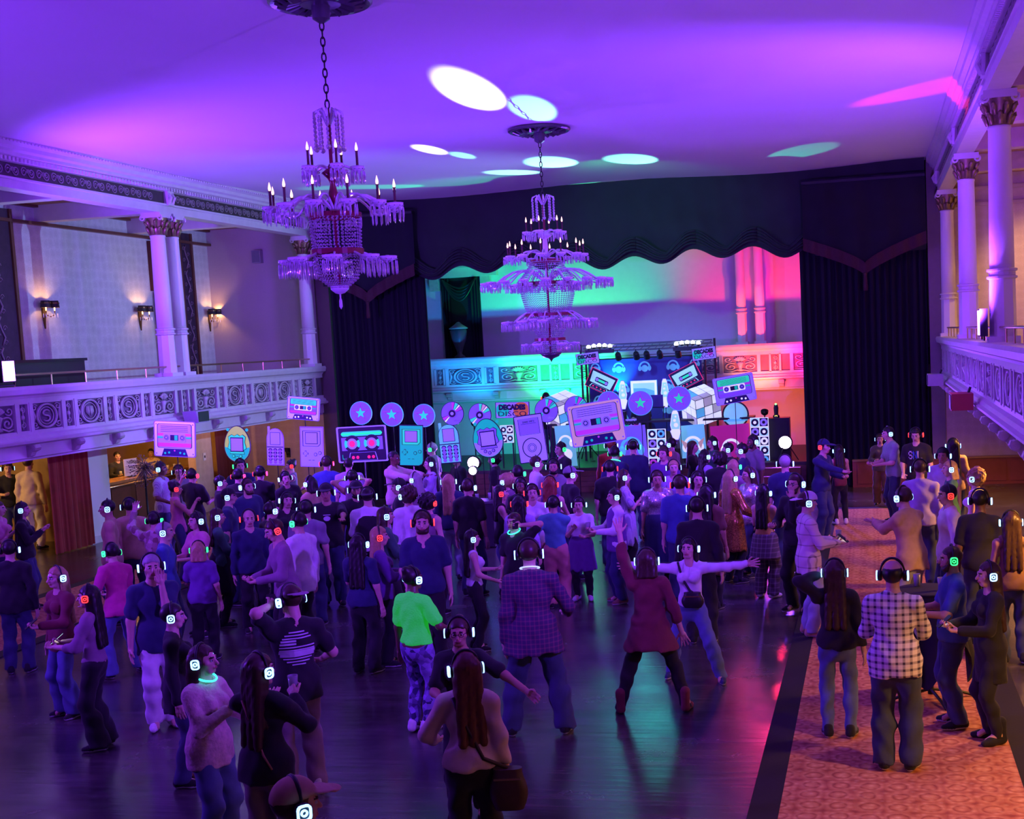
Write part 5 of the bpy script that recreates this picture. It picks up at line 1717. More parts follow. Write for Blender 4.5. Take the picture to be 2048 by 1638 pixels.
def head_geo(h):
    def cut(G, F):
        for s in (-1, 1):
            F = np.maximum(F, -(np.linalg.norm(G - np.array((s * 0.031, -0.102, 0.0), np.float32), axis=-1) - 0.016))
        return F
    V, Q = sdf_mesh(HEAD, h, 0.014, cut)
    C = V[Q].mean(1)
    mi = np.zeros(len(Q), int)
    mi[(np.abs(C[:, 0]) < 0.027) & (C[:, 2] < -0.052) & (C[:, 2] > -0.074) & (C[:, 1] < -0.08)] = 1
    mi[(np.abs(C[:, 0]) < 0.05) & (np.abs(C[:, 0]) > 0.012) & (C[:, 2] > 0.014) & (C[:, 2] < 0.028) & (C[:, 1] < -0.07)] = 2
    # eyeballs
    e = MB()
    for s in (-1, 1):
        e.sphere((s * 0.031, -0.079, 0.0), 0.0125, 8, 6)
    n = len(V)
    EV = np.array(e.v); EQ = np.array(e.f) + n
    EC = EV[np.array(e.f)].mean(1)
    emi = np.where(EC[:, 1] < -0.088, 2, 3)
    return np.vstack([V, EV]), np.vstack([Q, EQ]), np.concatenate([mi, emi])


def hand_prims(kind):
    """right hand, wrist at origin, fingers along -z, palm facing -y ... thumb towards +x"""
    pr = [('c', (0, 0, 0.02), (0, 0, -0.03), 0.026, 0.028), ('c', (-0.022, 0, -0.035), (-0.026, 0, -0.085), 0.016, 0.014), ('c', (0.0, 0, -0.035), (0, 0, -0.09), 0.017, 0.014), ('c', (0.022, 0, -0.035), (0.026, 0, -0.088), 0.016, 0.014)]
    curl = {'relax': 0.35, 'open': 0.05, 'grip': 1.15}[kind]
    spread = {'relax': 0.05, 'open': 0.28, 'grip': 0.02}[kind]
    for i, (x, L) in enumerate(((-0.033, 0.062), (-0.012, 0.078), (0.011, 0.083), (0.032, 0.074))):
        a = np.array((x, 0, -0.088 + (0.008 if i == 0 else 0)))
        ang = curl * 0.5; sp = spread * (i - 1.5) / 1.5
        p = a
        for s, (f, r0, r1) in enumerate(((0.45, 0.0098, 0.0092), (0.3, 0.0092, 0.0084), (0.25, 0.0084, 0.0072))):
            d = np.array((math.sin(sp), -math.sin(ang), -math.cos(ang)))
            q = p + d * L * f
            pr.append(('c', p, q, r0, r1))
            p = q; ang += curl * 0.75
    t0 = np.array((0.03, -0.008, -0.03)); t1 = np.array((0.052 + 0.01 * (spread > .2), -0.02, -0.06)); t2 = np.array((0.05 + 0.03 * (spread > .2), -0.035 if kind != 'grip' else -0.05, -0.092))
    pr += [('c', t0, t1, 0.014, 0.0105), ('c', t1, t2, 0.0105, 0.0085)]
    return pr


HEADS = {l: head_geo(h) for l, h in ((0, 0.0092), (1, 0.0135), (2, 0.0175))}
HANDS = {(k, l): sdf_mesh(hand_prims(k), h, 0.006) for k in ('relax', 'open', 'grip') for l, h in ((0, 0.0064), (1, 0.0082), (2, 0.0095))}


def hair_geo(style, h):
    pr = [('e', (0, 0.018, 0.034), (0.086, 0.105, 0.098))]
    k = 0.02
    rough = 0.0
    if style in ('long', 'longer', 'bob', 'wavy'):
        L = {'long': 0.30, 'longer': 0.42, 'bob': 0.13, 'wavy': 0.34}[style]
        w = 0.105 if style == 'wavy' else 0.09
        for x in (-0.05, 0.0, 0.05):
            pr.append(('c', (x, 0.06, 0.02), (x * 1.5, 0.115, -0.10 - L), 0.055, 0.032))
        for s in (-1, 1):
            pr.append(('c', (s * 0.07, 0.02, 0.02), (s * w, 0.045, -0.07 - L * 0.75), 0.034, 0.024))
        rough = 0.007 if style == 'wavy' else 0.0022
    if style == 'bun':
        pr.append(('e', (0, 0.085, 0.10), (0.045, 0.045, 0.045)))
    if style == 'pony':
        pr += [('c', (0, 0.1, 0.06), (0, 0.15, -0.02), 0.03, 0.04), ('c', (0, 0.15, -0.02), (0, 0.13, -0.22), 0.04, 0.015)]
    if style == 'curly':
        pr.append(('e', (0, 0.03, 0.03), (0.125, 0.13, 0.13))); rough = 0.012
    if style == 'buzz':
        pr = [('e', (0, 0.017, 0.033), (0.079, 0.099, 0.092))]
    if style == 'fringe':      # balding: hair only round the sides
        pr = [('e', (0, 0.018, 0.02), (0.083, 0.103, 0.09))]

    def cut(G, F):
        x, y, z = G[..., 0], G[..., 1], G[..., 2]
        face = sd_ell(G, (0, -0.105, -0.035), (0.072, 0.085, 0.10)) if style not in ('long', 'longer', 'wavy', 'bob') else sd_ell(G, (0, -0.11, -0.03), (0.066, 0.09, 0.105))
        F = np.maximum(F, -face)
        F = np.maximum(F, np.where((y < -0.035), -(z - 0.045), -1))
        if style in ('short', 'buzz', 'bun', 'pony', 'fringe'):
            F = np.maximum(F, -(z + 0.075 + 0.25 * np.minimum(0, y)) if style != 'fringe' else np.maximum(-(z + 0.07), z - 0.065))
        if style == 'bob':
            F = np.maximum(F, -(z + 0.16))
        return F

    def add(G):
        a = np.arctan2(G[..., 0], G[..., 1] + 0.3)
        f = rough * np.sin(a * 90 + 14 * G[..., 2]) + rough * 0.7 * np.sin(G[..., 2] * 70 + G[..., 0] * 90)
        return f
    return sdf_mesh(pr, h, k, cut, add if rough else None)


HAIRM = {}


def hair_mesh(style, lod):
    key = (style, lod)
    if key not in HAIRM:
        V, Q = hair_geo(style, (0.0125, 0.016, 0.021)[lod])
        HAIRM[key] = np_mesh('hair', V, Q, [mat('hair_black')])
    return HAIRM[key]


def cap_mesh():
    h = 0.011

    def cut(G, F):
        F = np.maximum(F, -(G[..., 2] - 0.04 + 0.1 * G[..., 1]))
        br = np.maximum(sd_ell(G, (0, -0.12, 0.045), (0.085, 0.10, 0.05)), np.abs(G[..., 2] - 0.052 - 0.12 * (G[..., 1] + 0.1)) - 0.006)
        return np.minimum(F, br)
    V, Q = sdf_mesh([('e', (0, 0.014, 0.036), (0.092, 0.112, 0.104)), ('e', (0, -0.14, 0.05), (0.09, 0.10, 0.03))][:1] + [('e', (0, -0.2, 0.05), (0.004, 0.03, 0.01))], h, 0.002, cut)
    return np_mesh('cap', V, Q, [mat('hair_black')])


def shoe_mesh(kind):
    pr = [('c', (0, 0.03, 0.045), (0, -0.10, 0.036), 0.042, 0.040), ('c', (0, -0.10, 0.034), (0, -0.17, 0.030), 0.040, 0.030), ('c', (0, 0.03, 0.06), (0, 0.02, 0.10 if kind != 'boot' else 0.22), 0.042, 0.045 if kind != 'boot' else 0.052)]

    def cut(G, F):
        return np.maximum(F, -(G[..., 2] - 0.002))
    V, Q = sdf_mesh(pr, 0.013, 0.03, cut)
    C = V[Q].mean(1)
    mi = (C[:, 2] < 0.022).astype(int)
    return np_mesh('shoe', V, Q, [mat('hair_black'), mat('sole_white', (0.6, 0.6, 0.6), 0.6)], mi)


mat('hair_black', (0.012, 0.009, 0.008), 0.45, noise=0.4, scale=40)
CAPM = cap_mesh()
SHOES = {k: shoe_mesh(k) for k in ('shoe', 'boot')}


def phones_meshes():
    b = MB()
    pts = [(0.098 * math.cos(q), 0.012, 0.012 + 0.127 * math.sin(q)) for q in [PI * i / 14 for i in range(15)]]
    b.tube(pts, [0.008] * 3 + [0.011] * 9 + [0.008] * 3, 6)
    for s in (-1, 1):
        M_ = Matrix.Translation((s * 0.083, 0.012, -0.004)) @ Matrix.Rotation(s * PI / 2, 4, 'Y')
        b.lathe([(0.03, 0.0), (0.043, 0.004), (0.046, 0.02), (0.044, 0.034), (0.034, 0.036)], 14, M_)
    led = MB()
    M_ = Matrix.Translation((0.121, 0.012, -0.004)) @ Matrix.Rotation(PI / 2, 4, 'Z')
    led.ringprism(rrect(0.070, 0.078, 0.022, n=3), rrect(0.050, 0.058, 0.016, n=3), -0.008, 0.012, M_)
    led.ringprism(circ(0.018, 12), circ(0.009, 12), -0.006, 0.004, M_)
    return b.mesh('headphones', BLACKP, True), led.mesh('light_ring', BLACKP)


HPM, LEDM = phones_meshes()
# light ring meshes sit on +x; mirrored copies use scale -1
LEDC = {'w': mat('led_white_blue', (0.5, 0.7, 1), 0.4, emit=(0.24, 0.52, 1.0), power=3.4), 'r': mat('led_red', (1, 0.2, 0.1), 0.4, emit=(1.0, 0.03, 0.02), power=2.6), 'g': mat('led_green', (0.2, 1, 0.4), 0.4, emit=(0.02, 0.9, 0.16), power=2.2)}
SKIN = {'l': mat('skin_light', (0.62, 0.38, 0.29), 0.5, noise=0.08, scale=25), 'm': mat('skin_tan', (0.45, 0.25, 0.16), 0.5, noise=0.08, scale=25), 'd': mat('skin_brown', (0.17, 0.085, 0.05), 0.45, noise=0.08, scale=25)}
LIPS = mat('lips', (0.42, 0.14, 0.13), 0.4); EYEW = mat('eye_white', (0.7, 0.68, 0.66), 0.2); BROW = mat('brow', (0.03, 0.02, 0.015), 0.5)
HAIRC = {'k': mat('hair_black'), 'b': mat('hair_brown', (0.05, 0.025, 0.014), 0.42, noise=0.4, scale=40), 'y': mat('hair_blond', (0.42, 0.27, 0.12), 0.42, noise=0.35, scale=40), 'r': mat('hair_red', (0.22, 0.05, 0.02), 0.42, noise=0.35, scale=40), 'g': mat('hair_grey', (0.32, 0.30, 0.29), 0.5, noise=0.25, scale=40), 'a': mat('hair_auburn', (0.10, 0.03, 0.015), 0.42, noise=0.35, scale=40)}
CLOTH = dict(black=(0.012, 0.012, 0.014), navy=(0.02, 0.03, 0.09), blue=(0.05, 0.09, 0.30), jeans=(0.10, 0.15, 0.30), djeans=(0.035, 0.05, 0.11), ljeans=(0.32, 0.36, 0.46), white=(0.72, 0.70, 0.72), cream=(0.62, 0.50, 0.40), tan=(0.48, 0.32, 0.18),
             grey=(0.22, 0.21, 0.23), mauve=(0.26, 0.16, 0.22), pink=(0.62, 0.22, 0.32), magenta=(0.55, 0.04, 0.22), maroon=(0.16, 0.025, 0.035), purple=(0.14, 0.05, 0.25), lav=(0.42, 0.36, 0.58), teal=(0.08, 0.32, 0.36), sage=(0.26, 0.34, 0.30), brown=(0.16, 0.08, 0.045), taupe=(0.24, 0.19, 0.17), red=(0.45, 0.04, 0.03),
             yellow=(0.50, 0.32, 0.07), olive=(0.12, 0.11, 0.06), green=(0.04, 0.14, 0.09), peachp=(0.55, 0.24, 0.20))
SPECIAL = {}


def cloth(key):
    if key in SPECIAL:
        return SPECIAL[key]
    c = CLOTH[key]
    return mat('cloth_' + key, c, 0.85, noise=0.18, scale=18, bump=0.25, sheen=0.1)


SPECIAL['plaid_w'] = plaid_mat('cloth_plaid_white', (0.72, 0.70, 0.74), (0.04, 0.03, 0.08), 5.6, 0.55, 0.3)
SPECIAL['plaid_d'] = plaid_mat('cloth_plaid_dark', (0.05, 0.03, 0.08), (0.20, 0.05, 0.10), 7.5, 0.7, 0.2)
SPECIAL['grid_w'] = plaid_mat('cloth_grid_white', (0.66, 0.56, 0.58), (0.10, 0.05, 0.08), 2.4, 0.965, 0.02)
SPECIAL['plaid_g'] = plaid_mat('cloth_plaid_grey', (0.10, 0.08, 0.09), (0.30, 0.24, 0.26), 5.0, 0.8, 0.15)
SPECIAL['stripe_w'] = plaid_mat('cloth_stripe', (0.62, 0.62, 0.70), (0.20, 0.20, 0.32), 14.0, 0.6, 0.2)
SPECIAL['neon'] = mat('cloth_neon_green', (0.05, 0.85, 0.08), 0.7, emit=(0.02, 0.9, 0.06), power=0.28, noise=0.25, scale=60, bump=0.6)
SPECIAL['sequin_w'] = sparkle_mat('cloth_sequin_silver', (0.45, 0.40, 0.5), (0.95, 0.9, 0.95))
SPECIAL['sequin_g'] = sparkle_mat('cloth_sequin_gold', (0.25, 0.12, 0.03), (0.80, 0.45, 0.12))
SPECIAL['leggings'] = sparkle_mat('cloth_galaxy', (0.03, 0.02, 0.10), (0.35, 0.25, 0.65), 22)
SPECIAL['fur'] = mat('cloth_fur', (0.66, 0.46, 0.40), 0.95, noise=0.35, scale=30, bump=1.0, sheen=0.5)
SPECIAL['camo'] = sparkle_mat('cloth_camo', (0.22, 0.12, 0.10), (0.60, 0.45, 0.42), 14)
for n_ in ('leggings', 'camo'):
    bs = SPECIAL[n_].node_tree.nodes['Principled BSDF']; bs.inputs['Metallic'].default_value = 0; bs.inputs['Roughness'].default_value = 0.85

HANDPOS = {  # right-hand targets (x is mirrored for the left), metres on a 1.75 m body, forward = -y
    'down': ((-0.265, -0.02, 0.80), 'relax'), 'hold': ((-0.13, -0.33, 1.14), 'grip'), 'chest': ((-0.07, -0.26, 1.27), 'relax'), 'up': ((-0.30, -0.10, 2.02), 'open'), 'face': ((-0.06, -0.17, 1.47), 'relax'),
    'ear': ((-0.17, -0.05, 1.60), 'grip'), 'out': ((-0.80, -0.10, 1.46), 'open'), 'pocket': ((-0.22, -0.09, 0.93), 'relax'), 'clap': ((-0.02, -0.46, 1.36), 'open'), 'hip': ((-0.24, -0.04, 1.02), 'relax'), 'reach': ((-0.25, -0.55, 1.30), 'relax'),
    'low': ((-0.18, -0.25, 0.98), 'relax'), 'bent': ((-0.30, -0.25, 1.05), 'relax'), 'wide': ((-0.50, -0.12, 1.0), 'open'), 'high': ((-0.42, -0.2, 1.75), 'open'), 'cross': ((0.10, -0.20, 1.16), 'relax'), 'glass': ((-0.10, -0.30, 1.36), 'grip'), 'away': ((-0.62, -0.25, 1.12), 'relax'), 'thigh': ((-0.33, -0.03, 0.86), 'open')}
STANCE = {'std': ((-0.11, 0.0), (0.11, 0.0)), 'wide': ((-0.24, 0.02), (0.24, 0.0)), 'vwide': ((-0.34, 0.0), (0.34, 0.03)), 'step': ((-0.11, -0.16), (0.12, 0.12)), 'step2': ((-0.12, 0.12), (0.11, -0.16)), 'cross': ((-0.03, -0.05), (0.07, 0.07)), 'lunge': ((-0.26, 0.10), (0.36, -0.14)), 'close': ((-0.085, 0.0), (0.085, 0.01))}


def ik(a, t, l1, l2, pole):
    a = np.asarray(a, float); t = np.asarray(t, float)
    d = t - a; L = np.linalg.norm(d)
    m = (l1 + l2) * 0.995
    if L > m:
        d *= m / L; t = a + d; L = m
    L = max(L, abs(l1 - l2) + 0.02)
    u = d / max(np.linalg.norm(d), 1e-6)
    x = (l1 * l1 - l2 * l2 + L * L) / (2 * L)
    hgt = math.sqrt(max(0, l1 * l1 - x * x))
    p = np.asarray(pole, float); p = p - u * (p @ u); p /= max(np.linalg.norm(p), 1e-6)
    return a + u * x + p * hgt, a + u * L


def rot_about(p, c, ax, ay):
    """lean: rotate about x (forward) then y (sideways)"""
    q = np.asarray(p, float) - c
    ca, sa = math.cos(ax), math.sin(ax)
    q = np.array((q[0], q[1] * ca - q[2] * sa, q[1] * sa + q[2] * ca))
    cb, sb = math.cos(ay), math.sin(ay)
    q = np.array((q[0] * cb + q[2] * sb, q[1], -q[0] * sb + q[2] * cb))
    return q + c


NPERSON = [0]


def person(loc, H, yaw, label, hair='short', hc='k', skin='l', top='black', sleeve='short', bottom='djeans', leg='trouser', led='w', arms=('down', 'down'), stance='std',
           lean=(0.0, 0.0), head=(0.0, 0.0), sex='m', hem=0.86, lod=1, shoe='shoe', shoec='black', cap=None, girth=1.0, neck='crew', hands=None, bare_legs=False, sole=True, seed=0, group='dancers wearing lit headphones'):
    """loc on the floor, yaw in degrees: 0 faces the camera side (-y), 90 faces +x"""
    s = H / 1.75
    h = (0.0185, 0.026, 0.036)[lod]
    f = sex == 'f'
    g = girth
    rw = random.Random(seed * 7 + 13)
    shw = (0.158 if f else 0.178); hipx = 0.086
    hipz = 0.92
    c0 = np.array((0, 0, hipz + 0.03))
    R = lambda p: rot_about(p, c0, math.radians(lean[0]), math.radians(lean[1]))
    (rx, ry), (lx, ly) = STANCE[stance]
    sway = ((rx + lx) / 2, (ry + ly) / 2)
    spread = abs(lx - rx)
    drop = max(0.0, 0.80 - math.sqrt(max(0.1, 0.80 ** 2 - max(0, (spread / 2 - 0.1)) ** 2 - ((ly - ry) / 2) ** 2))) + 0.012
    pz = np.array((sway[0] * 0.5, sway[1], -drop))
    J = {}
    J['pel'] = np.array((0, 0, 0.96)) + pz
    c0 = c0 + pz
    for nm, p in (('wai', (0, 0.0, 1.10)), ('che', (0, 0.0, 1.30)), ('neb', (0, 0.018, 1.44)), ('net', (0, 0.0, 1.55)), ('hd', (0, -0.012, 1.632)), ('shr', (-shw, 0.012, 1.395)), ('shl', (shw, 0.012, 1.395))):
        J[nm] = R(np.array(p) + pz)
    for sd, x0, y0 in (('r', rx, ry), ('l', lx, ly)):
        hp = np.array((-hipx if sd == 'r' else hipx, 0, hipz)) + pz
        an = np.array((x0, y0 + 0.02, 0.095))
        kn, an = ik(hp, an, 0.435, 0.405, (0.15 * (-1 if sd == 'r' else 1), -1, 0))
        J['hip' + sd], J['kne' + sd], J['ank' + sd] = hp, kn, an
    wr = {}
    for sd, m_ in (('r', 1), ('l', -1)):
        spec = arms[0 if sd == 'r' else 1]
        tgt, hk = HANDPOS[spec] if isinstance(spec, str) else (spec[0], spec[1])
        tgt = R(np.array((tgt[0] * m_, tgt[1], tgt[2])) + pz)
        sh = J['sh' + sd]
        pole = (-0.6 * m_, 0.9, -0.5) if tgt[2] < 1.62 else (-1.0 * m_, 0.1, -0.3)
        el, wri = ik(sh, tgt, 0.285, 0.255, pole)
        J['elb' + sd], J['wri' + sd] = el, wri
        wr[sd] = (el, wri, hk)
    # --- body field
    fl_ = 0.70
    tr = [('c', J['pel'], J['wai'], (0.150 if f else 0.138) * g, (0.110 if f else 0.122) * g, fl_ + 0.04), ('c', J['wai'], J['che'], (0.110 if f else 0.122) * g, (0.126 if f else 0.145) * g, fl_),
          ('c', J['che'], J['neb'] - np.array((0, 0, 0.07)), (0.126 if f else 0.145) * g, 0.09, fl_), ('c', J['neb'] + np.array((0, 0, 0.01)), J['shr'], 0.052, 0.054), ('c', J['neb'] + np.array((0, 0, 0.01)), J['shl'], 0.052, 0.054)]
    if f:
        for e in (-1, 1):
            tr.append(('e', R(np.array((0.07 * e, -0.085, 1.30)) + pz), (0.062, 0.055, 0.062)))
    legs = []
    for sd in 'rl':
        k = J['kne' + sd]; a = J['ank' + sd]; hp = J['hip' + sd]
        cv = 0.016 if leg in ('trouser', 'flare', 'skinny', 'loose') else 0.0
        legs += [('c', hp, k, 0.078 * g - cv, 0.060 - cv), ('c', k, k + (a - k) * 0.35 + np.array((0, 0.012, 0)), 0.058 - cv, 0.060 - cv), ('c', k + (a - k) * 0.35 + np.array((0, 0.012, 0)), a, 0.060 - cv, 0.040)]
    armp = []
    for sd in 'rl':
        el, wri, hk = wr[sd]
        ca = 0.010 if sleeve == 'long' else 0.0
        armp += [('c', J['sh' + sd], el, 0.054 * (0.88 if f else 1) - ca, 0.042 * (0.9 if f else 1) - ca), ('c', el, wri, 0.043 * (0.9 if f else 1) - ca, 0.029)]
    body = tr + legs + armp + [('c', J['neb'] - np.array((0, 0, 0.03)), J['net'], 0.062, 0.054), ('c', J['ankr'], J['ankr'] + np.array((0, -0.11, -0.055)), 0.038, 0.03), ('c', J['ankl'], J['ankl'] + np.array((0, -0.11, -0.055)), 0.038, 0.03)]
    V, Q = sdf_mesh(body, h, 0.035)
    parts = [(V, Q, np.zeros(len(Q), int))]
    # head
    hv, hq, hm = HEADS[lod]
    hy, hp_ = math.radians(head[0]), math.radians(head[1])
    HM = Matrix.Translation(J['hd']) @ Matrix.Rotation(math.radians(lean[1]) * 0.6, 4, 'Y') @ Matrix.Rotation(hy, 4, 'Z') @ Matrix.Rotation(hp_ + math.radians(lean[0]) * 0.5, 4, 'X')
    A = np.array(HM.to_3x3()); tv = np.array(HM.to_translation())
    parts.append((hv @ A.T + tv, hq, hm))
    # hands
    hp_out = {}
    for sd in 'rl':
        el, wri, hk = wr[sd]
        d = wri - el; d /= np.linalg.norm(d)
        zax = -d
        pref = np.array((0.0, -1.0, 0.0)) if abs(d[1]) < 0.8 else np.array((0, 0, 1.0))
        if hk in ('relax', 'grip') and d[2] < -0.7:
            pref = np.array((1.0 if sd == 'r' else -1.0, -0.2, 0))
        yax = -(pref - zax * (pref @ zax)); yax /= np.linalg.norm(yax)
        xax = np.cross(yax, zax)
        B_ = np.stack([xax, yax, zax], 1)
        v0, q0 = HANDS[(hk, lod)]
        v0 = v0.copy()
        flip = False
        # thumb points forward / inward
        want = np.array((0.3 if sd == 'r' else -0.3, -0.6, 0.6))
        if xax @ want < 0:
            v0[:, 0] *= -1; flip = True
        vv = v0 @ B_.T + wri
        parts.append((vv, q0[:, ::-1] if flip else q0, np.zeros(len(q0), int)))
        hp_out[sd] = wri + d * 0.09 - yax * 0.025
    off = 0; VV = []; QQ = []; MM = []
    for v, q, m_ in parts:
        VV.append(v); QQ.append(q + off); MM.append(m_); off += len(v)
    me = np_mesh('person', np.vstack(VV) * s, np.vstack(QQ), [SKIN[skin], LIPS, BROW, EYEW], np.concatenate(MM))
    root = link('person', me, None, loc, (0, 0, math.radians(yaw)))
    tag(root, label, 'person', group)
    # --- clothing
    ph = rw.uniform(0, 6)

    def fold(G):
        return 0.005 * np.sin(G[..., 2] * 34 + 5 * np.sin(G[..., 0] * 9 + ph) + ph) + 0.004 * np.sin(G[..., 0] * 40 + G[..., 2] * 21 + ph)
    ease = 0.016 + (0.012 if lod == 2 else 0.002 * lod)
    if top:
        base = [p if p[0] == 'e' else ('c', p[1], p[2], p[3] + ease, p[4] + ease) + tuple(p[5:]) for p in tr]
        base = [p if p[0] == 'c' else ('e', p[1], tuple(np.array(p[2]) + 0.012)) for p in base]
        if hem < 0.94:
            hz = R(np.array((0, 0, hem - 0.02)) + pz)
            hw_ = hipx + 0.079 * g + {'loose': 0.030, 'skinny': 0.010}.get(leg, 0.018) + 0.012 + (0.008 if lod == 2 else 0)
            base.append(('c', J['pel'], hz, hw_, hw_ + max(0, spread - 0.22) * 0.25, 0.72))
            base.append(('c', J['wai'], J['pel'], 0.12 * g + ease, hw_, 0.72))
        sl = []
        for sd in 'rl':
            el, wri, hk = wr[sd]
            sh = J['sh' + sd]
            e2 = 0.014 + (0.008 if lod == 2 else 0)
            if sleeve == 'long':
                sl += [('c', sh, el, 0.056 + e2 * .6, 0.044 + e2), ('c', el, wri - (wri - el) * 0.06, 0.044 + e2, 0.034 + e2)]
            elif sleeve == 'mid':
                sl += [('c', sh, el, 0.056 + e2 * .6, 0.048 + e2), ('c', el, el + (wri - el) * 0.45, 0.048 + e2, 0.042 + e2)]
            elif sleeve == 'short':
                sl += [('c', sh, sh + (el - sh) * 0.72, 0.054 + e2, 0.056 + e2)]
        ntop = R(np.array((0, -0.02, 1.485 if neck == 'crew' else (1.50 if neck == 'collar' else 1.44))) + pz)

        def cut(G, F):
            zz = G[..., 2]
            F = np.maximum(F, -(zz - (hem + pz[2] + 0.01 * np.sin(G[..., 0] * 14 + ph))))
            F = np.maximum(F, -sd_cone(G, ntop, ntop + np.array((0, 0, 0.3)), 0.058 if neck != 'tank' else 0.075, 0.075))
            if neck == 'vee':
                F = np.maximum(F, -sd_cone(G, ntop + np.array((0, -0.10, -0.05)), ntop + np.array((0, -0.04, 0.2)), 0.03, 0.07))
            if sleeve == 'none':
                F = np.maximum(F, np.abs(G[..., 0] - (J['che'][0])) - shw * 0.86)
            return F
        V, Q = sdf_mesh(base + sl, h, 0.028, cut, fold)
        link('shirt', np_mesh('shirt', V * s, Q, [cloth(top)]), root)
    if leg == 'skirt' or leg == 'dress' or leg == 'longskirt':
        zb = {'skirt': 0.52, 'dress': 0.50, 'longskirt': 0.30}[leg]
        pr = [('c', J['wai'], J['pel'], 0.125 * g + ease, 0.17 * g + ease, 0.74), ('c', J['pel'], np.array((sway[0], sway[1], zb - 0.02)), 0.17 * g + ease, 0.23 * g, 0.85)]

        def cut(G, F):
            F = np.maximum(F, -(G[..., 2] - zb - 0.01 * np.sin(np.arctan2(G[..., 0], G[..., 1]) * 7)))
            return np.maximum(F, G[..., 2] - (J['wai'][2] + 0.02))

        def add(G):
            return 0.012 * np.sin(np.arctan2(G[..., 0], G[..., 1]) * 9 + ph) * np.clip((1.0 - G[..., 2]) * 2, 0, 1)
        V, Q = sdf_mesh(pr, h, 0.03, cut, add)
        link('skirt', np_mesh('skirt', V * s, Q, [cloth(bottom)]), root)
    if leg in ('trouser', 'flare', 'skinny', 'capri', 'loose') or (leg in ('skirt', 'dress', 'longskirt') and not bare_legs):
        e0 = {'trouser': 0.018, 'flare': 0.016, 'skinny': 0.010, 'capri': 0.012, 'loose': 0.030}.get(leg, 0.010) + (0.008 if lod == 2 else 0)
        e1 = {'trouser': 0.034, 'flare': 0.075, 'skinny': 0.012, 'capri': 0.016, 'loose': 0.048}.get(leg, 0.012) + (0.006 if lod == 2 else 0)
        pr = [('c', J['pel'] + np.array((0, 0, 0.06)), J['pel'] - np.array((0, 0, 0.05)), 0.128 * g + ease * .8, 0.14 * g + ease * .8, 0.74)]
        for sd in 'rl':
            k = J['kne' + sd]; a = J['ank' + sd]; hp = J['hip' + sd]
            cf = k + (a - k) * 0.35 + np.array((0, 0.012, 0)); ek = e0 + (e1 - e0) * 0.3
            pr += [('c', hp, k, 0.079 * g + e0, 0.062 + e0), ('c', k, cf, 0.060 + e0, 0.058 + ek), ('c', cf, a - np.array((0, 0, 0.04)), 0.058 + ek, 0.044 + e1)]
        zb = 0.34 if leg == 'capri' else 0.055

        def cut(G, F):
            F = np.maximum(F, -(G[..., 2] - zb))
            return np.maximum(F, G[..., 2] - (J['pel'][2] + 0.09))
        V, Q = sdf_mesh(pr, h, 0.03, cut, fold)
        bm_ = cloth(bottom if leg not in ('skirt', 'dress', 'longskirt') else 'black')
        link('trousers', np_mesh('trousers', V * s, Q, [bm_]), root)
    for sd in 'rl':
        a = J['ank' + sd]
        o = link('shoe', SHOES[shoe], root, (a[0] * s, (a[1] + 0.01) * s, max(0, (a[2] - 0.095)) * s), (0, 0, math.radians(-14 if sd == 'r' else 14)), [cloth(shoec), mat('sole_white') if sole else BLACKP])
        o.scale = (s, s, s)
    # --- hair, cap, headphones follow the head
    def on_head(nm, me_, m_=None, par=None):
        o = link(nm, me_, root, None, None, m_)
        o.matrix_local = Matrix.Scale(s, 4) @ HM
        return o
    if hair != 'bald':
        on_head('hair', hair_mesh(hair, lod), [HAIRC[hc]])
    if cap:
        o = on_head('cap', CAPM, [cloth(cap[0])])
        if cap[1]:
            o.matrix_local = Matrix.Scale(s, 4) @ HM @ Matrix.Rotation(PI, 4, 'Z')
    if led:
        o = on_head('headphones', HPM)
        for e in (1, -1):
            r_ = link('light_ring', LEDM, o, None, None, [LEDC[led]])
            r_.scale = (e, 1, 1)
    RZ = Matrix.Translation(Vector(loc)) @ Matrix.Rotation(math.radians(yaw), 4, 'Z') @ Matrix.Scale(s, 4)
    NPERSON[0] += 1
    return {'root': root, 'r': RZ @ Vector(hp_out['r']), 'l': RZ @ Vector(hp_out['l']), 'M': RZ, 'J': J, 's': s, 'HM': RZ @ HM, 'W': root}


# ------------------------------------------------------------------ the crowd (head pixel, height, apparent facing, looks)
CROWD = []


def q(hx, hy, H, face, label, **kw):
    CROWD.append((hx, hy, H, face, label, kw))


F_ = dict(sex='f')
# nearest row
q(588, 1606, 1.74, 110, 'person in tan cap and headphones cut off by the bottom edge', hair='short', hc='b', cap=('tan', False), top='grey', lod=0, led='w', bottom='djeans')
q(405, 1318, 1.62, 50, 'woman in pink fur coat with glowing teal necklace', hair='bob', hc='b', top='fur', sleeve='long', bottom='jeans', led='w', arms=('chest', 'bent'), hem=0.80, girth=1.22, lod=0, head=(12, -4), **F_)
q(518, 1338, 1.68, 150, 'long dark haired woman in black top with tan shoulder strap', hair='longer', hc='b', top='black', sleeve='long', bottom='taupe', leg='loose', led='w', arms=('glass', 'reach'), hem=0.84, lod=0, head=(-25, 0), **F_)
q(600, 1196, 1.80, 195, 'man in pale cap and black printed t-shirt seen from behind', hair='short', hc='b', cap=('mauve', True), top='black', bottom='mauve', led='w', arms=('bent', 'ear'), feet=(610, 1585), lod=0, girth=1.12, hem=0.80, shoec='white', head=(20, 8))
q(336, 1128, 1.76, 8, 'man in white jeans and navy polo touching his chin', hair='short', hc='g', top='navy', bottom='white', led='w', arms=('down', 'face'), feet=(330, 1455), lod=0, shoec='white', girth=1.06, hem=0.78, stance='close')
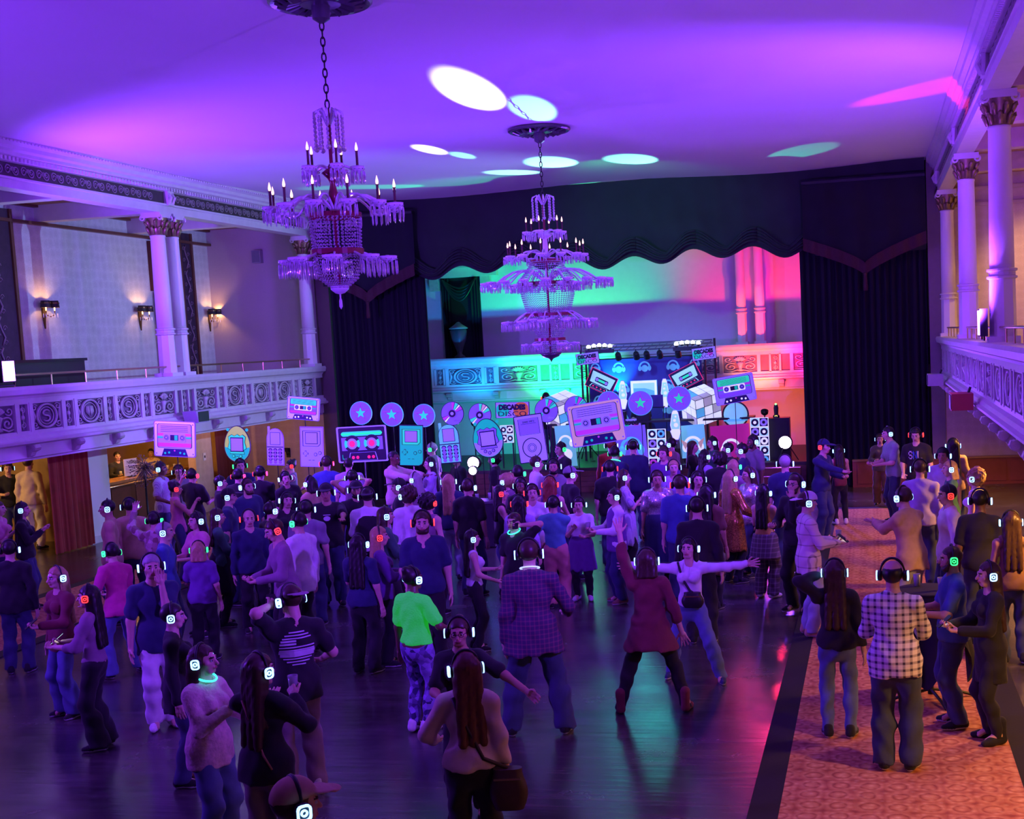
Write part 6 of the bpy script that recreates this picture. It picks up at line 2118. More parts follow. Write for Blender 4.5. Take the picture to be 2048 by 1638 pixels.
q(392, 1225, 1.62, 85, 'woman in black facing right behind the pink fur coat', hair='short', hc='k', top='black', sleeve='long', bottom='djeans', led='w', arms=('down', 'down'), feet=(372, 1568), lod=0, hem=0.72, **F_)
q(190, 1190, 1.66, -110, 'woman with red lit headphones in mauve top and black flares', hair='longer', hc='k', top='mauve', sleeve='mid', bottom='black', leg='flare', led='r', arms=('hold', 'hold'), feet=(205, 1495), lod=0, hem=0.94, **F_)
q(122, 1152, 1.68, -60, 'blond woman in maroon top and flared jeans at left', hair='longer', hc='y', top='maroon', sleeve='long', bottom='jeans', leg='flare', led='w', arms=('down', 'hold'), feet=(140, 1432), lod=0, hem=0.80, **F_)
q(35, 1097, 1.80, 165, 'man in black sweater with outstretched arm at left edge', hair='short', hc='k', top='black', sleeve='long', bottom='djeans', led='w', arms=('down', 'away'), feet=(42, 1345), lod=0, girth=1.08, hem=0.82)
q(220, 1102, 1.66, -145, 'person in magenta shirt leaning with green lit headphones', hair='short', hc='k', top='magenta', sleeve='short', bottom='jeans', leg='flare', led='g', arms=('hold', 'bent'), feet=(250, 1348), lod=0, lean=(14, -6), stance='wide', hem=0.84)
q(1062, 1102, 1.78, 178, 'man in dark red plaid shirt seen from behind, centre', hair='short', hc='b', top='plaid_d', sleeve='long', bottom='djeans', leg='loose', led='w', arms=('bent', 'down'), feet=(1078, 1466), lod=0, girth=1.15, hem=0.76, stance='wide')
q(1296, 1112, 1.64, 175, 'woman in burgundy tunic with raised arm and red boots', hair='bob', hc='b', top='maroon', sleeve='mid', bottom='black', leg='skinny', led='w', arms=('thigh', 'up'), feet=(1308, 1422), lod=0, hem=0.72, stance='vwide', shoe='boot', shoec='maroon', sole=False, girth=1.12, **F_)
q(1378, 1088, 1.70, -8, 'woman in white hoodie with arms spread wide, dancing', hair='long', hc='k', top='white', sleeve='long', bottom='jeans', led='w', arms=('out', 'out'), feet=(1385, 1358), lod=0, hem=0.95, stance='lunge', head=(-10, -6), shoec='navy', **F_)
q(832, 1155, 1.60, 140, 'woman in neon green t-shirt and galaxy print leggings', hair='bun', hc='k', skin='d', top='neon', sleeve='short', bottom='leggings', leg='skinny', led='w', arms=('bent', 'down'), feet=(845, 1462), lod=0, hem=0.96, girth=1.2, shoec='white', stance='close', head=(-15, 0), **F_)
q(918, 1262, 1.58, -8, 'woman with glasses in black facing camera behind white sweater', hair='bun', hc='b', skin='m', top='black', sleeve='short', bottom='black', led='w', arms=('hold', 'away'), lod=0, **F_)
q(930, 1335, 1.64, 172, 'long haired woman in cream sweater with shoulder bag', hair='longer', hc='a', top='cream', sleeve='long', bottom='black', leg='flare', led='w', arms=('down', 'bent'), lod=0, hem=0.92, girth=1.08, head=(20, 0), **F_)
q(1692, 1145, 1.63, 178, 'long haired woman in black holding her headphones on carpet', hair='longer', hc='b', top='black', sleeve='long', bottom='jeans', leg='skinny', led='w', arms=('down', 'ear'), feet=(1680, 1475), lod=0, hem=0.90, girth=1.08, stance='std', **F_)
q(1826, 1150, 1.76, 176, 'balding man in white plaid shirt standing on the carpet', hair='fringe', hc='k', top='plaid_w', sleeve='mid', bottom='djeans', leg='loose', led='w', arms=('hold', 'hold'), feet=(1796, 1540), lod=0, hem=0.80, girth=1.12)
q(1984, 1150, 1.64, -70, 'long haired woman in long black coat at the cocktail table', hair='longer', hc='b', top='black', sleeve='long', bottom='black', leg='skinny', led='w', arms=('hold', 'hold'), feet=(1985, 1485), lod=0, hem=0.60, girth=1.1, shoe='boot', sole=False, **F_)
# middle of the floor
q(945, 1085, 1.68, 100, 'woman in white sleeveless top with long black hair', hair='longer', hc='k', top='white', sleeve='none', bottom='black', leg='skinny', led='w', arms=('bent', 'hold'), feet=(957, 1300), lod=1, hem=0.96, neck='tank', **F_)
q(845, 1043, 1.84, -4, 'bearded man in navy v-neck t-shirt with red headphones', hair='short', hc='b', top='navy', sleeve='short', bottom='black', led='r', arms=('low', 'down'), lod=0, neck='vee', girth=1.12)
q(1615, 1005, 1.74, 105, 'man in pale grid shirt and white cap looking at phone', hair='short', hc='b', cap=('white', True), top='grid_w', sleeve='long', bottom='ljeans', led='w', arms=('hold', 'hold'), feet=(1622, 1272), lod=0, girth=1.12, hem=0.78, shoec='tan')
q(1592, 968, 1.78, -35, 'bearded man with glasses all in black beside carpet', hair='short', hc='b', top='black', sleeve='long', bottom='black', led='w', arms=('hold', 'face'), lod=1, feet=(1600, 1225))
q(1520, 985, 1.64, 150, 'woman in yellow halter with plaid shirt tied at waist', hair='longer', hc='k', top='yellow', sleeve='none', bottom='plaid_g', leg='loose', led='w', arms=('hold', 'hold'), feet=(1535, 1195), lod=1, hem=0.96, neck='tank', shoec='white', girth=1.15, **F_)
q(1222, 992, 1.72, -75, 'man in vest and white sleeves holding a cup', hair='short', hc='k', top='white', sleeve='long', bottom='navy', leg='trouser', led='w', arms=('hold', 'hold'), feet=(1240, 1205), lod=1, shoec='brown', girth=1.05)
q(1168, 1014, 1.62, -10, 'woman in white tee and purple skirt over capri leggings', hair='short', hc='k', top='white', sleeve='short', bottom='purple', leg='skirt', led='w', arms=('chest', 'hold'), feet=(1168, 1200), lod=1, shoec='white', girth=1.1, **F_)
q(1096, 1008, 1.68, 172, 'person with teal and pink shirt and pink trousers, back turned', hair='short', hc='k', top='teal', sleeve='mid', bottom='peachp', leg='loose', led='w', arms=('cross', 'hip'), feet=(1118, 1215), lod=1, girth=1.12, hem=0.96)
q(1394, 1014, 1.76, 174, 'man in black sweater with white collar, back turned', hair='short', hc='k', top='black', sleeve='long', bottom='black', led='w', lod=1, girth=1.12, neck='collar')
q(1028, 1042, 1.60, -40, 'person in black tee with mint glow necklace lifting phone', hair='short', hc='b', top='black', sleeve='short', bottom='djeans', led=None, arms=('down', 'ear'), lod=1)
q(1042, 1006, 1.62, 165, 'woman with long dark hair in pale denim shirt', hair='longer', hc='k', top='lav', sleeve='long', bottom='djeans', led='r', lod=1, **F_)
q(1100, 968, 1.70, 165, 'woman with long red hair in purple halter top', hair='longer', hc='r', top='purple', sleeve='none', bottom='black', led='r', arms=('hold', 'hold'), lod=1, neck='tank', girth=1.1, **F_)
q(1063, 984, 1.66, 5, 'smiling woman facing camera between the dark haired dancers', hair='pony', hc='b', top='white', sleeve='short', bottom='black', led='r', lod=1, **F_)
q(1002, 985, 1.66, 95, 'woman in black tank top with arms bent, facing right', hair='long', hc='k', top='black', sleeve='none', bottom='jeans', led='r', arms=('hold', 'hold'), lod=1, neck='tank', **F_)
q(750, 1072, 1.68, 95, 'blond woman in purple tee holding a bright phone', hair='long', hc='y', top='purple', sleeve='mid', bottom='black', led='r', arms=('hold', 'hold'), lod=1, feet=(775, 1330), **F_)
q(703, 1088, 1.66, 150, 'long dark haired woman in navy dress with white headphones', hair='longer', hc='k', top='navy', sleeve='short', bottom='black', leg='trouser', led='w', arms=('down', 'hold'), feet=(735, 1345), lod=1, **F_)
q(770, 1030, 1.68, 100, 'brown haired woman facing right in a green dress', hair='long', hc='b', top='green', sleeve='mid', bottom='black', led='w', arms=('hold', 'hold'), lod=1, **F_)
q(822, 990, 1.78, -150, 'brown haired man in white shirt, back turned', hair='curly', hc='b', top='white', sleeve='long', bottom='black', led='w', lod=1, girth=1.05)
q(850, 1005, 1.66, 140, 'curly haired woman behind the navy v-neck man', hair='curly', hc='k', top='mauve', sleeve='none', bottom='black', led='r', lod=1, neck='tank', **F_)
q(735, 992, 1.80, 174, 'man in backwards cap with white hooded vest', hair='short', hc='k', cap=('black', True), top='white', sleeve='long', bottom='black', led='w', arms=('hold', 'hold'), lod=1, girth=1.15)
q(505, 1035, 1.88, 8, 'bald man in navy zip sweater with red headphones', hair='bald', top='navy', sleeve='long', bottom='black', led='r', lod=0, girth=1.12, feet=(515, 1262))
q(566, 1055, 1.80, -75, 'man in mauve sweater looking down, red headphones', hair='short', hc='b', top='mauve', sleeve='long', bottom='black', led='r', arms=('hold', 'hold'), lod=0, lean=(8, 0), girth=1.1, head=(0, 14))
q(597, 1043, 1.76, -130, 'man in white shirt with green lit headphones', hair='short', hc='k', top='white', sleeve='long', bottom='black', led='g', lod=1, girth=1.06, hem=0.78)
q(612, 1018, 1.72, 170, 'person in grey tee behind the white shirted man', hair='short', hc='k', top='grey', led='w', lod=1)
q(562, 1000, 1.66, 15, 'woman in black tilting her head with white headphones', hair='long', hc='k', top='black', led='w', lod=1, lean=(0, 8), **F_)
q(538, 1020, 1.70, 120, 'dark haired person half hidden behind the bald man', hair='short', hc='k', top='black', led='w', lod=2)
q(430, 1032, 1.66, 95, 'brown haired woman in dark green dress facing right', hair='long', hc='b', top='green', sleeve='mid', bottom='black', leg='dress', led='w', arms=('hold', 'hold'), lod=1, **F_)
q(412, 1103, 1.66, 165, 'blond woman in purple tee with green lit headphones', hair='bob', hc='y', top='purple', sleeve='short', bottom='black', led='g', arms=('down', 'hold'), lod=1, feet=(415, 1320), girth=1.12, **F_)
q(396, 1040, 1.66, -60, 'woman in pink tee with black beanie and white headphones', hair='long', hc='k', top='pink', sleeve='short', bottom='black', led='w', arms=('hold', 'hold'), lod=1, **F_)
q(338, 1062, 1.74, 80, 'grey haired man in blue shirt facing right', hair='short', hc='g', top='blue', sleeve='short', bottom='djeans', led='w', lod=1)
q(308, 1040, 1.64, 150, 'person in camouflage jacket raising one arm', hair='short', hc='k', top='camo', sleeve='long', bottom='black', led='g', arms=('down', 'high'), lod=1, hem=0.72)
q(224, 1015, 1.76, -95, 'close cropped man at the pillar with white headphones', hair='buzz', hc='k', skin='m', top='tan', led='w', lod=1)
q(251, 1012, 1.76, 172, 'man in tan t-shirt seen from behind near pillar', hair='short', hc='k', skin='m', top='tan', led='w', lod=1, girth=1.15)
q(350, 978, 1.68, 100, 'person with red headphones in a pink tank, arms raised', hair='bun', hc='k', skin='m', top='pink', sleeve='none', led='r', arms=('glass', 'high'), lod=1, neck='tank', **F_)
q(322, 938, 1.84, 70, 'tall man in striped tee in front of the bar', hair='short', hc='k', skin='d', top='stripe_w', led='w', lod=1, girth=1.08, arms=('bent', 'down'))
q(356, 944, 1.72, 0, 'person with glasses facing camera below the cream cassette', hair='short', hc='b', top='grey', led='w', lod=2)
q(384, 952, 1.74, 140, 'person in black with red headphones below cream cassette', hair='short', hc='k', top='black', led='r', arms=('hold', 'hold'), lod=2)
q(15, 936, 1.80, 5, 'person in black under the balcony at left edge', hair='short', hc='b', top='black', led='w', arms=('hold', 'hold'), lod=2)
q(42, 1020, 1.66, 80, 'long haired woman in black clasping hands by doorway', hair='longer', hc='k', top='black', sleeve='long', led='w', arms=('chest', 'chest'), lod=1, **F_)
q(-2, 1018, 1.68, 70, 'woman in pink top cut by the left edge', hair='short', hc='b', top='pink', led='w', arms=('chest', 'down'), lod=1, **F_)
q(62, 925, 1.78, 150, 'person in white suit standing in the lobby doorway', hair='short', hc='b', top='cream', sleeve='long', bottom='white', led=None, lod=1, feet=(72, 1100), shoec='black', group='people without headphones')
q(234, 912, 1.76, 20, 'bartender in black shirt working behind the bar', hair='short', hc='k', skin='m', top='black', sleeve='long', led=None, arms=('hold', 'hold'), lod=1, X=-17.9, group='people without headphones')
q(302, 905, 1.72, -10, 'bartender in cream shirt hidden behind the cream cassette', hair='short', hc='k', skin='m', top='cream', sleeve='long', led=None, arms=('hold', 'hold'), lod=1, X=-17.9, group='people without headphones')
# left back
for a in [(440, 966, 1.7, 90, 'dark haired dancer left of the man in black cap', dict(hair='short', hc='k', top='black', led='w')),
          (457, 992, 1.76, 80, 'man in dark cap facing right, white headphones', dict(hair='short', cap=('black', False), top='djeans', led='w')),
          (476, 953, 1.74, 150, 'man with red headphones below the yellow egg', dict(hair='short', hc='k', top='black', led='r')),
          (480, 932, 1.80, 10, 'person with green headphones just below the yellow egg', dict(hair='short', hc='k', top='navy', led='g')),
          (494, 972, 1.80, 35, 'bearded man in navy between two white headphones', dict(hair='short', hc='b', top='navy', led='w', girth=1.1)),
          (520, 946, 1.74, 160, 'dark haired person with red headphones right of egg', dict(hair='short', hc='k', top='black', led='r')),
          (582, 932, 1.68, -85, 'woman touching her face below the lavender phone', dict(hair='bun', hc='k', top='grey', sleeve='none', led='r', arms=('face', 'face'), sex='f', neck='tank')),
          (580, 954, 1.66, 20, 'dark haired woman tilting head under lavender phone', dict(hair='short', hc='k', top='black', led='w', sex='f', lean=(0, -8))),
          (620, 966, 1.70, -130, 'dark haired woman with pale top below handheld console', dict(hair='bob', hc='k', top='tan', led='w', sex='f')),
          (653, 926, 1.80, 165, 'man in navy t-shirt behind the lavender console', dict(hair='short', hc='b', top='blue', led='r', girth=1.15, arms=('down', 'away'))),
          (652, 984, 1.80, -5, 'man in black cap and printed black tee facing camera', dict(hair='short', hc='k', skin='m', cap=('black', False), top='black', led='w', girth=1.15, arms=('low', 'reach'))),
          (697, 928, 1.78, 175, 'person in lavender tee behind the black cassette', dict(hair='short', hc='k', top='lav', led=None, girth=1.1)),
          (704, 954, 1.68, 172, 'dancer clasping both hands behind the head', dict(hair='short', hc='k', skin='m', top='mauve', sleeve='none', led='w', arms=('ear', 'ear'), sex='f', neck='tank')),
          (712, 978, 1.76, 0, 'bearded man in dark cap below the black cassette', dict(hair='short', hc='k', skin='m', cap=('black', False), top='black', led='w')),
          (787, 915, 1.88, 60, 'tall man in cream shirt reaching out to the right', dict(hair='buzz', hc='k', skin='d', top='cream', sleeve='mid', led=None, arms=('reach', 'reach'), girth=1.12)),
          (798, 972, 1.74, -95, 'man in black cap facing left near cream shirt', dict(hair='short', hc='k', cap=('black', False), top='black', led='w')),
          (830, 958, 1.66, -120, 'woman with pale long hair near mint console', dict(hair='long', hc='g', top='mauve', sleeve='long', led='w', sex='f', arms=('hold', 'hold'))),
          (860, 926, 1.72, -80, 'long haired woman in purple shirt near mint console', dict(hair='longer', hc='k', top='lav', sleeve='long', led='w', sex='f', arms=('hold', 'hold'))),
          (864, 897, 1.80, -110, 'grey haired person behind the mint console', dict(hair='short', hc='g', top='grey', led='g')),
          (897, 962, 1.70, 172, 'blond long haired woman in dark top, back turned', dict(hair='longer', hc='y', top='navy', sleeve='long', led='w', sex='f', bottom='ljeans', girth=1.12)),
          (914, 918, 1.62, -60, 'dark dancer just right of the mint phone', dict(hair='short', hc='k', top='black', led='w')),
          (936, 974, 1.74, 150, 'dancer silhouetted against the violet floor flood', dict(hair='short', hc='b', top='black', led='w')),
          (988, 918, 1.70, -100, 'dancer with green headphones below the teal egg', dict(hair='curly', hc='k', top='black', led='g')),
          (1012, 962, 1.68, -120, 'curly blond dancer left of the white t-shirt man', dict(hair='curly', hc='y', top='mauve', sleeve='none', led='w', sex='f', neck='tank')),
          (1036, 946, 1.74, 150, 'dark haired dancer with green headphones, white tee behind', dict(hair='short', hc='k', top='black', led='g')),
          (1042, 970, 1.66, -15, 'dark skinned woman facing camera with white headphones', dict(hair='long', hc='k', skin='d', top='black', led='w', sex='f')),
          (1072, 926, 1.80, 100, 'man in white t-shirt below the music player', dict(hair='short', hc='b', top='white', led='w', girth=1.1)),
          (1107, 932, 1.78, -5, 'bearded man facing camera right of the music player', dict(hair='short', hc='k', skin='m', top='grey', led='w')),
          (1122, 897, 1.84, -60, 'man in black hoodie with green headphones near cube', dict(hair='short', hc='k', top='black', sleeve='long', led='g', girth=1.1)),
          (1140, 948, 1.76, 110, 'man in pale cap facing right below big cassette', dict(hair='short', hc='k', cap=('grey', False), top='black', led='w', girth=1.1)),
          (1222, 890, 1.80, 172, 'person in red shirt behind the peach cassette', dict(hair='short', hc='r', top='red', sleeve='long', led='w')),
          (1234, 906, 1.76, 150, 'dancer with green glowing collar near the booth', dict(hair='short', hc='k', top='navy', led='g')),
          (1262, 893, 1.86, 170, 'hooded man in navy in front of lavender panel', dict(hair='buzz', hc='k', top='navy', sleeve='long', led='g', girth=1.2)),
          (1220, 936, 1.74, 172, 'dark haired man with red headphones, back turned, near booth', dict(hair='short', hc='k', top='black', led='r', girth=1.1)),
          (1247, 953, 1.66, 100, 'dancer in striped dress beside the silver sequins', dict(hair='long', hc='b', top='stripe_w', bottom='stripe_w', leg='dress', sleeve='short', led='w', sex='f', arms=('chest', 'hold'))),
          (1328, 906, 1.82, -30, 'man in purple shirt with red headphones near disc panel', dict(hair='short', hc='b', top='purple', sleeve='short', led='r', girth=1.12)),
          (1342, 888, 1.78, -110, 'man in beige tee before the disc panel', dict(hair='short', hc='k', top='taupe', led='w')),
          (1347, 934, 1.70, 5, 'blond woman facing camera behind silver sequins', dict(hair='bun', hc='y', top='lav', led='w', sex='f')),
          (1385, 893, 1.68, 80, 'long haired woman in black tee before teal panel', dict(hair='long', hc='b', top='black', led=None, sex='f', arms=('hold', 'hold'))),
          (1425, 884, 1.70, -70, 'dark haired woman before magenta panel', dict(hair='long', hc='k', top='green', led='w', sex='f')),
          (1410, 912, 1.68, 120, 'woman in shimmering top with white headphones', dict(hair='wavy', hc='k', top='lav', led='w', sex='f')),
          (1440, 918, 1.74, 170, 'big dark haired dancer before magenta panel, back turned', dict(hair='curly', hc='k', top='black', led=None)),
          (1456, 898, 1.74, -90, 'dark dancer left of the man in navy shirt', dict(hair='short', hc='k', top='black', led='w')),
          (1484, 900, 1.80, -100, 'man in navy shirt facing left at booth right', dict(hair='short', hc='k', top='navy', led='w', girth=1.15)),
          (1506, 882, 1.82, -60, 'dark bearded man before the right disc panel', dict(hair='short', hc='k', skin='d', top='grey', led='w')),
          (1468, 932, 1.68, 150, 'blond dancer with green headphones', dict(hair='long', hc='y', top='mauve', led='g', sex='f')),
          (1314, 957, 1.72, 5, 'woman in silver sequin top facing camera', dict(hair='short', hc='b', skin='m', top='sequin_w', sleeve='short', bottom='navy', leg='longskirt', led='w', sex='f', girth=1.1)),
          (1364, 968, 1.80, 172, 'man in blue shirt with red headphones, back turned', dict(hair='short', hc='b', top='blue', led='r', girth=1.12)),
          (1402, 958, 1.68, 10, 'dark haired woman looking up, white headphones', dict(hair='long', hc='k', top='lav', sleeve='none', led='w', sex='f', neck='tank')),
          (1408, 988, 1.66, 165, 'dark haired woman in brown dress behind hoodie woman', dict(hair='long', hc='k', skin='m', top='brown', led='w', sex='f', leg='dress', bottom='brown')),
          (1462, 955, 1.68, 130, 'blond woman in gold sequin dress and white sleeves', dict(hair='longer', hc='y', top='sequin_g', sleeve='long', bottom='sequin_g', leg='dress', led='w', sex='f', arms=('bent', 'down'))),
          (1490, 948, 1.70, -60, 'woman in silver sequins behind the yellow halter', dict(hair='long', hc='b', top='sequin_w', sleeve='short', led='w', sex='f')),
          (1570, 926, 1.80, 172, 'man in navy seen from behind at stage steps', dict(hair='short', hc='g', top='navy', sleeve='short', led='w', girth=1.12))]:
    kw = a[5]; kw.setdefault('lod', 2)
    q(*a[:5], **kw)
# right back and along the carpet
q(1640, 893, 1.78, 60, 'man in dark cap hugging by the right curtain', hair='short', cap=('navy', False), top='navy', sleeve='long', led='r', arms=('reach', 'hold'), lod=1, lean=(6, 0), girth=1.1)
q(1672, 902, 1.70, -165, 'long haired woman in dark vest by the right curtain', hair='longer', hc='k', top='maroon', sleeve='none', bottom='black', leg='skinny', led='w', arms=('hold', 'down'), lod=1, feet=(1682, 1050), shoec='white', neck='tank', **F_)
q(1766, 880, 1.66, 0, 'woman in dark camouflage top and brown trousers', hair='short', hc='b', top='olive', sleeve='long', bottom='brown', leg='loose', led='w', arms=('hold', 'hold'), lod=1, feet=(1764, 1012), **F_)
q(1787, 866, 1.82, -70, 'man in sage tee leaning to the camouflage woman', hair='short', hc='k', top='sage', led='w', arms=('hold', 'hold'), lod=1, girth=1.15, lean=(8, 0))
q(1832, 870, 1.82, -12, 'man in black tee with SNL lettering, red headphones', hair='short', hc='k', top='black', led='r', arms=('low', 'down'), lod=1, girth=1.12, head=(0, 16))
q(1906, 892, 1.72, -170, 'woman with very long dark hair by the right wall', hair='longer', hc='k', top='tan', led='w', lod=1, **F_)
q(1886, 912, 1.72, -15, 'man with white headphones beside the long haired woman', hair='short', hc='k', skin='m', top='lav', led='w', lod=1)
q(1900, 938, 1.68, -80, 'woman in green top with pale brown hair', hair='bob', hc='y', top='green', sleeve='long', led='w', arms=('hold', 'glass'), lod=1, **F_)
q(1840, 938, 1.80, 175, 'man in lavender shirt seen from behind, cropped hair', hair='buzz', hc='b', top='lav', sleeve='long', led='w', lod=1, girth=1.2)
q(1950, 957, 1.68, -110, 'curly blond person in white top with dark straps', hair='curly', hc='y', top='white', sleeve='none', bottom='black', led='w', lod=1, neck='tank', **F_)
q(1820, 995, 1.78, -130, 'man in tan shirt clapping beside the carpet', hair='short', hc='b', top='tan', sleeve='long', bottom='ljeans', led='w', arms=('clap', 'clap'), lod=0, girth=1.2, lean=(8, 0), hem=0.8)
q(1896, 990, 1.76, -75, 'man in white shirt with red headphones', hair='short', hc='k', top='white', sleeve='long', bottom='djeans', led='r', lod=0, girth=1.08)
q(1960, 1002, 1.78, 172, 'man in black tee with short dark hair, back turned', hair='buzz', hc='k', skin='d', top='black', led='w', lod=0, girth=1.2)
q(2022, 1045, 1.64, -170, 'long haired woman with arm round black tee man', hair='longer', hc='b', skin='m', top='brown', sleeve='none', led='w', lod=0, neck='tank', arms=('away', 'down'), **F_)
q(1922, 1118, 1.72, -80, 'balding man in blue shirt with green headphones', hair='buzz', hc='b', skin='m', top='blue', led='g', lod=0, arms=('hold', 'hold'), girth=1.15)
# on the stage
q(1281, 800, 1.80, 0, 'disc jockey in dark cap behind the star disc', hair='short', cap=('black', False), top='black', led=None, base=STZ, Y=32.35, arms=('hold', 'hold'), lod=2, group='people without headphones')
q(1092, 795, 1.80, 20, 'person in black cap with red headphones on the stage', hair='short', cap=('black', False), top='black', sleeve='long', led='r', base=STZ, Y=32.0, lod=2)

# ---- put each one on the floor: the head's pixel and a usual height fix the distance
POS = []
for hx, hy, H, face, label, kw in CROWD:
    base = kw.pop('base', 0.0)
    ft = kw.pop('feet', None); Yf = kw.pop('Y', None); Xf = kw.pop('X', None)
    d = ray(hx, hy)
    fixed = True
    if ft:
        p = atZ(ft[0], ft[1], 0.0)
        t_ = math.hypot(p[0], p[1]) / math.hypot(d[0], d[1])
        H = min(1.95, max(1.48, (EYE + d[2] * t_) / 0.932))
        x, y = p[0], p[1]
    elif Yf:
        x, y = d[0] / d[1] * Yf, Yf
        H = min(1.95, max(1.5, (EYE + d[2] * Yf / d[1] - base) / 0.932))
    elif Xf:
        t_ = Xf / d[0]; x, y = Xf, d[1] * t_
        H = min(1.95, max(1.5, (EYE + d[2] * t_) / 0.932))
    else:
        t_ = (0.932 * H - EYE) / d[2]; x, y = d[0] * t_, d[1] * t_; fixed = False
    POS.append([x, y, H, fixed, base, d])
OBST = [(o.location.x, o.location.y + 0.035, 0.30) for o in bpy.data.objects if o.get('category') == 'sign' and o.location.y < 30] + [(o.location.x, o.location.y, 0.55) for o in bpy.data.objects if o.name.startswith(('flood_lamp', 'equipment_table'))]
SIDE = [0.0] * len(POS)
for it in range(70):
    for i, o in enumerate(POS):
        if o[4] > 0.3:
            continue
        for ox, oy, r_ in OBST:
            dx, dy = o[0] - ox, o[1] - oy
            if dx * dx + dy * dy < r_ * r_ and not o[3]:
                u = o[5]; L = math.hypot(u[0], u[1]); s_ = 0.03 if dx * u[0] + dy * u[1] > 0 else -0.03
                nh = o[2] + (u[2] / L * s_) / 0.932
                if 1.50 <= nh <= 1.95:
                    o[0] += u[0] / L * s_; o[1] += u[1] / L * s_; o[2] = nh
    for i in range(len(POS)):
        for j in range(i + 1, len(POS)):
            a, b = POS[i], POS[j]
            if abs(a[4] - b[4]) > 0.3:
                continue
            dx, dy = b[0] - a[0], b[1] - a[1]
            if dx * dx + dy * dy < 0.50 ** 2:
                sg = 0.008 if dx > 0 else -0.008
                for k_, o, e_ in ((i, a, -sg), (j, b, sg)):
                    if abs(SIDE[k_] + e_) < 0.12 and not o[3]:
                        SIDE[k_] += e_; o[0] += e_
                near, far = (a, b) if math.hypot(a[0], a[1]) < math.hypot(b[0], b[1]) else (b, a)
                for o, s_ in ((near, -0.03), (far, 0.03)):
                    if o[3]:
                        continue
                    u = o[5]; L = math.hypot(u[0], u[1])
                    nh = o[2] + (u[2] / L * s_) / 0.932
                    if 1.50 <= nh <= 1.95:
                        o[0] += u[0] / L * s_; o[1] += u[1] / L * s_; o[2] = nh
WHO = {}
for i, ((hx, hy, H0, face, label, kw), (x, y, H, fx, base, d)) in enumerate(zip(CROWD, POS)):
    phi = math.degrees(math.atan2(d[0], d[1]))
    WHO[label] = person((x, y, base + (0.013 if (-1.35 < x < 1.6 or -13.7 < x < -10.8) and y < 26.8 else 0.0)), H, face - phi, label, seed=i, **kw)
if False:
    for (hx, hy, H0, face, label, kw), P_ in zip(CROWD, POS):
        print('POS', label, [round(v, 2) for v in P_[:3]])


# ------------------------------------------------------------------ worn and carried things
from mathutils.bvhtree import BVHTree


def kid(P_, name):
    return [c for c in P_['root'].children if c.name.split('.')[0] == name][0]


def decal(P_, name, polys, m, back, cx=0.0, cz=1.25, on='shirt'):
    """flat print laid on the cloth: each corner is dropped onto the garment"""
    sh = kid(P_, on)
    me = sh.data
    bvh = BVHTree.FromPolygons([v.co for v in me.vertices], [tuple(p.vertices) for p in me.polygons])
    mb = MB(); s = P_['s']
    for poly in polys:
        vs = []
        for a, b in poly:
            x = (cx + (-a if back else a)) * s; z = (cz + b) * s
            y0 = 1.0 if back else -1.0
            hit = bvh.ray_cast(Vector((x, y0, z)), Vector((0, -y0, 0)))
            y = hit[0].y if hit[0] is not None else (0.12 if back else -0.12)
            vs.append((x, y + (0.006 if back else -0.006), z))
        f = tuple(range(len(vs)))
        mb.add(vs, [f[::-1] if back else f])
    return mb.build(name, m, P_['root'])


def strip(x0, z0, x1, z1, n=8):
    return [rect(x0 + (x1 - x0) * i / n, x0 + (x1 - x0) * (i + 1) / n, z0, z1) for i in range(n)]


PRINTW = mat('shirt_print_white', (0.62, 0.60, 0.66), 0.8)
P_ = WHO['man in pale cap and black printed t-shirt seen from behind']
pl = []
for k in range(12):
    z = 0.13 - 0.024 * k
    w_ = math.sqrt(max(0.001, 0.145 ** 2 - z * z))
    if k in (3, 4):
        pl += strip(-w_, z, -w_ * 0.1, z + 0.016, 4)
    elif k in (7, 8):
        pl += strip(-w_ * 1.05, z - 0.004, w_ * 1.05, z + 0.022)
    else:
        pl += strip(-w_, z, w_, z + 0.010)
decal(P_, 'shirt_print', pl, PRINTW, True, 0.0, 1.24)
P_ = WHO['man in white jeans and navy polo touching his chin']
decal(P_, 'shirt_logo', [[(-0.03, 0), (-0.018, 0), (-0.018, 0.012)], [(-0.014, 0), (-0.002, 0), (-0.002, 0.022), (-0.008, 0.018)], [(0.002, 0), (0.03, 0), (0.014, 0.028), (0.002, 0.034)]], PRINTW, False, 0.07, 1.30)
P_ = WHO['man in black cap and printed black tee facing camera']
decal(P_, 'shirt_print', [[(0.05 * math.cos(a), 0.035 * math.sin(a)) for a in [2 * PI * i / 10 for i in range(10)]], rect(-0.05, 0.05, 0.045, 0.055)], PRINTW, False, 0.0, 1.27)
P_ = WHO['man in black tee with SNL lettering, red headphones']
BITS = {'S': '01110 10001 10000 01110 00001 10001 01110', 'N': '10001 11001 11001 10101 10011 10011 10001', 'L': '10000 10000 10000 10000 10000 10000 11111'}
for ch, x0, m_ in (('S', -0.115, PRINTW), ('N', -0.035, mat('shirt_print_blue', (0.05, 0.12, 0.5), 0.8)), ('L', 0.045, PRINTW)):
    cells = [rect(x0 + 0.014 * c_, x0 + 0.014 * (c_ + 1), 0.07 - 0.02 * (r_ + 1), 0.07 - 0.02 * r_) for r_, row in enumerate(BITS[ch].split()) for c_, v in enumerate(row) if v == '1']
    decal(P_, 'lettering', cells, m_, False, 0, 1.28)



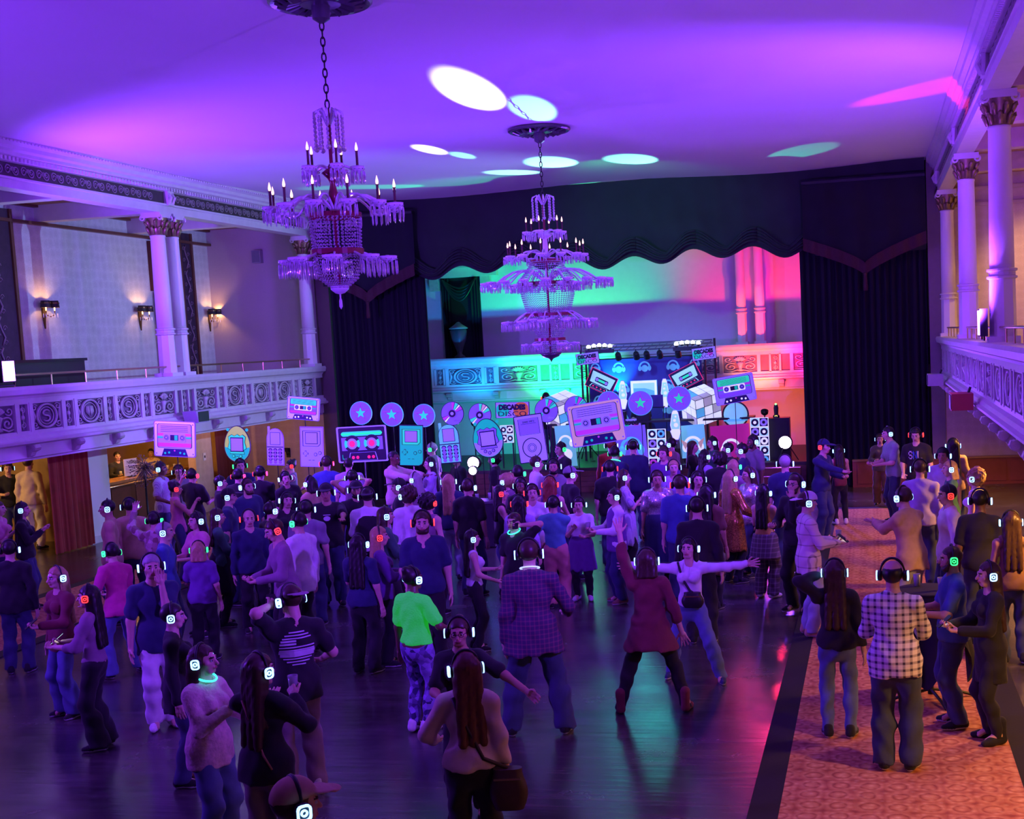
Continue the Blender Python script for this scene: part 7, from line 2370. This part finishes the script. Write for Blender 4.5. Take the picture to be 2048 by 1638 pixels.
def necklace(P_, m, label):
    J = P_['J']; c = (J['neb'] + J['net']) / 2 * P_['s']
    pts = [(c[0] + 0.085 * math.cos(a) * P_['s'], c[1] - 0.02 + 0.085 * math.sin(a) * P_['s'], c[2] + 0.012 + 0.03 * math.sin(a)) for a in [2 * PI * i / 24 for i in range(24)]]
    MB().tube(pts, 0.007, 6, closed=True).build('glow_necklace', m, P_['root'], smooth=True)['label'] = label


GLOW = mat('glow_teal', (0.1, 0.8, 0.7), 0.4, emit=(0.03, 0.85, 0.62), power=3.0)
GLOWG = mat('glow_mint', (0.1, 0.9, 0.5), 0.4, emit=(0.02, 0.9, 0.4), power=3.0)
necklace(WHO['woman in pink fur coat with glowing teal necklace'], GLOW, 'glowing teal necklace')
necklace(WHO['person in black tee with mint glow necklace lifting phone'], GLOWG, 'glowing mint necklace')
necklace(WHO['dancer with green glowing collar near the booth'], GLOWG, 'glowing green collar')
necklace(WHO['man in dark red plaid shirt seen from behind, centre'], mat('glow_white', (0.5, 0.6, 1), 0.4, emit=(0.4, 0.5, 1.0), power=1.5), 'glowing white necklace')


def strap_path(P_, pts, back, on='shirt'):
    sh = kid(P_, on); me = sh.data
    bvh = BVHTree.FromPolygons([v.co for v in me.vertices], [tuple(p.vertices) for p in me.polygons])
    out = []
    s = P_['s']
    for x, z in pts:
        y0 = 1.0 if back else -1.0
        hit = bvh.ray_cast(Vector((x * s, y0, z * s)), Vector((0, -y0, 0)))
        y = hit[0].y if hit[0] is not None else (0.1 if back else -0.1)
        out.append(Vector((x * s, y + (0.012 if back else -0.012), z * s)))
    return out


def bag(P_, label, kind, m, strap_m, pts, back, loc, size, rz=0.0):
    """shoulder bag: pouch, flap, zip and a strap that lies on the wearer's back or front"""
    t = thing('shoulder_bag', label, 'bag')
    t.matrix_world = P_['M'].normalized()
    s = P_['s']
    w_, d_, h_ = size
    c = Vector(loc) * s
    mb = MB()
    mb.grid(lambda u, v: (c.x + w_ / 2 * math.cos(2 * PI * u) * abs(math.cos(2 * PI * u)) ** -0.5 * (0.75 + 0.25 * math.sin(PI * min(1, v * 1.2))) if abs(math.cos(2 * PI * u)) > 1e-4 else c.x,
                          c.y + d_ / 2 * math.sin(2 * PI * u) * (0.6 + 0.4 * math.sin(PI * (0.15 + 0.7 * v))), c.z - h_ / 2 + h_ * v), 20, 8)
    n0 = 21
    mb.add([mb.v[i] for i in range(20)], [tuple(range(19, -1, -1))]); mb.add([mb.v[8 * n0 + i] for i in range(20)], [tuple(range(20))])
    mb.build('pouch', m, t, smooth=True)
    MB().box((c.x, c.y + (d_ / 2 if back else -d_ / 2) * 0.95, c.z + h_ * 0.28), (w_ * 0.7, 0.012, 0.012)).build('zip', BRASS, t)
    pp = strap_path(P_, pts, back)
    pp.append(Vector((c.x, c.y, c.z + h_ / 2)))
    MB().tube(pp, 0.014, 5).build('strap', strap_m, t, smooth=True)
    return t


BAGB = mat('bag_brown', (0.05, 0.025, 0.02), 0.5, noise=0.3, scale=20)
bag(WHO['long haired woman in cream sweater with shoulder bag'], 'brown leather shoulder bag at the hip of the cream sweater', 'b', BAGB, mat('strap_dark', (0.03, 0.018, 0.015), 0.6),
    [(0.09, 1.44), (0.06, 1.36), (0.01, 1.25), (-0.05, 1.12), (-0.11, 1.0)], True, (-0.27, 0.08, 0.76), (0.26, 0.12, 0.28))
bag(WHO['woman in white hoodie with arms spread wide, dancing'], 'small black crossbody pouch on the white hoodie', 'p', mat('bag_black', (0.012, 0.01, 0.012), 0.5), mat('strap_black', (0.015, 0.012, 0.02), 0.6),
    [(-0.11, 1.42), (-0.07, 1.32), (-0.02, 1.2), (0.03, 1.1)], False, (0.07, -0.19, 1.0), (0.24, 0.11, 0.16))
P_ = WHO['long dark haired woman in black top with tan shoulder strap']
MB().tube(strap_path(P_, [(0.10, 1.43), (0.05, 1.3), (0.0, 1.18), (-0.06, 1.05), (-0.12, 0.95)], True), 0.008, 5).build('shoulder_strap', mat('strap_tan', (0.35, 0.18, 0.09), 0.6), P_['root'], smooth=True)['label'] = 'thin tan shoulder strap'

CUPM = mat('clear_cup', (0.75, 0.75, 0.82), 0.15, trans=0.6, noise=0)
SCRN = mat('phone_screen', (0.7, 0.8, 0.9), 0.3, emit=(0.7, 0.85, 1.0), power=2.0)
cup_b = MB()
n = 14
cup_b.lathe([(0.028, -0.06), (0.036, 0.06), (0.033, 0.06), (0.026, -0.05)], 14)
CUPME = cup_b.mesh('cup', CUPM, True)


def cup(loc, label):
    t = thing('drink_cup', label, 'cup', loc, group='drink cups')
    link('cup', CUPME, t)
    MB().lathe([(0.024, -0.05), (0.030, 0.01), (0.0, 0.011)], 12).build('drink', mat('drink_amber', (0.35, 0.2, 0.1), 0.1), t)


def phone(loc, label, rz, lit=True, tilt=-0.9):
    t = thing('smartphone', label, 'phone', loc, group='phones held by dancers', rot=(tilt, 0, rz))
    MB().prism(rrect(0.074, 0.152, 0.01), -0.004, 0.004).build('body', BLACKP, t)
    MB().prism(rrect(0.066, 0.14, 0.006), 0.004, 0.0055).build('screen', SCRN if lit else mat('black_gloss'), t)


for lab, sd, cl in (('man in vest and white sleeves holding a cup', 'r', 'clear cup held by the man in a vest'), ('long dark haired woman in black top with tan shoulder strap', 'r', 'pale cup held by the woman with tan strap'),
                    ('blond woman in purple tee with green lit headphones', 'l', 'pale cup held by the blond woman in purple'), ('woman in green top with pale brown hair', 'l', 'pale cup held by the woman in green top'),
                    ('man in pale grid shirt and white cap looking at phone', 'l', 'clear cup held by the man in grid shirt'), ('bartender in black shirt working behind the bar', 'r', 'glass held by the bartender in black'),
                    ('person in black with red headphones below cream cassette', 'l', 'pale cup held below the cream cassette')):
    v = WHO[lab][sd]
    cup((v.x, v.y, v.z + 0.03), cl)
for lab, sd, pl_, rz, lit in (('man in pale grid shirt and white cap looking at phone', 'r', 'lit phone in the hand of the grid shirt man', 1.3, True), ('woman with red lit headphones in mauve top and black flares', 'r', 'phone held by the woman in mauve', -1.2, True),
                              ('blond woman in purple tee holding a bright phone', 'r', 'bright phone held by the blond woman in purple tee', 1.2, True), ('blond woman in maroon top and flared jeans at left', 'l', 'dark phone held by the blond woman in maroon', -0.8, False),
                              ('man in pale cap and black printed t-shirt seen from behind', 'l', 'lit phone lifted beside the pale cap', 0.3, True), ('person in black tee with mint glow necklace lifting phone', 'l', 'bright phone lifted by the necklace wearer', 0.2, True),
                              ('long haired woman in long black coat at the cocktail table', 'r', 'small phone held by the woman in black coat', -1.3, True)):
    v = WHO[lab][sd]
    phone((v.x, v.y, v.z + 0.02), pl_, rz, lit)

# eyeglasses for the three who wear them
for lab in ('woman with glasses in black facing camera behind white sweater', 'bearded man with glasses all in black beside carpet', 'person with glasses facing camera below the cream cassette'):
    P_ = WHO[lab]
    mb = MB()
    for e in (-1, 1):
        mb.tube([(e * 0.032 + 0.022 * math.cos(a), -0.108, 0.018 * math.sin(a)) for a in [2 * PI * i / 12 for i in range(12)]], 0.0025, 4, closed=True)
        mb.tube([(e * 0.054, -0.105, 0.004), (e * 0.078, 0.0, 0.006)], 0.0025, 4)
    mb.tube([(-0.01, -0.11, 0.003), (0.01, -0.11, 0.003)], 0.0025, 4)
    o = mb.build('eyeglasses', BLACKP, P_['root'])
    o.matrix_local = P_['root'].matrix_basis.inverted() @ P_['HM']
# beards
for lab, hc in (('bearded man in navy v-neck t-shirt with red headphones', 'b'), ('bearded man with glasses all in black beside carpet', 'b'), ('bearded man facing camera right of the music player', 'k'), ('bearded man in navy between two white headphones', 'b'), ('bearded man in dark cap below the black cassette', 'k'), ('dark bearded man before the right disc panel', 'k'), ('balding man in blue shirt with green headphones', 'b')):
    P_ = WHO[lab]
    V, Q = sdf_mesh([('c', (-0.03, -0.055, -0.09), (0.03, -0.055, -0.09), 0.033, 0.033), ('c', (-0.058, -0.02, -0.03), (-0.04, -0.05, -0.085), 0.016, 0.024), ('c', (0.058, -0.02, -0.03), (0.04, -0.05, -0.085), 0.016, 0.024)], 0.01, 0.02,
                    lambda G, F: np.maximum(F, -sd_ell(G, (0, -0.11, -0.055), (0.026, 0.05, 0.022))))
    o = link('beard', np_mesh('beard', V, Q, [HAIRC[hc]]), P_['root'])
    o.matrix_local = P_['root'].matrix_basis.inverted() @ P_['HM']
# hood cord, sleeve stripes of the white hoodie
P_ = WHO['woman in white hoodie with arms spread wide, dancing']
for e in (-1, 1):
    MB().tube(strap_path(P_, [(e * 0.03, 1.42), (e * 0.035, 1.35), (e * 0.03, 1.27)], False), 0.004, 4).build('drawstring', PRINTW, P_['root'])
    J = P_['J']; s = P_['s']
    sd = 'r' if e < 0 else 'l'
    a, b, c_ = J['sh' + sd], J['elb' + sd], J['wri' + sd]
    for k in range(3):
        off = np.array((0, -0.012 + 0.012 * k, 0.0))
        MB().tube([(p + off + np.array((0, 0, r_))) * s for p, r_ in ((a * 0.8 + b * 0.2, 0.067), (b, 0.060), (b * 0.15 + c_ * 0.85, 0.052))], 0.004, 4).build('sleeve_stripe', mat('stripe_ink', (0.02, 0.02, 0.04), 0.7), P_['root'])
# woman in yellow: shirt tied round the waist; vest on the white sleeved man; vest on the hooded man
for lab, key, lo_, hi_ in (('man in vest and white sleeves holding a cup', 'purple', 0.80, 1.45), ('man in backwards cap with white hooded vest', 'black', 0.86, 1.38), ('woman in yellow halter with plaid shirt tied at waist', 'plaid_g', 0.62, 1.0)):
    P_ = WHO[lab]; J = P_['J']; s = P_['s']
    g_ = 1.1
    pr = [('c', J['pel'], J['che'], 0.175 * g_, 0.162 * g_, 0.76), ('c', J['pel'], np.array((J['pel'][0], J['pel'][1], 0.6)), 0.18 * g_, 0.22, 0.76)] if lo_ > 0.7 else [('c', J['wai'] - np.array((0, 0, .08)), np.array((J['pel'][0], J['pel'][1] + 0.03, 0.6)), 0.17 * g_, 0.24 * g_, 0.8)]
    if lo_ > 0.7:
        pr.append(('c', J['che'], J['neb'] - np.array((0, 0, 0.04)), 0.162 * g_, 0.12, 0.76))
    V, Q = sdf_mesh(pr, 0.022, 0.03, lambda G, F: np.maximum(np.maximum(F, -(G[..., 2] - lo_ + J['pel'][2] * 0)), G[..., 2] - hi_))
    link('tied_shirt' if lo_ < 0.7 else 'vest', np_mesh('vest', V * s, Q, [cloth(key)]), P_['root'])

# ------------------------------------------------------------------ cocktail table on the carpet
c = atZ(1862, 1400, 0)
t = thing('cocktail_table', 'tall cocktail table draped in a black cloth on the carpet', 'table', (c[0], c[1], 0.013))


def cl(u, v):
    a = 2 * PI * u
    zt = 1.08 - 0.9 * (1 - v) * (0.72 + 0.28 * math.cos(4 * a + 0.6))
    r = 0.30 + 0.10 * (1 - v) + 0.05 * (1 - v) * math.sin(8 * a)
    return (r * math.cos(a), r * math.sin(a), zt)


MB().grid(cl, 64, 8).build('cloth', mat('table_cloth_black', (0.012, 0.012, 0.016), 0.85), t, smooth=True)
MB().lathe([(0.30, 1.06), (0.31, 1.075), (0.31, 1.09), (0.28, 1.095)], 32).build('top', mat('table_cloth_black'), t)
MB().tube([(0, 0, 0.05), (0, 0, 1.06)], 0.03, 8).build('post', BLACKM, t)
for k in range(4):
    a = k * PI / 2 + 0.3
    MB().tube([(0, 0, 0.10), (0.3 * math.cos(a), 0.3 * math.sin(a), 0.05), (0.42 * math.cos(a), 0.42 * math.sin(a), 0.012)], 0.016, 6).build('foot', BLACKM, t)
cup((c[0] + 0.12, c[1] - 0.08, 1.172), 'clear plastic cup standing on the cocktail table')
cup((c[0] - 0.1, c[1] + 0.12, 1.172), 'second cup at the back of the cocktail table')

# ------------------------------------------------------------------ the bar and what stands there
BX = -17.0
t = thing('bar_counter', 'wooden bar counter with brass rail under the left balcony', 'bar', (BX, 26.9, 0))
MB().box2((-0.3, -2.4, 0), (0.15, 2.6, 1.0)).build('body', mat('bar_wood', (0.10, 0.04, 0.02), 0.4, noise=0.4, scale=4), t)
MB().box2((-0.38, -2.45, 1.0), (0.25, 2.65, 1.06)).build('top', mat('bar_top', (0.45, 0.22, 0.07), 0.2, noise=0.3, scale=5), t)
MB().tube([(0.28, -2.45, 0.96), (0.28, 2.65, 0.96)], 0.025, 8).build('rail', BRASS, t, smooth=True)
for k in range(5):
    MB().box2((0.15, -2.2 + 0.98 * k, 0.1), (0.165, -1.45 + 0.98 * k, 0.88)).build('panel', WOOD, t)
t = thing('back_bar', 'amber lit back bar cabinet behind the bartenders', 'cabinet', (-19.8, 26.9, 0))
MB().box2((-0.2, -2.2, 0), (0.2, 2.4, 0.9)).build('body', mat('bar_wood'), t)
for k in range(2):
    MB().box2((-0.2, -2.2, 1.2 + 0.35 * k), (0.12, 2.4, 1.23 + 0.35 * k)).build('shelf', mat('bar_top'), t)
for e in (-2.2, 2.4):
    MB().box2((-0.2, e - 0.03, 0.9), (0.15, e + 0.03, 2.1)).build('side', mat('bar_wood'), t)
rb = random.Random(3)
bot = {}
for nm, c_ in (('amber', (0.30, 0.12, 0.02)), ('green', (0.02, 0.12, 0.05)), ('clear', (0.6, 0.6, 0.62))):
    bot[nm] = MB().lathe([(0.036, 0), (0.038, 0.02), (0.038, 0.17), (0.014, 0.22), (0.013, 0.29), (0.016, 0.30)], 10).mesh('glass', mat('bottle_' + nm, c_, 0.12, spec=0.8), True)
LBL = MB().lathe([(0.0385, 0.05), (0.0392, 0.051), (0.0392, 0.12), (0.0385, 0.121)], 10).mesh('paper_label', mat('label_cream', (0.6, 0.52, 0.4), 0.7))
ORD = ['first', 'second', 'third', 'fourth', 'fifth', 'sixth', 'seventh', 'eighth']
for k in range(16):
    y = 25.0 + (k % 8) * 0.5 + rb.uniform(-0.1, 0.1)
    nm = rb.choice(list(bot))
    t = thing('bottle', '%s glass bottle, %s from the left on the %s back bar shelf' % (nm, ORD[k % 8], 'lower' if k < 8 else 'upper'), 'bottle', (-19.8 + rb.uniform(-0.05, 0.05), y, 1.231 if k < 8 else 1.581), group='bottles on the back bar')
    link('glass', bot[nm], t); link('paper_label', LBL, t)
a = atX(257, 929, BX - 0.1)
t = thing('notice_card', 'white lettered notice card standing on the bar', 'sign', (BX - 0.05, a[1], 1.062), rotz=PI / 2 - 0.25)
MB().box2((-0.2, -0.006, 0.02), (0.2, 0.006, 0.42)).build('card', mat('paper_white', (0.7, 0.66, 0.62), 0.7), t)
MB().box2((-0.1, -0.04, 0), (0.1, 0.04, 0.02)).build('foot', BLACKP, t)
me = text_mesh('lettering', 'NING', 0.075, 0.001, width=0.26); me.materials.append(INK)
link('lettering', me, t, (0.02, -0.009, 0.34))
for k in range(5):
    MB().box2((-0.16, -0.009, 0.10 + 0.035 * k), (0.14, -0.006, 0.108 + 0.035 * k)).build('text_line', INK, t)
a = atX(282, 935, BX - 0.1)
t = thing('cash_register', 'pale cash register box on the bar', 'register', (BX - 0.1, a[1], 1.062))
MB().box2((-0.15, -0.18, 0), (0.15, 0.18, 0.12)).build('drawer', mat('register_cream', (0.55, 0.48, 0.40), 0.6), t)
MB().box2((-0.06, -0.14, 0.12), (0.06, 0.14, 0.3)).build('screen', mat('register_cream'), t)
for i, yy in enumerate((27.0, 27.25, 28.2, 28.5, 28.75)):
    cup((BX + 0.1, yy, 1.123), ['clear cup on the bar right of the register', 'second clear cup on the bar near the register', 'clear cup on the far end of the bar', 'second cup on the far end of the bar', 'last cup on the far end of the bar'][i])
# tinsel centrepiece beside the pillar
a = atZ(222, 990, 0.9)
a = (-15.3, 24.6, 0)
t = thing('tinsel_centrepiece', 'glittering silver tinsel spray on a tall dark stand by pillar', 'decoration', a)
MB().lathe([(0.2, 0), (0.2, 0.02), (0.03, 0.05), (0.02, 1.2), (0.06, 1.24), (0.02, 1.3)], 12).build('stand', BLACKM, t, smooth=True)
mb = MB(); rt = random.Random(9)
for k in range(150):
    d_ = Vector((rt.gauss(0, 1), rt.gauss(0, 1), rt.gauss(0.15, 0.9))).normalized()
    r_ = rt.uniform(0.18, 0.38)
    p = d_ * r_
    mb.tube([(0, 0, 1.45), (p.x * 0.5, p.y * 0.5, 1.45 + p.z * 0.6), (p.x, p.y, 1.45 + p.z - 0.06)], [0.004, 0.007, 0.003], 3)
    mb.sphere((p.x, p.y, 1.45 + p.z - 0.06), 0.014, 4, 3)
tag(mb.build('tinsel', mat('tinsel_silver', (0.55, 0.5, 0.6), 0.15, metal=0.9), t), kind='stuff')

# speaker box with beacon at stage right, lamp stands for the wall floods
c = atY(1556, 880, 31.3)
t = thing('speaker_cabinet', 'black speaker cabinet at stage right behind the violet flood', 'speaker', (c[0], 31.3, STZ))
MB().box2((-0.3, -0.2, 0), (0.3, 0.25, 1.0)).build('body', BLACKP, t)
MB().box2((-0.26, -0.215, 0.05), (0.26, -0.2, 0.95)).build('grille', mat('grille_black', (0.02, 0.02, 0.024), 0.7), t)
t = thing('beacon_lamp', 'small black beacon lamp on top of the speaker cabinet', 'stage lamp', (c[0] - 0.02, 31.3, STZ + 1.0))
MB().lathe([(0.08, 0), (0.08, 0.05), (0.05, 0.08), (0.06, 0.24), (0.04, 0.32)], 12).build('body', BLACKM, t)
MB().sphere((0, -0.03, 0.33), 0.025, 8, 6).build('bulb', mat('beacon_green', (0.2, 1, 0.3), 0.3, emit=(0.2, 1.0, 0.2), power=3), t)
MB().box2((-0.03, -0.075, 0.03), (0.03, -0.07, 0.06)).build('indicator', mat('beacon_yellow', (1, 0.9, 0.2), 0.3, emit=(1.0, 0.8, 0.1), power=2), t)
for x, y, nm in ((-8.3, 32.7, 'green'), (-10.4, 32.5, 'teal'), (-6.7, 32.7, 'blue'), (-2.75, 32.6, 'red'), (-1.4, 32.5, 'pink')):
    t = thing('wall_flood', '%s wall flood on a stand behind the booth' % nm, 'stage lamp', (x, y - 0.12, STZ), group='wall floods behind the booth')
    MB().tube([(0, 0, 0.02), (0, 0, 1.0)], 0.018, 6).build('pole', BLACKM, t)
    MB().lathe([(0.18, 0), (0.18, 0.015), (0.02, 0.03)], 12).build('base_plate', BLACKM, t)
    MB().lathe([(0.05, -0.06), (0.09, -0.02), (0.1, 0.05)], 14, Matrix.Translation((0, 0.02, 1.06)) @ Matrix.Rotation(-0.7, 4, 'X')).build('housing', BLACKM, t)
# unlit sconce on the lower end wall
t = thing('wall_bracket', 'small dark wall bracket on the lower tan end wall', 'wall lamp', (atY(577, 905, YE)[0], YE - 0.005, atY(577, 905, YE)[2]))
MB().box2((-0.05, -0.02, -0.12), (0.05, 0, 0.12)).build('plate', BLACKM, t)
MB().tube([(0, -0.02, -0.03), (0, -0.1, -0.05), (0, -0.12, 0.03)], 0.012, 6).build('arm', BLACKM, t)
MB().lathe([(0.03, 0), (0.05, 0.1)], 10, c=(0, -0.12, 0.03)).build('shade', mat('shade_dark'), t)
# hand items on the small equipment table
et = bpy.data.objects['equipment_table']
for i, (dx, dy) in enumerate(((-0.25, 0.0), (0.0, -0.1), (0.18, 0.08))):
    cup((et.location.x + dx, et.location.y + dy, 0.922), ['cup at the left of the equipment table', 'cup in the middle of the equipment table', 'cup at the right of the equipment table'][i])
